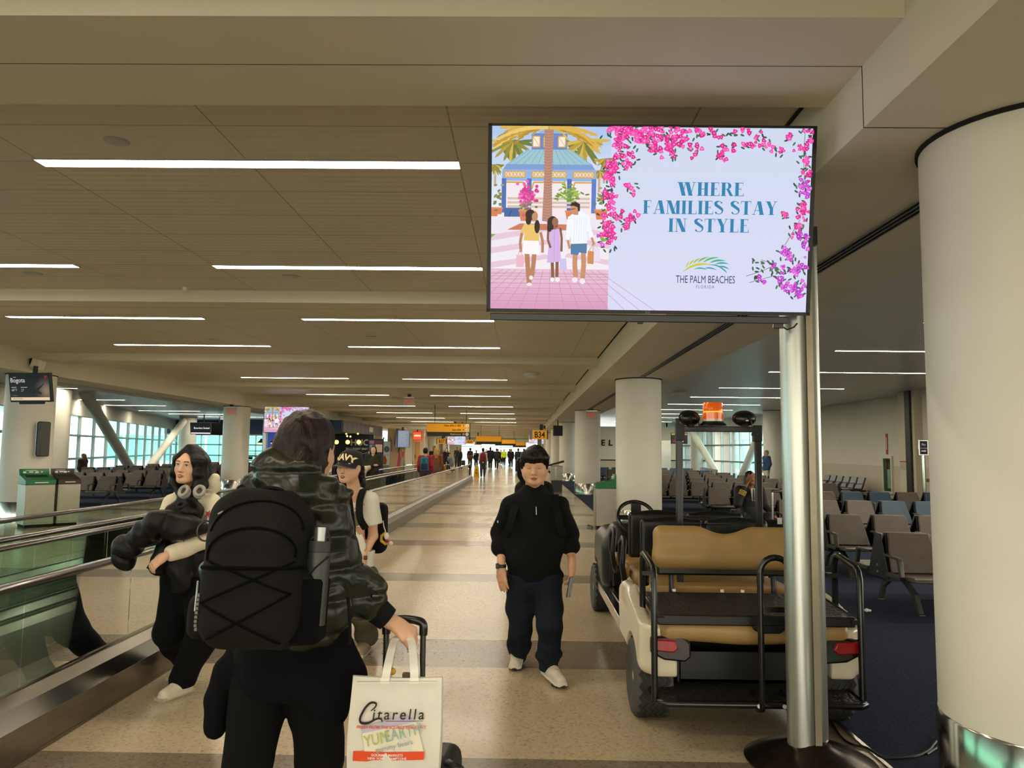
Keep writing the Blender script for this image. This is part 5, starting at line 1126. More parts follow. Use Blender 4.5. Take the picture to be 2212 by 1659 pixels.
part('charge_cable', M_black, CT, lambda m: m.tube([(-.5, 1.55, .55), (-.53, 1.3, .5), (-.545, 1.1, .42), (-.52, .95, .36), (-.48, 1.1, .345)], .008, 8), smooth=50)
rag = thing('cleaning_rags', 'crumpled grey and white rags in the tray of the golf cart', 'rags', (1.62, 4.85, .262)); sd = SDF((-.2, -.13, -.02), (.2, .14, .17), .008); sd.ell((-.06, 0, .05), (.1, .08, .06), .02); sd.ell((.08, .0, .045), (.09, .07, .05), .02); sd.wave(.03, .03, 11); sd.cut((0, 0, 0), (0, 0, -1)); sd.build('cloth', mat('rag_grey', '9a9488', rough=.9, var=.25, scale=20), rag)
rg2 = thing('pink_rag', 'small scrap of pink cloth in the golf cart tray', 'rags', (1.3, 4.8, .262)); sd = SDF((-.07, -.05, -.01), (.07, .05, .06), .006); sd.ell((0, 0, .015), (.05, .035, .02), 0); sd.wave(.015, .02, 4); sd.cut((0, 0, 0), (0, 0, -1)); sd.build('cloth', mat('rag_pink', '8a5a5a', rough=.9), rg2)

# ------------------------------------------------------------------ tandem seats
M_seat = mat('seat_leather_taupe', '5d534b', rough=.42, var=.1, scale=6, bump=.05, bscale=160); M_seatb = mat('seat_leather_blue', '33495c', rough=.42, var=.1, scale=6); M_seatg = mat('seat_leather_grey', '77777a', rough=.4, var=.08)
M_frame = mat('seat_frame_grey', '4b4c48', rough=.4, metal=.5, var=.08); M_backsh = mat('seat_back_shell', '121418', rough=.45, var=.1)
def seat_parts(M):
    P = {}
    P['seat'] = part('seat', M, None, lambda m: m.prism([(-.70, .405), (-.70, .44), (-.66, .455), (-.3, .43), (-.2, .425), (-.2, .39)], 0, .03, .57), bevel=.015)
    def back(m):
        A = [(-.225, .44, .035, .565), (-.15, .62, .05, .55), (-.06, .885, .085, .515)]
        rs = []
        for y, z, x0, x1 in A: rs.append([(x0, y, z), (x1, y, z), (x1, y+.035, z-.012), (x0, y+.035, z-.012)])
        m.rings(rs)
    P['backrest'] = part('backrest', M, None, back, bevel=.012)
    def shell(m):
        A = [(-.19, .40, .02, .58), (-.115, .62, .04, .56), (-.02, .88, .078, .522)]
        m.rings([[(x0, y, z), (x1, y, z), (x1, y+.018, z-.006), (x0, y+.018, z-.006)] for y, z, x0, x1 in A])
    P['back_shell'] = part('back_shell', M_backsh, None, shell)
    P['armrest'] = part('armrest', M_frame, None, lambda m: m.prism([(-.22, .40), (-.5, .40), (-.53, .44), (-.5, .62), (-.47, .645), (-.16, .655), (-.16, .63), (-.44, .62), (-.49, .45), (-.22, .45)], 0, -.02, .025), bevel=.006)
    P['leg'] = part('leg', M_frame, None, lambda m: [m.tube([(0, -.1, .36), (0, -.34, .2), (0, -.43, .012)], .02, 6, flat=(.045, .05)), m.tube([(0, .1, .36), (0, .34, .2), (0, .43, .012)], .02, 6, flat=(.045, .05)), m.box(-.03, .03, -.46, -.4, 0, .015), m.box(-.03, .03, .4, .46, 0, .015)])
    P['side_panel'] = part('side_panel', M_backsh, None, lambda m: m.prism([(-.23, .36), (.23, .36), (.05, .875), (-.05, .875)], 0, -.005, .012))
    for o in P.values(): COL.objects.unlink(o)
    return P
PT = {k: seat_parts(M) for k, M in (('t', M_seat), ('b', M_seatb), ('g', M_seatg))}
def put(src, parent, loc=(0, 0, 0), rz=0.0):
    o = src.copy(); COL.objects.link(o); o.parent = parent; o.location = loc; o.rotation_euler = (0, 0, rz); return o
def tandem(label, x, y, n, rz=0.0, kinds='t', double=True, group='rows of gate seats', fine=True):
    t = thing('gate_seating', label, 'row of seats', (x, y, 0), rz, group); t.scale = (1, 1, .89)
    for k in range(n):
        P = PT[kinds[k % len(kinds)]]
        for side in ((0, 1) if double else (0,)):
            rzs = PI*side; ox = .61*k+(.6 if side else 0)
            put(P['seat'], t, (ox, 0, 0), rzs); put(P['backrest'], t, (ox, 0, 0), rzs); put(P['back_shell'], t, (ox, 0, 0), rzs)
    P = PT['t']
    for k in range(n+1):
        for side in ((0, 1) if double else (0,)): put(P['armrest'], t, (.61*k-(.005 if not side else .0), 0, 0), PI*side)
    for k in ([0, n] if n < 4 else [0, n//2, n]):
        put(P['leg'], t, (.61*min(max(k, .35), n-.35), 0, 0))
    if double:
        put(P['side_panel'], t, (.0, 0, 0)); put(P['side_panel'], t, (.61*n-.01, 0, 0))
        part('bolt', M_alu, t, lambda m: [m.cyl((-.012, 0, zz), (-.004, 0, zz), .014, n=10) for zz in (.42, .5)])
    part('beam', M_blackm, t, lambda m: m.box(.02, .61*n-.02, -.14, .14 if double else -.04, .33, .385))
    return t
tandem('row of dark seats nearest the golf cart, two bolts on its end plate', 3.82, 8.3, 6)
tandem('second row of seats back from the golf cart, right of the screen post', 4.16, 10.7, 6)
tandem('row of taupe and blue seats where the pilot sits', 3.93, 13.9, 8, kinds='ttttbb')
tandem('row of two-tone blue seats in front of the hose cabinet wall', 6.4, 17.1, 7, kinds='tbb')
tandem('short row of seats behind the pilot, ending near the trash bin column', 4.35, 18.3, 3)
tandem('row of seats beyond the golf cart seats, fifth back on the right', 3.5, 21.8, 9)
tandem('row of seats sixth back on the right-hand carpet', 3.6, 25.2, 9); tandem('row of seats seventh back on the right-hand carpet', 3.7, 28.6, 9); tandem('row of seats eighth back on the right-hand carpet', 3.8, 32.0, 8)
tandem('row of seats ninth back on the right-hand carpet', 3.9, 35.5, 8, kinds='tb'); tandem('farthest row of seats on the right, before the E L letters', 4.0, 40, 8, kinds='b')
tandem('single-sided row of grey seats along the right-hand wall', 12.2, 30.8, 6, R(-90), 'g', False); tandem('single-sided row of seats along the right-hand window', 10.3, 44.0, 12, R(-97), 'g', False)
for k, (y, x, n) in enumerate(((21.0, -14.2, 5), (23.8, -15.5, 7), (26.5, -15.5, 7), (29.6, -17.3, 10), (32.8, -17.6, 10), (36.4, -18.0, 9), (43.0, -19.0, 6))):
    tandem('row of dark seats on the left-hand carpet, %s from the recycling bins' % ORD[k], x, y, n)
# far dining stools behind the hair of the woman in the hoodie
hs = thing('high_table', 'long high table with stools before the far left windows', 'table', (-17.5, 52, 0)); part('tabletop', M_dark, hs, lambda m: m.box(-2.5, 2.5, -.3, .3, 1.0, 1.06)); part('guard_rail', M_dark, hs, lambda m: [m.box(-2.5, 2.5, .6, .64, 1.35, 1.4), m.box(-2.5, 2.5, .6, .64, 1.15, 1.18)])
for k in range(4): part('leg', M_dark, hs, lambda m: m.box(-2.4+k*1.58, -2.32+k*1.58, -.05, .05, 0, 1.0))
for k in range(5):
    st = thing('bar_stool', 'dark bar stool at the high table before the far left windows', 'stool', (-19.4+k*.95, 51.4, 0), 0, 'bar stools at the high table'); part('seat', M_dark, st, lambda m: m.box(-.2, .2, -.18, .18, .7, .75)); part('backrest', M_dark, st, lambda m: m.box(-.2, .2, -.2, -.17, .8, 1.0)); [part('leg', M_dark, st, lambda m: m.box(a-.015, a+.015, b-.015, b+.015, 0, .7)) for a in (-.17, .17) for b in (-.15, .15)]
# loose things on the floor
ti = thing('tissue', 'crumpled white tissue on the navy carpet by the golf cart', 'tissue', (3.57, 8.03, .004)); sd = SDF((-.06, -.05, -.01), (.06, .05, .06), .004); sd.ell((-.015, 0, .015), (.03, .025, .018), .01); sd.ell((.02, 0, .012), (.025, .02, .014), .01); sd.wave(.012, .014, 2); sd.cut((0, 0, 0), (0, 0, -1)); sd.build('paper', mat('tissue_white', 'e6e2d6', rough=.9, var=.03), ti)
cb = thing('power_cable', 'thin black cable snaking over the floor from the screen post to the big white column', 'cable', (1.62, 4.2, 0)); pts = [atz(x, y, .008) for x, y in ((1787, 1553), (1800, 1566), (1812, 1585), (1826, 1600), (1845, 1609), (1868, 1614), (1885, 1623), (1900, 1633), (1918, 1638), (1950, 1638), (1985, 1632), (2008, 1620), (2018, 1608), (2030, 1596), (2045, 1591), (2066, 1586))]
pts = [Vector((1.60, 4.42, .008)), Vector((1.66, 4.62, .008))]+pts+[Vector((2.2, 4.28, .008))]
def cr(P, n=5):
    P = [Vector(p) for p in P]
    o = []
    for i in range(len(P)-1):
        a, b, c, d = P[max(i-1, 0)], P[i], P[i+1], P[min(i+2, len(P)-1)]
        for k in range(n):
            t = k/n; o.append(.5*((2*b)+(c-a)*t+(2*a-5*b+4*c-d)*t*t+(3*b-a-3*c+d)*t**3))
    return o+[P[-1]]
part('cord', M_black, cb, lambda m: m.tube([p-Vector((1.62, 4.2, 0)) for p in cr(pts)], .007, 8), smooth=60)
# ------------------------------------------------------------------ people: shared anatomy
V = lambda *a: np.array(a if len(a) > 1 else a[0], float)
def nrm(v): v = V(v); return v/np.linalg.norm(v)
M_skin = mat('skin_light', 'cfa07e', rough=.5, var=.05, scale=18, sss=.12); M_skin2 = mat('skin_pale', 'dcae8e', rough=.5, var=.05, scale=18, sss=.12); M_skin3 = mat('skin_brown', '8a5a3e', rough=.5, var=.06, scale=18, sss=.08)
def hair_mat(name, col, rough=.38): return mat(name, col, rough=rough, var=.25, scale=9, stretch=(14, 14, .7), bump=.4, bscale=16, spec=.28)
M_hairk = hair_mat('hair_black', '0b0807'); M_hairb = hair_mat('hair_dark_brown', '2a1a12'); M_hairl = hair_mat('hair_blond', 'b08a4a'); M_hairg = hair_mat('hair_grey', '8a8178')
M_eye = mat('eye_white', 'd9d2c8', rough=.25, var=.02); M_iris = mat('eye_iris', '1a100b', rough=.1, var=.05); M_lash = mat('eye_lash', '1c120d', rough=.6, var=.05); M_lip = mat('lip_rose', 'a4584c', rough=.4, var=.05); M_lip2 = mat('lip_muted', '96604f', rough=.5, var=.05); M_teeth = mat('teeth', 'e8dfd2', rough=.3, var=.02); M_brow = mat('brow_hair', '2c1c14', rough=.8, var=.1)

class Head:
    """a head frame: C at eye level, f the way the face points, u up."""
    def __init__(s, C, f, u=(0, 0, 1), k=1.0):
        s.C = V(C); s.f = nrm(f); u = V(u); s.r = nrm(np.cross(s.f, u)); s.u = np.cross(s.r, s.f); s.k = k
    def P(s, a, b, c): return s.C+s.k*(a*s.r+b*s.f+c*s.u)
    def M(s): return [s.r, s.f, s.u]
def add_head(sd, H, neck, soft=0.0, nr=.056):
    P, M, k = H.P, H.M(), H.k; e = lambda c, r, kk=.02, sub=False: sd.ell(P(*c), [x*k for x in r], kk, M, sub)
    sd.cone(P(0, -.02, -.05), neck, nr*k, nr*1.12, .03)
    e((0, -.016, .03), (.077, .096, .088), .02); e((0, .022, -.03), (.063+soft, .068, .088), .04)
    for s in (-1, 1):
        sd.cone(P(s*(.05+soft), .0, -.05), P(s*.02, .066, -.094), .022*k, .017*k, .035); e((s*.04, .056, -.03), (.026, .022, .026), .03)
    e((0, .074, -.095), (.02, .016, .014), .02)
    sd.cone(P(-.042, .073, .019), P(.042, .073, .019), .012*k, .012*k, .03)
    for s in (-1, 1): e((s*.032, .097, .002), (.021, .013, .012), .014, True)
    sd.cone(P(0, .086, .008), P(0, .105, -.034), .0075*k, .0115*k, .014)
    for s in (-1, 1): e((s*.0125, .094, -.037), (.0085, .009, .0075), .006)
    for s in (-1, 1): e((s*.031, .076, .001), (.0155, .0135, .0125), .005)
    e((0, .087, -.063), (.023, .0105, .0055), .006); e((0, .086, -.0735), (.019, .0105, .0065), .006)
    for s in (-1, 1): e((s*(.078+soft*.6), -.008, -.012), (.009, .018, .03), .008)
def hand(sd, W, d, n, side, curl=.5, spread=.1, k=1.0, thumb=.55):
    """W wrist, d along the hand, n away from the palm, side +1 puts the thumb on the side d x n."""
    d = nrm(d); n = V(n); n = nrm(n-d*(n@d)); t = np.cross(d, n)*side
    W = V(W); sd.cone(W-d*.03*k, W+d*.03*k, .026*k, .03*k, .015, flat=(n, 1.35))
    for q in (-.024, 0, .024): sd.cone(W+d*.025*k+t*q*.6*k, W+d*.088*k+t*q*k, .017*k, .0135*k, .02, flat=(n, 1.15))
    for i, (q, L) in enumerate(((.030, .068), (.010, .077), (-.010, .072), (-.029, .056))):
        p = W+d*.088*k+t*q*k; a = 0; dd = nrm(d+t*q*spread*10)
        for j, f in enumerate((.44, .32, .24)):
            a += curl*(.7, .9, .6)[j]*(1+.07*i); v = dd*math.cos(a)-n*math.sin(a); p2 = p+v*L*f*k; sd.cone(p, p2, (.0088, .0082, .0074)[j]*k, (.0082, .0074, .0064)[j]*k, .004); p = p2
    p = W+d*.03*k+t*.028*k; v = nrm(d*.75+t*thumb-n*.25); p2 = p+v*.038*k; sd.cone(p, p2, .0135*k, .0105*k, .012); v = nrm(v+d*.35-t*.25-n*.3*curl); sd.cone(p2, p2+v*.032*k, .0105*k, .008*k, .005)
def shoe(sd, heel, toe, z=0.0, w=.046, h=.075, pitch=0.0):
    heel, toe = V(heel), V(toe); d = toe-heel; L = np.linalg.norm(d); d = d/L
    a = heel+d*.04; b = toe-d*.045
    sd.cone(a+V(0, 0, .045), heel+d*.45*L+V(0, 0, .05), .043, .044, .02); sd.cone(heel+d*.4*L+V(0, 0, .052), b+V(0, 0, .034), .046, .038, .02, flat=((0, 0, 1), 1.05)); sd.cone(a+V(0, 0, .06), a+d*.03+V(0, 0, h+.03), .042, .042, .015)
    sd.cone(a+V(0, 0, .02), b+V(0, 0, .018), .046, .046, .005, flat=((0, 0, 1), 1.9))

def decal(parent, body, H, name, outline, M, off=.0012, ray_from=.25, n=4, world=None):
    """a thin shaped patch lying on the body surface; outline in head coordinates (right, up)."""
    bv = BVHTree.FromPolygons([v.co.copy() for v in body.data.vertices], [tuple(p.vertices) for p in body.data.polygons]) if '_bvh' not in CACHE or CACHE.get('_obj') != body.name else CACHE['_bvh']
    CACHE['_bvh'] = bv; CACHE['_obj'] = body.name
    out = []
    for i, a in enumerate(outline):
        b = outline[(i+1) % len(outline)]; out.append(a); out.append(((a[0]+b[0])/2, (a[1]+b[1])/2))
    cx = sum(p[0] for p in out)/len(out); cz = sum(p[1] for p in out)/len(out); bm = bmesh.new(); rings = []
    f = H.f
    def hit(x, z):
        o = Vector(H.P(x, ray_from, z)); q = bv.ray_cast(o, Vector(-f))
        return None if q[0] is None else q[0]+q[1]*off
    for k in range(n): 
        t = 1-k/n; rings.append([hit(cx+(x-cx)*t, cz+(z-cz)*t) for x, z in out])
    c = hit(cx, cz)
    if c is None or any(p is None for r in rings for p in r): bm.free(); return None
    Vv = [[bm.verts.new(p) for p in r] for r in rings]; vc = bm.verts.new(c); m = len(out)
    for a, b in zip(Vv, Vv[1:]):
        for i in range(m): bm.faces.new((a[i], a[(i+1) % m], b[(i+1) % m], b[i]))
    for i in range(m): bm.faces.new((Vv[-1][i], Vv[-1][(i+1) % m], vc))
    me = bpy.data.meshes.new(name); bm.to_mesh(me); bm.free(); me.materials.append(M); me.polygons.foreach_set('use_smooth', [True]*len(me.polygons))
    o = bpy.data.objects.new(name, me); COL.objects.link(o); o.parent = parent; return o
CACHE = {}
def oval(x, z, a, b, n=12, x1=1): return [(x+a*math.cos(2*PI*i/n), z+b*math.sin(2*PI*i/n)) for i in range(n)]
def face(parent, body, H, eyes='open', mouth='closed', lip=M_lip, gaze=(0, 0), brow=True, brow_w=1.0, thick=1.0):
    for s in (-1, 1):
        X = lambda pts: [(s*x, z) for x, z in pts]
        if eyes == 'open':
            decal(parent, body, H, 'eye', X([(.0155, -.001), (.022, .0035), (.031, .0052), (.040, .0035), (.0465, .0008), (.040, -.003), (.031, -.0045), (.022, -.0035)]), M_eye, .0012)
            gx, gz = gaze; decal(parent, body, H, 'iris', oval(s*.031+gx, gz+.0006, .0052, .0048), M_iris, .0022, n=3)
            decal(parent, body, H, 'eyelid', X([(.0145, -.0012), (.022, .0032), (.031, .005), (.040, .0036), (.0485, .0012), (.041, .006), (.031, .0078), (.021, .0056)]), M_lash, .0026, n=2)
            decal(parent, body, H, 'eyelid', X([(.020, -.0038), (.031, -.0052), (.043, -.0026), (.031, -.0045)]), M_lash, .002, n=2)
        else:
            decal(parent, body, H, 'eyelid', X([(.0145, -.0035), (.022, -.0055), (.031, -.0062), (.040, -.005), (.0485, -.002), (.041, -.0028), (.031, -.0036), (.021, -.0032)]), M_lash, .0016, n=2)
            decal(parent, body, H, 'eyelid', X([(.018, .0045), (.03, .0068), (.044, .004), (.03, .0058)]), M_brow, .0012, n=2)
        if brow: decal(parent, body, H, 'eyebrow', X([(.013, .0185), (.025, .0225), (.040, .0232), (.052, .018), (.041, .0262*1), (.026, .0262), (.0135, .0232)]), M_brow, .0012, n=2)
        decal(parent, body, H, 'nostril', oval(s*.0068, -.0425, .0032, .0018, 8), M_lash, .0015, n=2)
    if mouth == 'closed':
        decal(parent, body, H, 'lip', [(-.0235, -.0668), (-.012, -.0612), (-.004, -.0592), (0, -.0605), (.004, -.0592), (.012, -.0612), (.0235, -.0668), (.01, -.0672), (-.01, -.0672)], lip, .001)
        decal(parent, body, H, 'lip', [(-.0215, -.0685), (-.01, -.068), (.01, -.068), (.0215, -.0685), (.012, -.0765), (0, -.0792), (-.012, -.0765)], lip, .001)
        decal(parent, body, H, 'lip_line', [(-.025, -.0668), (-.01, -.0668), (.01, -.0668), (.025, -.0668), (.01, -.0688), (-.01, -.0688)], M_lash, .0016, n=2)
    else:
        decal(parent, body, H, 'lip', [(-.0225, -.0675), (-.011, -.0605), (-.004, -.0582), (0, -.0597), (.004, -.0582), (.011, -.0605), (.0225, -.0675), (.012, -.0795), (0, -.0835), (-.012, -.0795)], lip, .001)
        decal(parent, body, H, 'mouth_gap', [(-.018, -.068), (-.008, -.0655), (.008, -.0655), (.018, -.068), (.008, -.0735), (-.008, -.0735)], M_lash, .0016, n=2)
        decal(parent, body, H, 'teeth', [(-.012, -.0672), (0, -.0662), (.012, -.0672), (.009, -.0702), (-.009, -.0702)], M_teeth, .0022, n=2)
def bounds(pts, pad=.16): P = np.array([V(p) for p in pts]); return P.min(0)-pad, P.max(0)+pad
def J(px, py, Y): return V(aty(px, py, Y))

# ------------------------------------------------------------------ the young man in black, walking this way
def young_man():
    t = thing('person', 'young man in black pullover and dark jeans, walking with lowered eyes', 'person', (0.1, 5.6, 0)); O = V(.1, 5.6, 0); j = lambda *a: J(*a)-O
    Hd = Head(j(1155, 1007, 5.5), (-.06, -1, -.10), (.0, -.1, 1), 1.12); neck = j(1155, 1066, 5.57)
    shR, shL = j(1100, 1096, 5.58), j(1211, 1096, 5.58); elR, elL = j(1083, 1155, 5.64), j(1228, 1158, 5.66); wrR, wrL = j(1083, 1222, 5.5), j(1236, 1215, 5.52)
    hpR, hpL = j(1128, 1268, 5.6), j(1180, 1268, 5.6); knR, knL = j(1123, 1350, 5.66), j(1188, 1352, 5.48); anR, anL = j(1120, 1424, 5.93), j(1184, 1446, 5.53)
    chest, waist, pel = j(1155, 1120, 5.58), j(1152, 1200, 5.58), j(1153, 1258, 5.6)
    lo, hi = bounds([Hd.C, wrR, wrL, anR, anL, V(0, 0, 0)], .2); lo[2] = -.02
    sd = SDF(lo, hi, .0045); add_head(sd, Hd, neck, .006, .06)
    sd.chain([neck-V(0, 0, .05), chest, waist, pel], [.07, .13, .13, .13], .04, flat=((0, 1, 0), 1.45))
    for a, b, c in ((shR, elR, wrR), (shL, elL, wrL)): sd.cone(neck-V(0, 0, .03), a, .04, .05, .03); sd.chain([a, b, c], [.052, .043, .028], .02); sd.cone(b, (b+c)/2, .042, .038, .02)
    for a, b, c in ((hpR, knR, anR), (hpL, knL, anL)): sd.chain([pel*.4+a*.6, a, b, c], [.06, .06, .05, .034], .02); sd.cone(c, c+V(0, -.03, -.04), .03, .026, .01)
    hand(sd, wrR+V(0, 0, -.01), (.10, -.12, -1), (-.55, -.75, 0), 1, .22, .04, 1.08, .35); hand(sd, wrL+V(0, 0, -.01), (-.02, -.1, -1), (.85, -.45, 0), -1, .62, .03, 1.08, .5)
    body = sd.build('body', M_skin, t, 2); face(t, body, Hd, 'down', 'closed', M_lip2, brow=False)
    # hair: full black crop with a fringe swept to one side
    sd = SDF(Hd.C-.17, Hd.C+.17, .004); e = lambda c, r, k=.02, sub=False: sd.ell(Hd.P(*c), [x*Hd.k for x in r], k, Hd.M(), sub)
    e((0, -.018, .045), (.086, .104, .09)); e((0, -.06, .0), (.08, .07, .085), .03); e((-.035, .055, .062), (.06, .05, .04), .03); e((.03, .06, .068), (.055, .045, .04), .03)
    for k in range(9): x = -.07+k*.0175; sd.cone(Hd.P(x*.8+.01, .06, .085), Hd.P(x, .088-abs(x)*.45, .026+.008*math.sin(k*2.1)-abs(x)*.12), .018*Hd.k, .0065*Hd.k, .012)
    for s in (-1, 1): sd.cone(Hd.P(s*.078, .03, .03), Hd.P(s*.082, .02, -.015), .016*Hd.k, .006*Hd.k, .015)
    e((0, .15, -.02), (.072, .08, .055), .008, True); e((0, .06, -.075), (.1, .12, .06), .01, True)
    for s in (-1, 1): e((s*.092, -.005, -.02), (.02, .026, .03), .006, True)
    sd.wave(.004, .012, 5, (1.6, 1.6, .5)); sd.build('hair', M_hairk, t, 2)
    # pullover
    M_pull = mat('pullover_black', '090a0a', rough=.9, var=.2, scale=8, spec=.25)
    sd = SDF(lo, hi, .007); sd.chain([neck-V(0, 0, .14), chest+V(0, 0, .03), chest*.5+waist*.5, waist, pel+V(0, 0, -.0)], [.1, .185, .2, .195, .185], .05, flat=((0, 1, 0), 1.45))
    for a, b, c, s in ((shR, elR, wrR, -1), (shL, elL, wrL, 1)):
        sd.cone(neck+V(s*.02, .01, -.045), a+V(-s*.015, 0, .0), .05, .07, .05); e2 = b+(c-b)*.42; sd.chain([a, b], [.074, .066], .03); sd.cone(b, e2, .068, .058, .02); sd.cone(e2-(c-b)*.06, e2, .064, .062, .01)
    sd.cone(neck-V(0, 0, .07), Hd.P(0, -.035, -.115), .082, .07, .03); sd.cone(pel+V(.1, 0, .02), pel+V(.19, -.02, .06), .06, .03, .05)
    sd.cone(neck-V(0, 0, .2), Hd.P(0, -.02, -.03), .058, .062, 0, sub=True); sd.cone(j(1157, 1040, 5.41), j(1158, 1056, 5.41), .095, .088, .006, sub=True); sd.cone(j(1158, 1056, 5.42), j(1163, 1084, 5.40), .07, .01, .006, sub=True); sd.cut(Hd.P(0, 0, -.125), (0, .25, 1), 0)
    sd.cut(pel+V(0, 0, .012), (.12, 0, -1)); [sd.box(b+(c-b)*.7, (.1, .12, .0), 0, 0) for b, c in ()]
    sd.wave(.013, .07, 21, (1, 1, 1.6)); sd.build('pullover', M_pull, t, 2)
    sdc = SDF(neck-.16, neck+.16, .006); sdc.cone(neck-V(0, 0, .12), neck+V(0, -.0, .03), .085, .064, .01); sdc.cut(neck+V(0, 0, .012), (0, .5, 1)); sdc.build('undershirt', mat('undershirt_grey', '7f8078', rough=.9, var=.1), t, 1)
    part('zip', M_alu, t, lambda m: m.tube([neck+V(.008, -.15, -.085), neck+V(.01, -.165, -.14)], .0025, 6)); part('sleeve_mark', M_signw, t, lambda m: m.box(shR[0]-.085, shR[0]-.078, shR[1]-.02, shR[1]+.02, shR[2]-.11, shR[2]-.095))
    M_jean = mat('jeans_dark', '131a26', rough=.85, spec=.25, var=.28, scale=5, bump=.1, bscale=200)
    sd = SDF(lo, hi, .007); sd.cone(pel-V(.05, 0, -.05), pel+V(.05, 0, .05), .155, .155, .03, flat=((0, 1, 0), 1.25)); 
    for a, b, c in ((hpR, knR, anR), (hpL, knL, anL)): sd.chain([a+V(0, 0, .02), a*.5+b*.5, b, b*.4+c*.6, c+V(0, .01, .05)], [.112, .104, .088, .08, .076], .025, flat=((0, 1, 0), 1.05))
    sd.cut(pel+V(0, 0, .07), (0, 0, 1)); sd.cut(anL+V(0, 0, .045), (0, .2, -1)) if False else None
    sd.wave(.010, .045, 8, (.7, .7, 1.8)); sd.wave(.012, .03, 9, (.6, .6, 2), (anL-V(.15, .15, .02), anL+V(.15, .15, .22))); sd.wave(.012, .03, 10, (.6, .6, 2), (anR-V(.15, .15, .02), anR+V(.15, .15, .22)))
    sd.build('jeans', M_jean, t, 2)
    M_shoe = mat('shoe_white', 'cfc6b4', rough=.7, var=.1, scale=14, bump=.15); M_sole = mat('shoe_sole', 'd8d2c4', rough=.6, var=.05); M_solek = mat('shoe_black', '14110f', rough=.5)
    for nm, hl, to in (('shoe', anL+V(-.02, .07, -anL[2]+.03), anL+V(.10, -.215, -anL[2]+.008)), ('shoe', anR+V(.0, .07, -anR[2]+.04), anR+V(-.03, -.21, -anR[2]+.006))):
        l2, h2 = bounds([hl, to], .1); sd = SDF(l2, h2, .005); shoe(sd, hl, to); o = sd.build(nm, M_shoe, t, 2)
        d = nrm((to-hl)*V(1, 1, 0)); q = np.cross(d, V(0, 0, 1))
        sd = SDF(l2, h2, .005); sd.cone(hl+d*.04+V(0, 0, .016), to-d*.05+V(0, 0, .016), .05, .05, .005, flat=((0, 0, 1), 2.6)); sd.build('sole', M_sole, o, 1)
        part('toe_cap', M_solek, o, lambda m: m.tube([to-d*.09+V(0, 0, .006)+q*.046, to-d*.03+V(0, 0, .01)+q*.036, to+d*.004+V(0, 0, .014), to-d*.03+V(0, 0, .01)-q*.036, to-d*.09+V(0, 0, .006)-q*.046], .009, 6), smooth=50)
        part('lace', M_sole, o, lambda m: [m.tube([hl+d*u+V(0, 0, .1-(u-.1)*.35)-q*.026, hl+d*u+V(0, 0, .107-(u-.1)*.35), hl+d*u+V(0, 0, .1-(u-.1)*.35)+q*.026], .0035, 6) for u in (.11, .13, .15, .17)])
        part('side_stripe', M_solek, o, lambda m: [m.tube([hl+d*(.09+.018*u)-q*.047+V(0, 0, .032), hl+d*(.07+.018*u)-q*.046+V(0, 0, .052+.006*u)], .004, 6) for u in range(3)])
    b0 = wrR+V(0, 0, .0)
    w = part('watch', M_black, t, lambda m: m.lathe([(.034, -.012), (.036, -.011), (.036, .011), (.034, .012)], b0, 24), smooth=40); part('watch_face', M_blackm, w, lambda m: m.cbox(b0+V(-.028, -.022, 0), (.024, .024, .038), None), bevel=.005)
    # things he carries
    g = wrL+O; ph = thing('smartphone', 'dark smartphone held low in the left hand of the man in black', 'phone', tuple(g+V(-.02, -.07, -.16)), R(70)); ph.rotation_euler = (R(8), R(8), R(65))
    part('case', M_black, ph, lambda m: m.box(-.036, .036, -.004, .004, -.072, .072), bevel=.004); part('screen', mat('phone_glass', '8fa0a6', rough=.06, var=.05, spec=.8), ph, lambda m: m.box(-.033, .033, -.0052, -.0042, -.069, .069))
    bp = thing('backpack', 'black backpack worn by the young man in black, its straps over his shoulders', 'backpack', (.1, 5.6, 0)); M_strap = mat('strap_black', '0d0d0d', rough=.85, spec=.25, var=.15)
    for s, a in ((-1, shR), (1, shL)):
        x = a[0]*.78+neck[0]*.22
        part('strap', M_strap, bp, lambda m: m.tube(cr([V(x, .15, chest[2]+.12), V(x, .06, a[2]+.075), V(x, -.04, a[2]+.085), V(x+s*.004, -.115, a[2]-.0), V(x+s*.012, -.152, chest[2]+.05), V(x+s*.035, -.14, chest[2]-.05), V(x+s*.07, -.07, chest[2]-.12)], 4), .02, 6, flat=(.055, .012)), smooth=50)
    sd = SDF((-.2, .1, .85), (.26, .42, 1.5), .012); sd.box((neck[0], .24, 1.17), (.15, .09, .22), .07, .0); sd.build('main_bag', M_strap, bp, 2)
    nk = thing('neck_pillow', 'black travel pillow hanging behind the right side of the head of the man in black', 'travel pillow', (.1, 5.6, 0)); sd = SDF(Hd.P(.0, -.2, -.2)-.14, Hd.P(.14, -.1, .1)+.1, .007)
    sd.chain([Hd.P(.078, -.075, .045), Hd.P(.098, -.085, .0), Hd.P(.09, -.08, -.06), Hd.P(.07, -.075, -.12)], [.022, .03, .034, .03], .02); sd.cone(Hd.P(.09, -.08, .03), Hd.P(.135, -.09, .005), .02, .018, .02); sd.build('cushion', M_strap, nk, 1)
young_man()

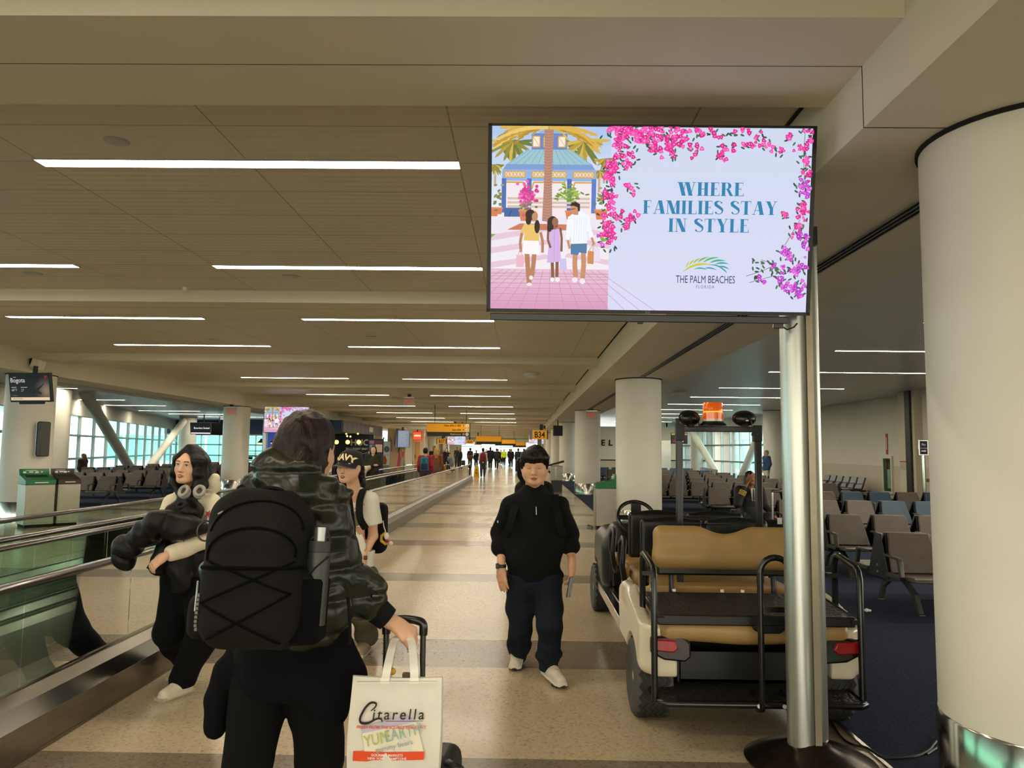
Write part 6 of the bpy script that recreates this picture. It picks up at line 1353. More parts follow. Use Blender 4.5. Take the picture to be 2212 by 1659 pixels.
# ------------------------------------------------------------------ the woman in the cream hoodie with headphones
def hoodie_woman():
    O = V(-2.22, 5.1, 0); t = thing('person', 'long-haired woman in cream hoodie and wide black trousers, arms folded over a jacket', 'person', tuple(O)); j = lambda *a: J(*a)-O
    Hd = Head(j(412, 1005, 5.05), (-.20, -1, .03), (.10, .06, 1), 1.04); neck = j(417, 1062, 5.12)
    shR, shL = j(374, 1092, 5.12), j(458, 1086, 5.14); elR, elL = j(336, 1142, 5.02), j(460, 1165, 5.02); wrR, wrL = j(418, 1165, 4.94), j(362, 1198, 4.78)
    hpR, hpL = j(388, 1255, 5.12), j(432, 1255, 5.12); knR, knL = j(368, 1362, 5.2), j(436, 1370, 5.08); anR, anL = j(395, 1440, 5.55), j(394, 1486, 5.12)
    chest, waist, pel = j(415, 1120, 5.14), j(412, 1185, 5.14), j(410, 1245, 5.13)
    lo, hi = bounds([Hd.C, wrR, wrL, anR, anL, elR, elL], .17); lo[2] = -.02
    sd = SDF(lo, hi, .0042); add_head(sd, Hd, neck, -.002, .047)
    sd.chain([neck-V(0, 0, .05), chest, waist, pel], [.06, .1, .09, .11], .04, flat=((0, 1, 0), 1.4))
    for a, b, c in ((shR, elR, wrR), (shL, elL, wrL)): sd.cone(neck-V(0, 0, .03), a, .03, .04, .03); sd.chain([a, b, c], [.04, .034, .023], .02)
    for a, b, c in ((hpR, knR, anR), (hpL, knL, anL)): sd.chain([a, b, c], [.085, .05, .033], .03)
    hand(sd, wrL+V(-.01, 0, -.005), (-.75, -.15, -.62), (-.25, -.85, .45), 1, .5, .03, .95, .3); hand(sd, wrR, (1, .1, -.05), (0, -1, .1), 1, .3, .03, .9)
    body = sd.build('body', M_skin2, t, 2); face(t, body, Hd, 'open', 'parted', M_lip, (-.002, .001))
    # long straight black hair, parted in the middle
    l2, h2 = bounds([Hd.C, chest, j(370, 1140, 5.0), j(470, 1165, 5.0)], .14); sd = SDF(l2, h2, .005)
    e = lambda c, r, k=.02, sub=False: sd.ell(Hd.P(*c), [x*Hd.k for x in r], k, Hd.M(), sub)
    e((0, -.022, .036), (.081, .1, .088)); e((0, -.06, -.03), (.078, .06, .11), .03)
    for s in (-1, 1):
        for q, (a, b) in enumerate(((.055, .055), (.07, .035), (.078, .01), (.08, -.03))):
            z0 = V(0, 0, 0); p0 = Hd.P(s*.01, .045-.02*q, .115); p1 = Hd.P(s*(a+.004), b+.012, .035); p2 = Hd.P(s*.083, b-.005, -.05); p3 = Hd.P(s*.088, b-.02, -.12)
            e1 = V(neck[0]+s*(.075-.008*q), -.125+.035*q, chest[2]+.06); e3 = V(neck[0]+s*(.07-.012*q)+.01, -.135+.04*q, waist[2]+.09-.02*q)
            sd.chain([p0, p1, p2, p3, e1, e3], [.010, .014, .016, .018, .034, .02], .035)
    sd.chain([Hd.P(0, -.09, 0), neck+V(0, .1, .0), chest+V(0, .13, 0)], [.08, .09, .06], .03)
    sd.cone(V(neck[0]-.03, -.13, chest[2]+.04), V(neck[0]+.0, -.14, waist[2]+.1), .035, .02, .03); sd.cone(V(neck[0]+.03, -.13, chest[2]+.05), V(neck[0]+.05, -.14, waist[2]+.08), .04, .022, .03)
    e((0, .075, -.02), (.058, .05, .093), .012, True); e((0, .1, -.06), (.06, .06, .07), .01, True)
    sd.wave(.0012, .012, 3, (2, 2, .1)); sd.build('hair', M_hairk, t, 3)
    M_hood = mat('hoodie_cream', 'dcd2b8', rough=.9, var=.06, scale=10, bump=.1, bscale=120)
    sd = SDF(lo, hi, .0065); sd.chain([neck-V(0, -.01, .07), chest, waist, pel-V(0, 0, .02)], [.085, .15, .15, .155], .05, flat=((0, 1, 0), 1.4))
    for a, b, c, s in ((shR, elR, wrR, -1), (shL, elL, wrL, 1)):
        sd.cone(neck+V(s*.02, .01, -.04), a, .045, .062, .04); sd.chain([a, b], [.066, .06], .03); sd.chain([b, c-nrm(c-b)*.03], [.06, .046], .03); sd.cone(c-nrm(c-b)*.05, c-nrm(c-b)*.005, .038, .036, .008)
    sd.chain([neck+V(-.09, .06, .0), neck+V(.0, .12, .02), neck+V(.10, .07, .03)], [.05, .07, .06], .03); sd.cone(neck+V(.095, .05, .03), neck+V(.125, .05, .09), .045, .03, .02)
    sd.cone(neck-V(0, 0, .1), Hd.P(0, 0, -.05), .052, .06, 0, sub=True); sd.cut(pel-V(0, 0, .03), (0, 0, -1)); sd.cut(neck+V(0, 0, .13), (0, 0, 1))
    for c, b in ((wrL, elL),): d = nrm(c-b); sd.box(c+d*.06, (.06, .06, .06), .0, 0, [d, nrm(np.cross(d, (0, 0, 1))), nrm(np.cross(np.cross(d, (0, 0, 1)), d))], sub=True)
    sd.wave(.009, .05, 14, (1, 1, 1.3)); hood = sd.build('hoodie', M_hood, t, 2)
    # small embroidered motifs down the left sleeve
    class View:
        f = nrm(V(-.05, -1, 0)); r = V(1, 0, 0); u = V(0, 0, 1); C = elL; k = 1.0
        def P(s, a, b, c): return s.C+a*s.r+b*s.f*1.0+c*s.u
    Vw = View(); CACHE.clear(); cS = lambda h: mat('thread_'+h, h, rough=.8, var=.1)
    def motif(px, py, pts, col, off=.002):
        q = j(px, py, 5.05)-elL; decal(t, hood, Vw, 'embroidery', [(q[0]+x/321, q[2]+z/321) for x, z in pts], cS(col), off, n=2)
    star = lambda r, a=.3: [(r*(1 if k % 2 == 0 else .42)*math.sin(a+k*PI/5), r*(1 if k % 2 == 0 else .42)*math.cos(a+k*PI/5)) for k in range(10)]
    motif(451, 1110, star(9), 'b8343c'); motif(446, 1120, oval(0, 0, 4.5, 5.5), '5a6f9a', .0025); motif(446, 1120, oval(0, 0, 2, 3), 'b9b8b4', .0035); motif(439, 1133, star(4.5), 'b8503c'); motif(436, 1139, oval(0, 0, 2.5, 3), '6a5f4a')
    motif(427, 1150, oval(0, 0, 5, 3.5), '3f7a4a'); motif(420, 1155, oval(0, 0, 3.5, 4), '5a4f8a'); motif(428, 1160, [(-3, 0), (3, -3), (3, -2), (-3, 1)], '4a4a4a'); motif(403, 1167, oval(0, 0, 8, 3), '46604a'); motif(399, 1163, oval(0, 0, 2.4, 4.5), '4f6a50'); motif(413, 1165, oval(0, 0, 2, 1.6), 'b84a4a')
    M_trous = mat('trousers_black', '090a0d', rough=.9, spec=.2, var=.2, scale=6)
    sd = SDF(lo, hi, .0075); sd.cone(pel-V(.04, 0, 0), pel+V(.04, 0, 0), .14, .14, .03, flat=((0, 1, 0), 1.25))
    sd.chain([hpL, knL, anL+V(0, .0, .06)], [.112, .108, .085], .03); sd.chain([hpR, knR, anR+V(0, 0, .05)], [.112, .105, .08], .03); sd.cut(pel+V(0, 0, .1), (0, 0, 1)); sd.cut((0, 0, .05), (0, 0, -1))
    sd.wave(.012, .07, 6, (1, 1, .8)); sd.build('trousers', M_trous, t, 2)
    M_sh = mat('sneaker_white', 'd6cdb8', rough=.6, var=.06)
    for a, hl, to in ((anL, anL+V(.03, .06, -anL[2]), anL+V(-.07, -.18, -anL[2])), (anR, anR+V(.0, .06, -anR[2]+.02), anR+V(-.0, -.17, -anR[2]))):
        l2, h2 = bounds([hl, to], .09); sd = SDF(l2, h2, .005); shoe(sd, hl, to); sd.cut((0, 0, .001), (0, 0, -1)); o = sd.build('sneaker', M_sh, t, 2); part('sole', mat('sneaker_sole', 'b9ad96', rough=.6), o, lambda m: m.tube([hl+V(0, 0, .012), (hl+to)/2+V(0, 0, .012), to+V(0, 0, .012)], .04, 6, flat=(.085, .022)))
    # headphones round the neck
    hp = thing('headphones', 'silver over-ear headphones round the neck of the woman in the cream hoodie', 'headphones', tuple(O)); M_cup = mat('headphone_cushion', '9a968c', rough=.8, var=.08); M_cupw = mat('headphone_shell', 'c9c8c2', rough=.25, metal=.4, var=.04)
    for px, rz, s in ((399, -.25, -1), (431, .35, 1)):
        c = j(px, 1063, 4.94); Mx = Matrix.Translation(Vector(c)) @ Matrix.Rotation(rz, 4, 'Z') @ Matrix.Rotation(R(-35), 4, 'X') @ Matrix.Rotation(R(s*12), 4, 'Y')
        part('ear_cup', M_cupw, hp, lambda m: m.rings([[Mx @ Vector((a*math.cos(q), y, b*math.sin(q))) for q in [2*PI*k/28 for k in range(28)]] for a, b, y in ((.02, .026, .026), (.036, .044, .018), (.04, .048, .004), (.04, .048, -.006))]), smooth=50)
        part('ear_cushion', M_cup, hp, lambda m: m.tube([Mx @ Vector((.028*math.cos(q), -.014, .035*math.sin(q))) for q in [2*PI*k/28 for k in range(28)]], .012, 8, closed=True), smooth=60); part('mesh_disc', mat('headphone_mesh', '5f5d57', rough=.9), hp, lambda m: m.rings([[Mx @ Vector((a*.02*math.cos(q), -.012, a*.026*math.sin(q))) for q in [2*PI*k/20 for k in range(20)]] for a in (1, .5)]))
    part('headband', M_cupw, hp, lambda m: m.tube(cr([j(385, 1060, 5.0), neck+V(-.125, .03, .0), neck+V(-.09, .13, .03), neck+V(0, .17, .05), neck+V(.09, .13, .04), neck+V(.125, .03, .01), j(445, 1058, 5.0)], 4), .006, 8), smooth=60)
    # puffer jacket over the arms
    jk = thing('puffer_jacket', 'black puffer jacket bundled over the forearms of the woman in the cream hoodie', 'jacket', tuple(O)); M_puf = mat('puffer_black', '0b0a0a', rough=.5, var=.2, scale=7, bump=.35, bscale=26, spec=.3)
    l2, h2 = bounds([j(250, 1210, 4.85), j(450, 1140, 5), j(400, 1290, 4.9), j(330, 1240, 4.8)], .12); sd = SDF(l2, h2, .008)
    P1 = [j(442, 1146, 4.96), j(400, 1142, 4.86), j(352, 1128, 4.82), j(310, 1150, 4.82), j(280, 1185, 4.84), j(270, 1205, 4.86)]
    for a, b, ra, rb in zip(P1, P1[1:], (.055, .07, .085, .095, .09), (.07, .085, .095, .09, .075)): sd.cone(a, b, ra, rb, .02)
    sd.chain([j(352, 1180, 4.9), j(338, 1210, 4.86), j(330, 1228, 4.86)], [.05, .055, .045], .02); sd.box(j(333, 1222, 4.9), (.055, .045, .045), .02, .02, [nrm((1, 0, -.35)), V(0, 1, 0), nrm((.35, 0, 1))])
    sd.chain([j(385, 1165, 5.0), j(392, 1215, 5.02), j(398, 1265, 5.02)], [.06, .08, .055], .03); sd.box(j(398, 1255, 5.02), (.055, .04, .06), .02, .02); sd.chain([j(425, 1180, 5.02), j(430, 1235, 5.04)], [.06, .06], .03)
    for b, c in ((elL, wrL), (elR, wrR)): sd.cone(b, c, .066, .055, .004, sub=True)
    sd.cone(wrL, wrL+V(-.1, -.02, -.08), .036, .034, .01, sub=True)
    for f in (.22, .38, .55, .72, .9):      # stitched channels
        k = min(int(f*5), 4); q = P1[k]+(P1[k+1]-P1[k])*(f*5-k); d = nrm(P1[k+1]-P1[k]); a = nrm(np.cross(d, (0, 1, 0))); b = np.cross(d, a); rr = (.07, .085, .095, .09, .08)[k]
        for w in range(24):
            A = 2*PI*w/24; A2 = A+2*PI/24; sd.cone(q+(a*math.cos(A)+b*math.sin(A))*(rr+.006), q+(a*math.cos(A2)+b*math.sin(A2))*(rr+.006), .012, .012, .012, sub=True)
    sd.wave(.022, .05, 31, (1, 1, 1)); sd.build('quilted_shell', M_puf, jk, 2)
hoodie_woman()

# ------------------------------------------------------------------ the woman in the lettered cap
def cap_woman():
    O = V(-1.35, 6.2, 0); t = thing('person', 'woman in a black cap lettered NAVY and white T-shirt, half hidden by the green jacket', 'person', tuple(O)); j = lambda *a: J(*a)-O
    Hd = Head(j(755, 1008, 6.12), (-.34, -1, -.05), (.05, 0, 1), 1.08); neck = j(766, 1060, 6.2)
    shR, shL = j(716, 1082, 6.22), j(803, 1080, 6.24); elL, wrL = j(806, 1158, 6.26), j(784, 1206, 6.12); elR, wrR = j(700, 1160, 6.25), j(705, 1220, 6.15)
    hpR, hpL = j(738, 1262, 6.2), j(788, 1262, 6.2); knR, knL = j(730, 1330, 6.15), j(790, 1330, 6.15); anR, anL = j(728, 1385, 6.4), j(790, 1380, 6.22)
    chest, waist, pel = j(762, 1110, 6.24), j(764, 1180, 6.22), j(763, 1240, 6.2)
    lo, hi = bounds([Hd.C, wrR, wrL, anR, anL, elL], .17); lo[2] = -.02
    sd = SDF(lo, hi, .0055); add_head(sd, Hd, neck, .001, .047); sd.chain([neck-V(0, 0, .05), chest, waist, pel], [.06, .1, .09, .11], .04, flat=((0, 1, 0), 1.4))
    for a, b, c in ((shR, elR, wrR), (shL, elL, wrL)): sd.cone(neck-V(0, 0, .03), a, .03, .042, .03); sd.chain([a, b, c], [.044, .038, .025], .02)
    for a, b, c in ((hpR, knR, anR), (hpL, knL, anL)): sd.chain([a, b, c], [.085, .05, .035], .03)
    hand(sd, wrL, (-.2, -.15, -1), (.2, -1, 0), -1, .3, .05, 1.0, .3); hand(sd, wrR, (0, -.1, -1), (-.7, -.7, 0), 1, .3)
    body = sd.build('body', M_skin2, t, 2); CACHE.clear(); face(t, body, Hd, 'down', 'parted', M_lip, brow=False)
    sd = SDF(*bounds([Hd.C, chest, waist], .2), .007); e = lambda c, r, k=.02, sub=False: sd.ell(Hd.P(*c), [x*Hd.k for x in r], k, Hd.M(), sub)
    e((0, -.03, .03), (.08, .092, .08)); sd.chain([Hd.P(.08, -.02, -.02), Hd.P(.085, -.05, -.12), chest+V(.1, .1, .08), waist+V(.1, .13, .1)], [.025, .045, .06, .04], .03); sd.chain([Hd.P(0, -.08, 0), neck+V(0, .09, 0), chest+V(.02, .13, 0)], [.07, .08, .06], .03); e((0, .09, -.03), (.066, .09, .1), .01, True); e((.085, .0, -.012), (.02, .03, .035), .005, True)
    sd.wave(.006, .015, 3, (2, 2, .3)); sd.build('hair', M_hairk, t, 1)
    # cap
    M_cap = mat('cap_black', '151413', rough=.8, var=.15, scale=12); cp = bpy.data.objects.new('cap', None); COL.objects.link(cp); cp.parent = t
    sd = SDF(Hd.C-.2, Hd.C+.22, .005); e = lambda c, r, k=.02, sub=False: sd.ell(Hd.P(*c), [x*Hd.k for x in r], k, Hd.M(), sub)
    e((0, -.012, .035), (.09, .107, .098), 0); sd.cut(Hd.P(0, 0, .016), -Hd.u+.12*Hd.f); crown = sd.build('crown', M_cap, cp, 1)
    def brim(m):
        n = 16; rs = []
        for y0, z0, rr in ((.085, .04, .082), (.085, .045, .082)): pass
        top = []; 
        for i in range(n+1):
            a = PI*i/n; x = .083*math.cos(a); yb = .02+.082*math.sin(a)*.9; yf = .05+.125*math.sin(a); droop = -.022*(math.cos(a))**2
            top.append((Hd.P(x*.98, yb, .033+droop*.4), Hd.P(x*1.0, yf, .018+droop), Hd.P(x*1.0, yf, .013+droop), Hd.P(x*.98, yb, .028+droop*.4)))
        m.rings([list(q) for q in top])
    bo = part('brim', M_cap, cp, brim, smooth=60); part('brim_stitch', mat('cap_grey_piping', '6f6a62', rough=.8), bo, lambda m: m.tube([Hd.P(.083*math.cos(a), .05+.125*math.sin(a)+.001, .0165-.022*math.cos(a)**2) for a in [PI*k/16 for k in range(17)]], .0035, 6))
    part('seam', MATS['cap_grey_piping'], cp, lambda m: [m.tube([Hd.P(s*.062, .062, .035), Hd.P(s*.056, .05, .085), Hd.P(s*.03, .02, .118), Hd.P(0, -.012, .132)], .0022, 6) for s in (-1, 1)]); part('button', M_cap, cp, lambda m: m.ball(Hd.P(0, -.012, .133), .009, 8, 6))
    CACHE.clear(); bv = BVHTree.FromPolygons([v.co.copy() for v in crown.data.vertices], [tuple(p.vertices) for p in crown.data.polygons]); M_let = mat('cap_letters', 'e3cf9a', rough=.7, var=.05)
    me = text_mesh('NAVY', .058, bold=.0022, xs=1.0)
    bm = bmesh.new(); bm.from_mesh(me); bmesh.ops.triangulate(bm, faces=bm.faces)
    for _ in range(3): bmesh.ops.subdivide_edges(bm, edges=[e_ for e_ in bm.edges if e_.calc_length() > .006], cuts=1); bmesh.ops.triangulate(bm, faces=bm.faces)
    for v in bm.verts:
        x, z = v.co.x, v.co.y; z += .074-x*x*5.0; q = bv.ray_cast(Vector(Hd.P(-x, .3, z)), Vector(-Hd.f)); v.co = (q[0]+q[1]*.005) if q[0] else Vector(Hd.P(-x, .1, z))
    bm.to_mesh(me); bm.free(); me.materials.clear(); me.materials.append(M_let); o = bpy.data.objects.new('lettering', me); COL.objects.link(o); o.parent = cp
    M_tee = mat('tee_white', 'ddd8ca', rough=.9, var=.04, scale=6)
    sd = SDF(lo, hi, .0075); sd.chain([neck-V(0, -.01, .06), chest, waist, pel+V(0, 0, -.02)], [.085, .155, .165, .175], .05, flat=((0, 1, 0), 1.35))
    for a, b, s in ((shR, elR, -1), (shL, elL, 1)): sd.cone(neck+V(s*.02, .01, -.03), a, .04, .06, .04); sd.cone(a, a+(b-a)*.72, .066, .088, .03)
    for a, b in ((shR, elR), (shL, elL)): d = nrm(b-a); sd.box(a+d*.30, (.10, .14, .14), .0, 0, [d, nrm(np.cross(d, (0, 1, 0))), V(0, 1, 0)], sub=True); sd.cone(a+d*.1, b, .05, .06, 0, sub=True)
    sd.cone(neck-V(0, 0, .1), Hd.P(0, 0, -.05), .06, .07, 0, sub=True); sd.cut(pel-V(0, 0, .0), (0, 0, -1)); sd.wave(.012, .07, 4, (1, 1, .6)); tee = sd.build('tee_shirt', M_tee, t, 2)
    CACHE.clear()
    class View:
        f = V(0, -1, 0); r = V(1, 0, 0); u = V(0, 0, 1); C = chest; k = 1.0
        def P(s, a, b, c): return s.C+a*s.r+b*s.f+c*s.u
    for px0, py0, px1, py1, col in ((764, 1105, 778, 1140, '6f6a52'), (764, 1143, 776, 1175, 'c9c2b2'), (765, 1150, 770, 1172, '7a7464'), (773, 1146, 776, 1170, '8a8474'), (766, 1088, 784, 1094, 'd3a09c'), (764, 1097, 782, 1103, 'cf9492')):
        a, b = j(px0, py0, 6.1)-chest, j(px1, py1, 6.1)-chest; decal(t, tee, View(), 'print', [(a[0], a[2]), (b[0], a[2]), (b[0], b[2]), (a[0], b[2])], mat('print_'+col, col, rough=.9), .002, n=3)
    M_cargo = mat('cargo_olive', '4d4838', rough=.85, var=.15, scale=5); sd = SDF(lo, hi, .009)
    for a, b, c in ((hpR, knR, anR), (hpL, knL, anL)): sd.chain([a+V(0, 0, .05), b, c+V(0, 0, .05)], [.125, .118, .1], .03)
    sd.cut((0, 0, .06), (0, 0, -1)); sd.wave(.014, .06, 5); sd.build('cargo_trousers', M_cargo, t, 2)
    for a in (anR, anL):
        hl, to = a+V(0, .07, -a[2]), a+V(-.02, -.2, -a[2]); sd = SDF(*bounds([hl, to], .09), .006); shoe(sd, hl, to); sd.cut((0, 0, .001), (0, 0, -1)); o = sd.build('shoe', mat('shoe_taupe', '8a7a62', rough=.7, var=.1), t, 2); part('sole', mat('shoe_sole_cream', 'c9bca0', rough=.6), o, lambda m: m.tube([hl+V(0, 0, .01), (hl+to)/2+V(0, 0, .01), to+V(0, 0, .01)], .03, 6, flat=(.085, .02)))
    w = part('watch', mat('watch_strap_pink', 'c9a294', rough=.6), t, lambda m: m.cyl(wrL+V(.006, .02, .018), wrL+V(.002, .014, -.006), .032, n=20), smooth=40); part('watch_face', M_blackm, w, lambda m: m.cbox(wrL+V(.024, -.022, .008), (.028, .02, .032)), bevel=.005)
    bp = thing('backpack', 'black backpack with a yellow and white plush charm on the woman in the cap', 'backpack', tuple(O)); sd = SDF(*bounds([chest+V(.0, .2, 0), j(832, 1170, 6.42)], .2), .01); sd.box(V(chest[0]+.1, .24, chest[2]-.13), (.15, .09, .21), .06, 0); sd.build('main_bag', M_strap_(), bp, 2)
    part('strap', M_strap_(), bp, lambda m: m.tube(cr([V(shL[0]-.055, .16, shL[2]-.02), V(shL[0]-.055, .03, shL[2]+.085), V(shL[0]-.06, -.06, shL[2]+.065), V(shL[0]-.065, -.125, shL[2]-.02), V(shL[0]-.05, -.15, chest[2]-.02), V(shL[0]-.01, -.12, chest[2]-.1)], 4), .02, 6, flat=(.055, .012)), smooth=50)
    c = j(833, 1163, 6.3); ch = bpy.data.objects.new('charm', None); COL.objects.link(ch); ch.parent = bp; ch.location = c
    part('plush_body', mat('plush_yellow', 'c9a52a', rough=.9, var=.1), ch, lambda m: [m.tube([(.0, 0, .045), (-.035, 0, .02), (-.035, 0, -.02), (0, 0, -.045), (.03, 0, -.03)], .013, 8)], smooth=60); part('plush_head', mat('plush_white', 'd9d2c2', rough=.9), ch, lambda m: [m.ball((.01, -.01, .02), (.022, .02, .03), 12, 8), m.ball((.045, 0, -.04), .018, 10, 8)], smooth=60); part('plush_scarf', mat('plush_maroon', '7a2a30', rough=.9), ch, lambda m: m.ball((.015, -.015, -.02), (.016, .014, .014), 10, 8), smooth=60); part('cord', M_signw, ch, lambda m: m.tube([(0, 0, .05), (-.02, .01, .1), (-.03, .03, .14)], .004, 6))
def M_strap_(): return MATS['strap_black']
cap_woman()

# ------------------------------------------------------------------ the woman in the green puffer, seen from behind
def green_woman():
    O = V(-.83, 2.62, 0); t = thing('person', 'brown-haired woman seen from behind in a glossy dark green puffer jacket, pulling a suitcase', 'person', tuple(O)); j = lambda *a: J(*a)-O
    Hd = Head(j(664, 970, 2.66), (.22, 1, -.05), (.06, .0, 1), 1.08); neck = j(655, 1035, 2.62)
    shR, shL = j(693, 1112, 2.62), j(560, 1100, 2.62); elR, wrR = j(733, 1248, 2.68), j(843, 1342, 2.72); elL, wrL = j(490, 1230, 2.72), j(500, 1370, 2.85)
    hpR, hpL = j(678, 1450, 2.64), j(560, 1450, 2.64); knR, knL = j(690, 1640, 2.7), j(540, 1640, 2.58); anR, anL = V(.12, .25, .1), V(-.13, -.12, .09)
    chest, waist, pel = j(640, 1180, 2.62), j(635, 1310, 2.62), j(625, 1425, 2.63)
    lo, hi = bounds([Hd.C, wrR, wrL, anR, anL, elL, elR], .2); lo[2] = -.02
    sd = SDF(lo, hi, .0055); add_head(sd, Hd, neck, 0, .05); sd.chain([neck-V(0, 0, .05), chest, waist, pel], [.06, .11, .1, .12], .04, flat=((0, 1, 0), 1.4))
    for a, b, c in ((shR, elR, wrR), (shL, elL, wrL)): sd.cone(neck-V(0, 0, .03), a, .03, .045, .03); sd.chain([a, b, c], [.046, .04, .027], .02)
    for a, b, c in ((hpR, knR, anR), (hpL, knL, anL)): sd.chain([a, b, c], [.09, .06, .038], .03)
    # right hand closed over the suitcase handle
    hand(sd, wrR+V(.005, .0, -.002), (.75, .12, -.42), (.30, -.35, .85), 1, .95, .02, .97, .35); hand(sd, wrL, (0, .2, -1), (-1, 0, 0), 1, .4)
    sd.build('body', M_skin2, t, 2)
    M_h = hair_mat('hair_chestnut', '1c100b', .4); sd = SDF(Hd.C-.22, Hd.C+.2, .006); e = lambda c, r, k=.02, sub=False: sd.ell(Hd.P(*c), [x*Hd.k for x in r], k, Hd.M(), sub)
    e((0, -.02, .03), (.09, .108, .096)); e((0, -.045, -.03), (.087, .085, .105), .03); sd.cone(Hd.P(0, -.06, -.06), neck+V(-.0, -.06, .03), .085, .07, .04); e((0, .1, -.03), (.066, .085, .1), .01, True); e((.09, .028, -.02), (.022, .024, .032), .008, True)
    sd.wave(.006, .016, 9, (2, 2, .25)); sd.build('hair', M_h, t, 1)
    # jacket
    def puffer_mat():
        M = mat('puffer_green_satin', '2c3322', rough=.32, var=0, spec=.4); nt = M.node_tree; b = nt.nodes['Principled BSDF']
        tc = nt.nodes.new('ShaderNodeTexCoord'); n = nt.nodes.new('ShaderNodeTexNoise'); n.inputs['Scale'].default_value = 7; n.inputs['Detail'].default_value = 5; n.inputs['Distortion'].default_value = 1.2; nt.links.new(tc.outputs['Object'], n.inputs['Vector'])
        r = nt.nodes.new('ShaderNodeValToRGB'); r.color_ramp.elements[0].position = .38; r.color_ramp.elements[0].color = (*lin('121a13'), 1); r.color_ramp.elements[1].position = .62; r.color_ramp.elements[1].color = (*lin('272614'), 1); nt.links.new(n.outputs['Fac'], r.inputs['Fac']); nt.links.new(r.outputs['Color'], b.inputs['Base Color'])
        n2 = nt.nodes.new('ShaderNodeTexNoise'); n2.inputs['Scale'].default_value = 9; n2.inputs['Detail'].default_value = 2.5; n2.inputs['Distortion'].default_value = .7; nt.links.new(tc.outputs['Object'], n2.inputs['Vector'])
        bp = nt.nodes.new('ShaderNodeBump'); bp.inputs['Strength'].default_value = .5; bp.inputs['Distance'].default_value = .03; nt.links.new(n2.outputs['Fac'], bp.inputs['Height']); nt.links.new(bp.outputs['Normal'], b.inputs['Normal']); return M
    M_gp = puffer_mat(); sd = SDF(lo, hi, .007)
    hem = j(668, 1372, 2.6)
    sd.chain([neck-V(0, -.02, .09), chest+V(.02, 0, .04), chest*.4+waist*.6+V(.03, 0, 0), hem+V(-.03, 0, .06)], [.11, .165, .165, .155], .06, flat=((0, 1, 0), 1.2))
    sd.cone(neck+V(.02, .01, -.07), shR, .07, .085, .05); sd.cone(neck-V(.02, -.01, .07), shL, .07, .085, .05)
    # each sleeve is a string of soft bolsters
    def sleeve(P, Rr, n):
        pts = []
        for i in range(n+1):
            u = i/n*(len(P)-1); k = min(int(u), len(P)-2); f = u-k; pts.append((P[k]*(1-f)+P[k+1]*f, Rr[k]*(1-f)+Rr[k+1]*f))
        for (a, ra), (b, rb) in zip(pts, pts[1:]): m_ = (a+b)/2; d = (b-a); sd.cone(a+d*.22, b-d*.22, (ra+rb)/2, (ra+rb)/2, .022)
    sleeve([shR, elR, wrR-nrm(wrR-elR)*.10], [.092, .09, .066], 6); sleeve([shL, elL, wrL], [.1, .092, .065], 6)
    for z in (.02, .13, .235): sd.cone(chest+V(-.09, 0, .08-z*1.1), chest+V(.13, 0, .08-z*1.1), .125, .125, .03, flat=((0, 1, 0), 1.0)) if False else None
    # hood lying as a thick roll round the neck, its open edge reaching to the right
    sd.chain([j(562, 1050, 2.66), j(598, 1026, 2.55), j(650, 1024, 2.52), j(700, 1052, 2.55), j(738, 1072, 2.62)], [.062, .068, .068, .062, .052], .03)
    sd.chain([j(575, 1075, 2.58), j(640, 1070, 2.5), j(700, 1085, 2.54)], [.06, .07, .06], .03); sd.cone(j(736, 1064, 2.64), j(782, 1063, 2.78), .045, .02, .03); sd.cone(j(730, 1085, 2.66), j(766, 1080, 2.76), .05, .022, .03)
    sd.cone(neck-V(0, -.02, .15), Hd.P(0, 0, -.02), .05, .085, .01, sub=True); sd.cut(hem-V(0, 0, .02), (-.35, 0, -1)); sd.cut(neck+V(0, 0, .09), (.1, -.1, 1), .02)
    sd.wave(.016, .06, 41, (1, 1, 1.4)); sd.wave(.010, .028, 42); sd.quilt(lambda X, Y, Z: (Z+.25*X*0)/.105+.35, .011); jacket = sd.build('puffer_jacket', M_gp, t, 2)
    cu = part('cuff', M_strap_(), jacket, lambda m: m.cyl(wrR-nrm(wrR-elR)*.11, wrR-nrm(wrR-elR)*.012, .052, .043, 20), smooth=50); 
    part('cuff_tab', M_blackm, jacket, lambda m: m.ball(wrR-nrm(wrR-elR)*.085+V(.02, -.06, .045), (.02, .012, .014), 10, 8)); part('hem_zip', M_strap_(), jacket, lambda m: m.tube([j(752, 1290, 2.5), j(756, 1345, 2.5), j(756, 1392, 2.5)], .006, 6))
    # navy sweater knotted round the waist
    M_sw = mat('sweater_navy_black', '08090d', rough=.95, spec=.15, var=.2, scale=8); sd = SDF(lo, hi, .009); sd.chain([pel+V(0, 0, .08), pel+V(0, 0, .0)], [.175, .185], .04, flat=((0, 1, 0), 1.2)); sd.cut(pel-V(0, 0, .1), (.12, 0, -1), .02); sd.cone(pel+V(-.15, -.02, .04), pel+V(-.19, -.03, -.06), .06, .05, .04); sd.cone(pel+V(.15, -.02, .02), pel+V(.2, -.02, -.05), .075, .07, .04); sd.cone(pel+V(.12, -.1, .0), pel+V(.17, -.08, -.13), .06, .05, .03)
    sd.chain([pel+V(-.2, -.03, -.03), pel+V(-.225, -.03, -.12), pel+V(-.225, -.03, -.21)], [.05, .045, .04], .02); sd.cut(pel-V(0, 0, .085), (.0, 0, -1)) if False else None; sd.wave(.014, .06, 15, (1, 1, .7)); sd.build('tied_sweater', M_sw, t, 2)
    M_leg = mat('leggings_black', '07080a', rough=.9, spec=.2, var=.15); sd = SDF(lo, hi, .009)
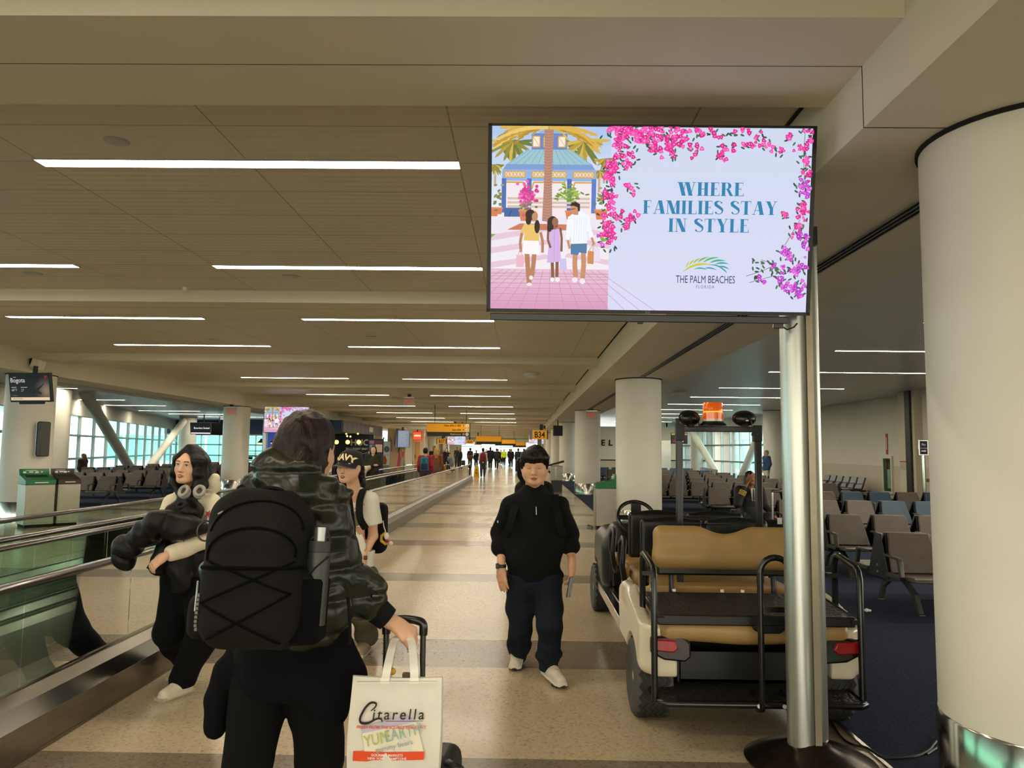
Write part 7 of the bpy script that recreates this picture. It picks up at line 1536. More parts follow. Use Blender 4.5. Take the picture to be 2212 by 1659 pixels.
    for a, b, c in ((hpR, knR, anR), (hpL, knL, anL)): sd.chain([a+V(0, 0, .03), a*.5+b*.5, b, c], [.104, .096, .08, .05], .008)
    sd.cone(pel-V(.06, 0, -.05), pel+V(.06, 0, .05), .13, .13, .02); sd.wave(.006, .04, 2); sd.build('leggings', M_leg, t, 2)
    for a in (anR, anL):
        hl, to = a+V(0, -.07, -a[2]), a+V(0, .19, -a[2]); sd = SDF(*bounds([hl, to], .1), .008); shoe(sd, hl, to); sd.cut((0, 0, .001), (0, 0, -1)); sd.build('shoe', M_black, t, 2)
    # backpack
    bp = thing('backpack', 'large black hiking backpack with bungee cord on the woman in the green jacket', 'backpack', tuple(O)); M_bp = mat('backpack_black', '0e0d0c', rough=.85, spec=.25, var=.18, scale=6, bump=.18, bscale=90)
    c = j(560, 1232, 2.36); axz = nrm(V(.03, .10, 1)); axx = nrm(V(1, .16, 0)); axy = np.cross(axz, axx); MM = [axx, axy, axz]; Q = lambda a, b, d: c+axx*a+axy*b+axz*d
    sd = SDF(c-.36, c+.36, .0065); sd.box(Q(0, .02, 0), (.155, .12, .235), .09, 0, MM); sd.box(Q(-.005, -.06, -.03), (.14, .085, .19), .075, .02, MM); sd.box(Q(-.01, -.085, -.075), (.135, .075, .125), .06, .02, MM); sd.box(Q(.145, .0, -.1), (.045, .07, .1), .03, .015, MM); sd.box(Q(0, .03, .2), (.1, .07, .05), .04, .03, MM); sd.cone(Q(-.16, .0, -.1), Q(-.165, .02, -.17), .035, .03, .02)
    sd.wave(.007, .045, 77); main = sd.build('main_bag', M_bp, bp, 2); CACHE.clear(); bv = BVHTree.FromPolygons([v.co.copy() for v in main.data.vertices], [tuple(p.vertices) for p in main.data.polygons])
    def on(a, d, off=.004):
        q = bv.ray_cast(Vector(Q(a, -.5, d)), Vector(axy)); return (q[0]-Vector(axy)*off) if q[0] else Vector(Q(a, -.15, d))
    def line(p, q, n=12): return [on(p[0]+(q[0]-p[0])*k/n, p[1]+(q[1]-p[1])*k/n) for k in range(n+1)]
    M_cd = mat('bungee_cord', '040404', rough=.9, spec=.1)
    part('bungee_cord', M_cd, bp, lambda m: [m.tube(line(a, b), .0035, 6) for a, b in (((-.13, .04), (.12, -.06)), ((.12, -.06), (-.12, -.19)), ((-.13, -.08), (.1, -.2)), ((.12, .03), (-.13, -.08)))])
    part('zip_line', M_cd, bp, lambda m: [m.tube([on(.125*math.cos(a)-.005, .055+.075*math.sin(a)) for a in [PI*k/20 for k in range(-1, 22)]], .0035, 6), m.tube([on(.13*math.cos(a)-.0, .12+.09*math.sin(a)) for a in [PI*k/20 for k in range(0, 21)]], .003, 6)]); part('front_pocket_seam', M_cd, bp, lambda m: m.tube(line((-.14, .018), (.14, .012)), .006, 6))
    part('grab_loop', M_strap_(), bp, lambda m: m.tube(cr([Q(-.05, .03, .225), Q(-.035, .02, .246), Q(0, .015, .252), Q(.035, .02, .247), Q(.055, .03, .228)], 4), .01, 6, flat=(.022, .008)), smooth=50); part('side_pocket', mat('mesh_pocket', '07080c', rough=.95, spec=.15), bp, lambda m: m.rings([[Vector(Q(x, y, z)) for x, y in ((.115, -.09), (.2, -.075), (.215, .05), (.13, .07))] for z in (-.215, -.1, -.02)]), bevel=.015)
    part('strap', M_strap_(), bp, lambda m: [m.tube(cr([Q(s*.08, .1, .2), Q(s*.1, .17, .25), V(neck[0]+s*.12, .02, shR[2]+.1), V(neck[0]+s*.12, .16, chest[2]+.1), V(neck[0]+s*.14, .16, chest[2]-.08)], 4), .02, 6, flat=(.055, .014)) for s in (-1, 1)], smooth=50)
    part('buckle', M_alu, bp, lambda m: [m.tube([on(-.12, .17), on(-.105, .178)], .003, 6), m.tube([on(-.14, -.02-.012*k) + Vector((-.005, -.006, 0)) for k in range(8)], .003, 6)]); part('key_ring', M_black, bp, lambda m: m.tube([Vector(Q(-.165+.025*math.cos(a), -.02, .12+.03*math.sin(a))) for a in [2*PI*k/16 for k in range(16)]], .003, 6, closed=True))
    part('side_lettering', mat('tag_grey', '6a6862', rough=.6), bp, lambda m: [m.box(*sum([[v-.004, v+.004] for v in (on(-.137, -.06-.012*k)+Vector((-.002, -.003, 0)))], [])) for k in range(9)])
    bt = thing('water_bottle', 'steel-topped black water bottle in the side pocket of the large hiking backpack', 'bottle', tuple(O)); b0 = Q(.178, -.035, -.02); ax = axz
    def tube_at(r, z0, z1, M, nm, n=28): return part(nm, M, bt, lambda m: m.cyl(b0+ax*z0, b0+ax*z1, r, n=n), smooth=40)
    tube_at(.036, -.14, .075, mat('bottle_charcoal', '3a3d3a', rough=.4, var=.1, metal=.4), 'flask'); tube_at(.034, .076, .108, mat('bottle_collar', '2a2c2a', rough=.5), 'collar'); tube_at(.019, .108, .15, mat('bottle_steel', '8f9390', rough=.3, metal=.8), 'cap'); part('carry_loop', M_black, bt, lambda m: m.tube([b0+ax*.1+V(.034, 0, 0), b0+ax*.15+V(.0, 0, 0)+V(.02, 0, 0), b0+ax*.11-V(.03, 0, 0)], .005, 6)); part('strap_band', M_black, bt, lambda m: m.tube([b0+ax*-.0-V(.03, .03, 0), b0+ax*.03-V(0, .04, 0), b0+ax*.06+V(.034, -.012, 0)], .004, 6, flat=(.02, .004)))
    # suitcase behind the tote, telescopic handle up
    sc = thing('suitcase', 'dark suitcase behind the white tote, its handle in the hand of the woman in green', 'suitcase', (-.38, 2.86, 0), R(-4)); lx = lambda px, py: Vector(aty(px, py, 2.78))
    M_sc = mat('suitcase_black', '191a1b', rough=.5, var=.1); part('shell', M_sc, sc, lambda m: m.box(-.18, .15, -.02, .2, .06, .5), bevel=.05, seg=4); part('wheel', M_black, sc, lambda m: m.cyl((-.15, .02, .03), (-.12, .02, .03), .03, n=16)); part('wheel', M_black, sc, lambda m: m.cyl((.09, .02, .03), (.12, .02, .03), .03, n=16))
    hx = lx(917, 1345); hz = hx.z; a = hx.x+.38; part('tube', M_alu_d(), sc, lambda m: m.cyl((a, -.07, .48), (a, -.07, hz-.03), .0105, n=14), smooth=40); part('tube', M_alu_d(), sc, lambda m: m.cyl((a-.135, -.07, .48), (a-.135, -.07, hz-.03), .0105, n=14), smooth=40)
    part('grip', M_blackm, sc, lambda m: m.tube(cr([(a, -.07, hz-.045), (a, -.07, hz-.01), (a-.018, -.07, hz+.004), (a-.07, -.07, hz+.01), (a-.118, -.07, hz+.004), (a-.135, -.07, hz-.01), (a-.135, -.07, hz-.045)], 4), .015, 10), smooth=60); part('side_handle', M_black, sc, lambda m: m.tube([(.12, -.01, .49), (.13, -.03, .5), (.15, -.05, .5), (.175, -.05, .49), (.18, -.03, .46)], .014, 8), smooth=60)
    # white shopping tote hanging from the same hand
    TX, TY = -.383, 2.50; tt = thing('tote_bag', 'white Citarella shopping tote with an orange band hanging from the hand', 'tote bag', (TX, TY, 0)); tt['label'] = 'white shopping tote with an orange band, hanging from a hand'
    k = TY/FPX; L = lambda px, py: Vector(aty(px, py, TY))-Vector((TX, TY, 0))
    L3 = lambda px, py, Y: Vector(aty(px, py, Y))-Vector((TX, TY, 0))
    M_tote = mat('tote_fabric', 'e4e1d6', rough=.6, var=.03, scale=14, alpha=.86, bump=.15, bscale=60)
    tl, tr, bl, br_ = L(766, 1462), L(953, 1460), L(763, 1649), L(935, 1655); z1 = tl.z; zb = z1-.335
    def tote(m):
        n = 14; rows = 16; rs = []
        for i in range(rows+1):
            u = i/rows; z = z1+(zb-z1)*u; hw = .145+.004*math.sin(u*3)-.012*max(0, u-.8)*5*.5; d = .012+.075*min(1, u*1.6)**.8*(1-.25*max(0, u-.85)/.15); r = []
            cxx = (tl.x+tr.x)/2-.004*u
            for s0, s1, num in (((-1, -1), (1, -1), n), ((1, -1), (1, 1), 4), ((1, 1), (-1, 1), n), ((-1, 1), (-1, -1), 4)):
                for q in range(num):
                    f = q/num; x = s0[0]+(s1[0]-s0[0])*f; y = s0[1]+(s1[1]-s0[1])*f; wob = .006*math.sin(x*5+u*7)*u+.004*math.sin(x*11-u*9)*u
                    r.append((cxx+x*hw*(1-.02*abs(y)), y*d*.5*(1+.35*(1-x*x)*u)+wob, z+.004*x*x))
            rs.append(r)
        V_ = [[m.vert(p) for p in r] for r in rs]; nn = len(rs[0])
        for a_, b_ in zip(V_, V_[1:]):
            for i in range(nn): m._f([a_[i], a_[(i+1) % nn], b_[(i+1) % nn], b_[i]])
        m._f(V_[-1])
    bag = part('bag', M_tote, tt, tote, smooth=70)
    hd = L(880, 1372); M_tw = mat('tote_handle', 'eceadf', rough=.6, var=.03)
    part('handle', M_tw, tt, lambda m: [m.tube(cr([L(833, 1470)+Vector((0, y, 0)), L(838, 1440)+Vector((0, y, 0)), L3(846, 1402, 2.6+y), L3(852, 1384, 2.68), L3(862, 1374, 2.72), L3(878, 1373, 2.72), L3(888, 1384, 2.68), L3(891, 1402, 2.6+y), L(895, 1440)+Vector((0, y, 0)), L(896, 1470)+Vector((0, y, 0))], 4), .01, 6, flat=(.026, .003)) for y in (-.008, .03)], smooth=50)
    part('handle_patch', M_tw, tt, lambda m: [m.tube([L(px, 1462)+Vector((0, -.012, 0)), L(px, 1474)+Vector((0, -.012, 0))], .01, 6, flat=(.03, .003)) for px in (833, 896)])
    part('hem', M_tw, tt, lambda m: m.tube([L(775, 1470)+Vector((0, -.009, 0)), L(860, 1469)+Vector((0, -.011, 0)), L(943, 1469)+Vector((0, -.009, 0))], .01, 4, flat=(.026, .002)))
    def yf(px, py): return -.5*(.012+.075*min(1, max(0, (py-1460)/215)*1.6)**.8)*(1.05+.3*(1-((px-858)/93)**2)*max(0, (py-1460)/215))-.006
    def place(body, px, py, size, M, **kw):
        me = text_mesh(body, size*k, **kw); bm = bmesh.new(); bm.from_mesh(me); bmesh.ops.triangulate(bm, faces=bm.faces)
        for v in bm.verts:
            X, Y_ = px+v.co.x/k, py-v.co.y/k; q = L(X, Y_); v.co = Vector((q.x, yf(X, Y_), q.z))
        bm.to_mesh(me); bm.free(); me.materials.clear(); me.materials.append(M); o = bpy.data.objects.new('lettering', me); COL.objects.link(o); o.parent = tt; return o
    M_ink = mat('ink_black', '1d1514', rough=.6, var=.03); M_org = mat('ink_orange', 'dd4a17', rough=.6, var=.03)
    place('itarella', 864, 1535, 30, M_ink, spacing=1.28, bold=.0004, shear=.12)
    def bezp(*P, n=10): 
        o = []
        for i in range(0, len(P)-2, 2): o += [((1-t_)**2*P[i][0]+2*t_*(1-t_)*P[i+1][0]+t_*t_*P[i+2][0], (1-t_)**2*P[i][1]+2*t_*(1-t_)*P[i+1][1]+t_*t_*P[i+2][1]) for t_ in [q/n for q in range(n+(i+2 >= len(P)-1))]]
        return o
    swash = bezp((806, 1527), (818, 1520), (817, 1513), (806, 1505), (794, 1521), (778, 1545), (786, 1551), (797, 1556), (814, 1545), (830, 1538), (831, 1549))
    part('lettering', M_ink, tt, lambda m: [m.tube([L(*p)+Vector((0, yf(*p), 0)) for p in swash], [.0016+.0022*math.sin(PI*i/len(swash)) for i in range(len(swash))], 6), m.tube([L(x, 1547.5)+Vector((0, yf(x, 1547), 0)) for x in (838, 860, 890, 917)], .0007, 4)])
    place('FRESH FROM THE SOURCE SINCE 1912', 850, 1560, 8.6, M_org, bold=.0002, shear=.2, spacing=1.0)
    def patch(nm, pts, M, off=0.0, n=8):
        def f(m):
            A, B = pts
            for i in range(len(A)-1): m.quad(*[L(*p)+Vector((0, yf(*p)+.0035+off, 0)) for p in (A[i], A[i+1], B[i+1], B[i])])
        return part(nm, M, tt, f)
    xs = [769+i*(920-769)/10 for i in range(11)]
    patch('orange_band', ([(x+1.5, 1609) for x in xs], [(x, 1628-(1.5 if x > 800 else -2)) for x in xs]), M_org, .0)
    place('GOURMET MARKETS', 843, 1615.5, 7.2, M_signw, bold=.0002); place('NEW YORK | HAMPTONS', 843, 1622.5, 7.2, M_signw, bold=.0002)
    # the sweets packet that shows through the fabric
    pk = thing('sweets_packet', 'packet of gummy bears showing through the white tote', 'packet', (TX, TY, 0)); p2 = lambda px, py: L(px, py)+Vector((0, yf(px, py)+.0042, 0))
    def q4(m, P): m.quad(*[p2(*p) for p in P])
    part('packet_face', mat('packet_cream', 'e2dcc6', rough=.6, var=.03), pk, lambda m: q4(m, [(789, 1573), (903, 1550), (920, 1610), (795, 1610)])); part('packet_top', mat('packet_lilac', 'b9b4c8', rough=.6, var=.04), pk, lambda m: q4(m, [(787, 1560), (880, 1536), (903, 1550), (789, 1573)])); part('packet_body', mat('packet_side', 'cfc9b4', rough=.7), pk, lambda m: m.box(-.07, .06, -.01, .02, L(0, 1640).z, L(0, 1575).z))
    for body, px, py, sz, col, sh in (('YUM', 820, 1584, 33, 'a9b765', 0), ('EARTH', 876, 1571, 33, '8fb0a8', 0), ('gummy bears', 858, 1597, 15, '9d9c9a', .2)):
        o = place(body, px, py, sz, mat('print_'+col, col, rough=.7, var=.02), xs=.78 if sz > 20 else 1); o.parent = pk; o.rotation_euler = (0, -R(13), 0)
        ctr = L(px, py); ro = Matrix.Rotation(-R(13), 3, 'Y'); o.location = ctr-ro @ ctr+Vector((0, .0012, 0))
    gr = thing('snack_pouch', 'small yellow and brown snack tops peeking over the rim of the white tote', 'snacks', (TX, TY, 0)); part('yellow_top', mat('snack_yellow', 'c99a2a', rough=.4), gr, lambda m: m.ball(L(845, 1454)+Vector((0, .02, 0)), (.012, .01, .012), 10, 8)); part('brown_top', mat('snack_brown', '4a3626', rough=.5), gr, lambda m: m.box(*sum([[v-s_, v+s_] for v, s_ in zip(L(877, 1460)+Vector((0, .01, 0)), (.012, .01, .006))], [])))
def M_alu_d(): return mat('handle_gunmetal', '5a5a56', rough=.3, metal=.85, var=.06)
green_woman()

# ------------------------------------------------------------------ simpler people farther off
def passer(label, x, y, h, rz, top, legs, hair, skin=M_skin, pose='stand', z0=0.0, coat=0.0, hl='short', phase=.5, arms=None, top_len=0.0, sleeve=None):
    """built facing -y at the origin, then turned; h is the standing height."""
    s = h/1.72; t = thing('person', label, 'person', (x, y, z0), rz); hh = .014 if y < 30 else .02
    st = .0 if pose != 'walk' else .2*phase
    P = lambda a, b, c: V(a*s, b*s, c*s); sit = pose == 'sit'; dz = -.44 if sit else 0
    Hd = Head(P(0, -.02, 1.60+dz), (0, -1, -.03), k=s*1.03); neck = P(0, .01, 1.45+dz)
    sh = [P(q*.18, .01, 1.39+dz) for q in (-1, 1)]; el = [P(q*.22, .04+(.06*q*phase if pose == 'walk' else 0), 1.12+dz) for q in (-1, 1)]; wr = [P(q*.22, -.05+(.1*q*phase if pose == 'walk' else 0), .9+dz) for q in (-1, 1)]
    if arms == 'fold': wr = [P(.06, -.18, 1.12+dz), P(-.06, -.2, 1.08+dz)]
    if arms == 'phone': el[0] = P(-.28, -.12, 1.16+dz); wr[0] = P(-.13, -.11, 1.46+dz); el[1] = P(.26, .02, 1.13+dz); wr[1] = P(.34, -.2, .96+dz)
    pel = P(0, 0, .93+dz); hp = [P(q*.085, 0, .9+dz) for q in (-1, 1)]
    if sit: kn = [P(-.1, -.42, .5), P(.12, -.46, .52)]; an = [P(-.08, -.46, .1), P(.0, -.62, .3 if arms == 'phone' else .1)]
    else: kn = [P(-.09, -.02-st*.5, .5), P(.09, -.02+st*.3, .5)]; an = [P(-.085, .02-st, .09), P(.085, .02+st*1.2, .09+abs(st)*.3)]
    lo, hi = bounds([Hd.C]+el+wr+an+kn, .2); lo[2] = -.02
    sd = SDF(lo, hi, hh); add_head(sd, Hd, neck); sd.chain([neck, P(0, 0, 1.2+dz), pel], [.06*s, .1*s, .11*s], .04, flat=((0, 1, 0), 1.4))
    for a, b, c in zip(sh, el, wr): sd.chain([neck*.3+a*.7, a, b, c], [.04*s, .042*s, .036*s, .028*s], .02)
    for a, b, c in zip(hp, kn, an): sd.chain([a, b, c], [.08*s, .05*s, .035*s], .03)
    for q, c, b in ((-1, wr[0], el[0]), (1, wr[1], el[1])):
        d = nrm(c-b) if arms else V(0, -.1, -1)
        if y < 20: hand(sd, c, d, (q*.9, -.4, 0) if not arms else (q*.6, -.8, .2), -q if not arms else q, .5, .05, s)
        else: sd.chain([c, c+d*.09*s, c+d*.15*s], [.03*s, .034*s, .018*s], .01); sd.cone(c+d*.03*s, c+d*.08*s+V(-q*.03, -.02, 0)*s, .014*s, .01*s, .01)
    body = sd.build('body', skin, t, 1)
    if y < 20: CACHE.clear(); face(t, body, Hd, 'down', 'closed', M_lip2)
    if hair is not None:
        sd = SDF(Hd.C-.3*s, Hd.C+.2*s, min(hh, .012)); e = lambda c, r, k=.02, sub=False: sd.ell(Hd.P(*c), [v*Hd.k for v in r], k, Hd.M(), sub); e((0, -.025, .035), (.084, .1, .09)); e((0, -.055, -.01), (.078, .065, .08), .03)
        if hl == 'long':
            for q in (-1, 1): sd.chain([Hd.P(q*.07, 0, .03), Hd.P(q*.082, -.01, -.1), Hd.P(q*.08, -.03, -.2)], [.03*s, .035*s, .03*s], .03)
            sd.chain([Hd.P(0, -.08, 0), Hd.P(0, -.09, -.14), Hd.P(0, -.1, -.24)], [.07*s, .075*s, .05*s], .03)
        e((0, .085, -.03), (.066, .07, .095), .01, True); sd.wave(.006, .02, 3, (2, 2, .5)); sd.build('hair', hair, t, 1)
    sd = SDF(lo, hi, hh); cb = P(0, 0, .86-top_len+dz); sd.chain([neck-V(0, -.01, .05)*s, P(0, 0, 1.22+dz), P(0, 0, 1.0+dz), cb], [.09*s, .155*s+coat, .145*s+coat, (.155+top_len*.08)*s+coat], .05, flat=((0, 1, 0), 1.4))
    for q, a, b, c in ((-1, sh[0], el[0], wr[0]), (1, sh[1], el[1], wr[1])):
        sd.cone(neck+V(q*.02, 0, -.04)*s, a, .045*s, .06*s+coat, .04)
        if sleeve != 'none': sd.chain([a, b, b+(c-b)*.9], [.062*s+coat, .054*s+coat, .045*s+coat*.6], .02)
    sd.cone(neck-V(0, 0, .1)*s, Hd.P(0, 0, -.06), .05*s, .06*s, 0, sub=True); sd.cut(cb-V(0, 0, .02), (0, 0, -1)); sd.wave(.012, .07, 4); sd.build('top' if not coat else 'coat', top, t, 1)
    sd = SDF(lo, hi, hh); sd.cone(pel-V(.05, 0, 0), pel+V(.05, 0, 0), .135*s, .135*s, .03, flat=((0, 1, 0), 1.25))
    for a, b, c in zip(hp, kn, an): sd.chain([a, b, c+V(0, 0, .03)], [.105*s, .085*s, .065*s], .03)
    sd.wave(.008, .05, 5); sd.build('trousers', legs, t, 1)
    for c in an:
        hl_, to = c+V(0, .07, -.085)*s, c+V(0, -.18, -.085)*s; sd = SDF(*bounds([hl_, to], .1), max(hh*.8, .01)); shoe(sd, hl_, to); sd.build('shoe', M_black, t, 1)
    return t
def cm(h, r=.85): return mat('cloth_'+h, h, rough=r, var=.12, scale=5)
K1, K2, K3 = cm('16161a'), cm('1d1b1c'), cm('23252e')
passer('woman in an olive coat on the far walkway holding a cream striped blanket', -4.62, 23.5, 1.7, R(4), cm('2b2c1f'), K2, M_hairk, M_skin2, coat=.02, hl='long', arms='fold', top_len=.2, z0=.012)
bl_ = thing('blanket', 'cream and black striped blanket over the arm of the woman in the olive coat', 'blanket', (-4.8, 23.25, .55)); sd = SDF((-.25, -.15, 0), (.25, .2, .6), .014); sd.chain([V(.1, 0, .48), V(-.06, -.02, .42), V(-.12, -.03, .12)], [.07, .11, .1], .04); sd.wave(.02, .05, 3); sd.build('fabric', mat('blanket_cream', 'd2c39a', rough=.9, var=.3, scale=9), bl_); part('stripe', M_dark, bl_, lambda m: [m.tube([(-.2+.07*k, -.14, .45), (-.24+.07*k, -.15, .25), (-.26+.07*k, -.13, .05)], .012, 6) for k in range(4)])
passer('person in a red jacket with a teal backpack, riding the near walkway away', -3.22, 25.2, 1.66, PI, cm('a3222a'), cm('3a4450'), M_hairk, coat=.015, z0=.012)
b_ = thing('backpack', 'teal and dark blue backpack on the person in the red jacket', 'backpack', (-3.22, 25.2, .012)); sd = SDF((-.25, -.42, .8), (.25, -.05, 1.45), .014); sd.box((0, -.22, 1.12), (.14, .09, .24), .07, 0); sd.build('main_bag', mat('pack_teal', '1f5f7a', rough=.7, var=.1), b_); part('pocket', mat('pack_navy', '1c2c44', rough=.7), b_, lambda m: m.box(-.1, .1, -.34, -.3, .95, 1.15), bevel=.02); part('strap', mat('pack_light', '4a9ab0', rough=.7), b_, lambda m: [m.tube([(q*.07, -.312, .95), (q*.09, -.32, 1.15), (q*.06, -.3, 1.3)], .01, 6) for q in (-1, 1)])
passer('blond long-haired person in a brown top just ahead of the red jacket', -3.12, 27.6, 1.68, PI, cm('7a4a30'), cm('5a5a58'), M_hairl, hl='long', z0=.012)
passer('dark-jacketed person facing this way behind the blond hair', -4.72, 40.5, 1.8, 0, K1, K2, M_hairb, M_skin3, z0=.012)
passer('balding person in black beside the woman in the tank top', -4.62, 44, 1.74, 0, K1, K2, None, z0=.012)
passer('woman in a black tank top carrying a grey jacket on the far walkway', -4.6, 46, 1.7, 0, K1, K2, M_hairk, M_skin2, hl='long', sleeve='none', arms='fold', z0=.012)
g_ = thing('jacket', 'grey jacket over the arms of the woman in the tank top', 'jacket', (-4.45, 45.65, .6)); sd = SDF((-.3, -.2, -.1), (.35, .25, .65), .02); sd.chain([V(-.1, 0, .5), V(.1, 0, .45), V(.2, 0, .1)], [.1, .15, .12], .04); sd.wave(.02, .06, 3); sd.build('fabric', cm('6a7078'), g_)
passer('tall man in black walking far left of the corridor, bag in hand', -5.95, 69, 1.84, 0, K1, K2, M_hairk, M_skin3, 'walk'); passer('second man in black a step to the right of the tall man', -5.55, 67, 1.72, 0, K2, K1, M_hairk, M_skin3, 'walk', phase=-.6)
k_ = thing('handbag', 'black bag carried by the second far man in black', 'bag', (-5.2, 66.8, .25)); part('bag', M_black, k_, lambda m: m.box(-.18, .18, -.08, .08, 0, .45), bevel=.06); part('handle', M_black, k_, lambda m: m.tube([(-.1, 0, .45), (0, 0, .6), (.1, 0, .45)], .02, 6))
passer('man with a brown bag stepping past the end of the walkway', -4.55, 66, 1.8, PI, K2, cm('3c3f40'), M_hairk, M_skin, 'walk'); passer('person in a dark suit behind the yellow floor sign', -4.05, 66.5, 1.62, 0, K1, K3, M_hairk, M_skin3, 'walk')
k_ = thing('shoulder_bag', 'brown shoulder bag across the back of the man by the walkway end', 'bag', (-4.5, 65.75, .85)); part('bag', cm('5a3626'), k_, lambda m: m.box(-.28, .22, -.12, .1, 0, .3), bevel=.06); part('strap', M_black, k_, lambda m: m.tube([(-.2, 0, .3), (0, .05, .6), (.15, 0, .3)], .02, 6))
passer('attendant in a dark red vest and white sleeves walking away', -2.35, 45.3, 1.74, PI, cm('b8b2a6'), cm('34363a'), M_hairk, M_skin3, 'walk', phase=.3)
vt = bpy.data.objects['person']; rv = [o for o in bpy.data.objects if o.name.startswith('person') and o.get('label', '').startswith('attendant')][0]
sd = SDF((-.3, -.25, .7), (.3, .25, 1.55), .02); sd.chain([V(0, .01, 1.42), V(0, 0, 1.24), V(0, 0, .98)], [.12, .19, .185], .05, flat=((0, 1, 0), 1.3)); sd.cut((0, 0, .93), (0, 0, -1)); sd.cut((0, 0, 1.46), (0, 0, 1)); sd.build('vest', cm('6e1220'), rv)
ys = thing('wet_floor_sign', 'yellow folding floor sign beside the attendant in the red vest', 'floor sign', (-2.78, 46.2, 0)); part('board', mat('wet_yellow', 'd9a514', rough=.5, var=.05), ys, lambda m: [m.prism([(-.17, 0), (.17, 0), (.1, .66), (-.1, .66)], 1, a, a+.02) for a in (-.12, .1)]); part('mark', mat('wet_red', 'a3301c', rough=.5), ys, lambda m: [m.box(-.06, .06, -.125, -.12, .2, .26), m.box(-.05, .05, -.125, -.12, .38, .44)])
passer('man in a long dark coat with a pale badge on his back', -2.8, 66, 1.86, PI, K1, K2, M_hairk, M_skin3, 'walk', coat=.04, top_len=.25); passer('hooded person in a dark coat beside the man with the badge', -2.25, 66, 1.76, PI, K3, K2, M_hairk, M_skin, 'walk', phase=-.5, coat=.03)
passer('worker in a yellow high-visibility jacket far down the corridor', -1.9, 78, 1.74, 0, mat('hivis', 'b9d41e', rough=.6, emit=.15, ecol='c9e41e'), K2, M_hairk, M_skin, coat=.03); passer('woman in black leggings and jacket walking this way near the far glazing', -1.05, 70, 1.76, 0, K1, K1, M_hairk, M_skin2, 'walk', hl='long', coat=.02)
for k, (a, b, c, d) in enumerate(((-3.6, 86, 1.7, K1), (-2.9, 90, 1.75, K3), (-2.4, 84, 1.68, K2), (-1.5, 88, 1.78, K1), (-4.4, 92, 1.72, K2), (.2, 80, 1.74, K2))):
    passer('distant dark-clothed traveller before bright glazing, %s' % ('leftmost of the near three', 'behind the hooded coat', 'between the coat and the yellow jacket', 'right behind the yellow jacket', 'farthest left of all', 'by the right-hand columns')[k], a, b, c, PI*(k % 2), d, K2, M_hairk, M_skin, 'walk', phase=(-1)**k*.5)
passer('pair member in grey-green coat at the right, before the large dark suitcase', -.35, 62, 1.78, PI, cm('2f3a38'), K2, M_hairk, M_skin, 'walk', coat=.03); passer('traveller in brown coat behind the head of the man in black', .12, 61, 1.76, PI, cm('4a3f34'), K2, M_hairk, M_skin, 'walk', phase=-.4, coat=.03)
k_ = thing('suitcase', 'large dark maroon suitcase wheeled far behind the man in black', 'suitcase', (-.2, 55, 0)); part('shell', cm('2a1a1c', .5), k_, lambda m: m.box(-.32, .32, -.15, .15, .08, .92), bevel=.05); part('wheel', M_signw, k_, lambda m: m.ball((-.24, -.1, .06), .06, 10, 8)); part('handle', M_alu, k_, lambda m: [m.box(-.15, -.13, 0, .02, .9, 1.1), m.box(.13, .15, 0, .02, .9, 1.1), m.box(-.15, .15, 0, .02, 1.08, 1.1)])
passer('silhouetted person sitting by the left-hand windows', -18.2, 31.3, 1.75, R(100), cm('3a2420'), K2, None, M_skin3, 'sit', coat=.05)
passer('grey-haired man in a blue jacket and cream trousers standing by the right-hand window', 10.72, 33.6, 1.74, R(-80), cm('2c4668'), cm('d8d2b6'), M_hairg, M_skin, coat=.035)
# the pilot on the phone
pi_ = passer('pilot in dark uniform with four gold sleeve stripes, seated and talking on the phone', 4.05, 13.62, 1.74, R(6), cm('12141a', .7), cm('12141a', .7), M_hairk, M_skin3, 'sit', arms='phone', coat=.012)
part('shirt', mat('shirt_white', 'd6d3c8', rough=.8, var=.03), pi_, lambda m: m.prism([(-.045, 1.0), (.045, 1.0), (.03, .78), (-.03, .78)], 1, -.142, -.13)); part('tie', M_black, pi_, lambda m: m.prism([(-.012, .99), (.012, .99), (.022, .8), (0, .77), (-.022, .8)], 1, -.15, -.144)); part('wing_badge', M_signw, pi_, lambda m: m.ball((.1, -.135, .92), (.025, .006, .01), 10, 6))
a_, b_ = V(-.283, -.121, .729), V(-.131, -.111, 1.03); part('sleeve_stripe', mat('braid_gold', 'c9a648', rough=.4, metal=.5), pi_, lambda m: [m.cyl(a_+(b_-a_)*(.5+.07*k), a_+(b_-a_)*(.535+.07*k), .066, n=20) for k in range(4)])
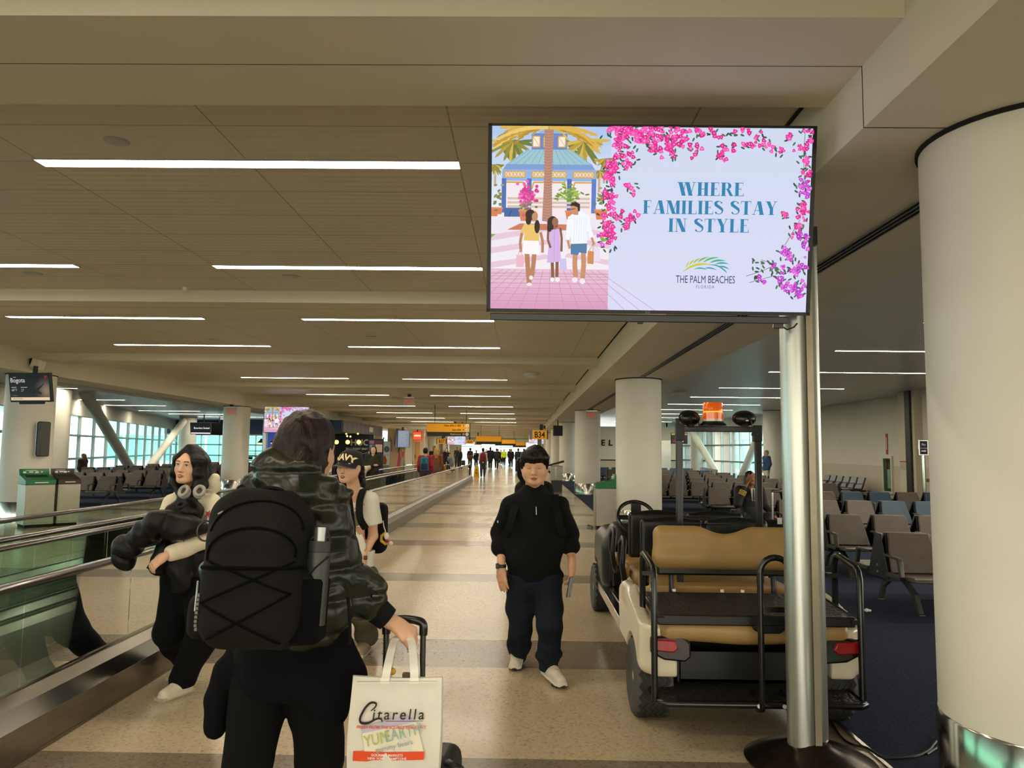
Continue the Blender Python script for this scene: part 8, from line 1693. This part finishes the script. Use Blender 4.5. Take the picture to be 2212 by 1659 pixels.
ph = thing('smartphone', 'phone held to the ear of the seated pilot', 'phone', (3.92, 13.5, 1.12), R(20)); part('case', M_black, ph, lambda m: m.box(-.006, .006, -.03, .03, -.06, .07), bevel=.004); part('camera_bump', M_blackm, ph, lambda m: m.box(-.009, -.006, -.02, .0, .04, .06))
rc = thing('suitcase', 'black cabin suitcase with a tall silver handle beside the seated pilot', 'suitcase', (4.12, 12.35, 0), R(10)); part('shell', M_strap_(), rc, lambda m: m.box(-.2, .2, -.13, .13, .06, .56), bevel=.04); part('handle', M_steelv, rc, lambda m: [m.cyl((q*.1, 0, .55), (q*.1, 0, 1.0), .014, n=10) for q in (-1, 1)]); part('grip', M_blackm, rc, lambda m: m.box(-.12, .12, -.02, .02, .99, 1.03), bevel=.01); [part('wheel', M_black, rc, lambda m: m.cyl((q*.15, -.1, .03), (q*.15, -.07, .03), .03, n=12)) for q in (-1, 1)]; part('tag', mat('tag_white', 'c9c6bc', rough=.5), rc, lambda m: m.box(-.1, -.02, -.14, -.135, .5, .6))
w = bpy.data.worlds.new('sky'); SC.world = w; w.use_nodes = True
nt = w.node_tree; bg = nt.nodes['Background']
tc = nt.nodes.new('ShaderNodeTexCoord'); sp = nt.nodes.new('ShaderNodeSeparateXYZ'); rp = nt.nodes.new('ShaderNodeValToRGB')
nt.links.new(tc.outputs['Generated'], sp.inputs[0]); nt.links.new(sp.outputs['Z'], rp.inputs['Fac']); nt.links.new(rp.outputs['Color'], bg.inputs['Color'])
rp.color_ramp.elements[0].color = (1, .99, .95, 1); rp.color_ramp.elements[1].color = (.82, .9, 1, 1); rp.color_ramp.elements[1].position = .7
bg.inputs['Strength'].default_value = 5.0
vs = SC.view_settings
SC.display_settings.display_device = 'sRGB'
vs.view_transform = 'Standard'; vs.look = 'None'; vs.gamma = 1; vs.use_curve_mapping = False; vs.exposure = 0.3
cy = SC.cycles
cy.use_denoising = True
try: cy.denoiser = 'OPENIMAGEDENOISE'
except Exception: pass
cy.max_bounces = 7; cy.diffuse_bounces = 5; cy.glossy_bounces = 3; cy.transmission_bounces = 4; cy.transparent_max_bounces = 24
cy.caustics_reflective = False; cy.caustics_refractive = False; cy.sample_clamp_indirect = 4
cy.use_adaptive_sampling = True; cy.adaptive_threshold = .02
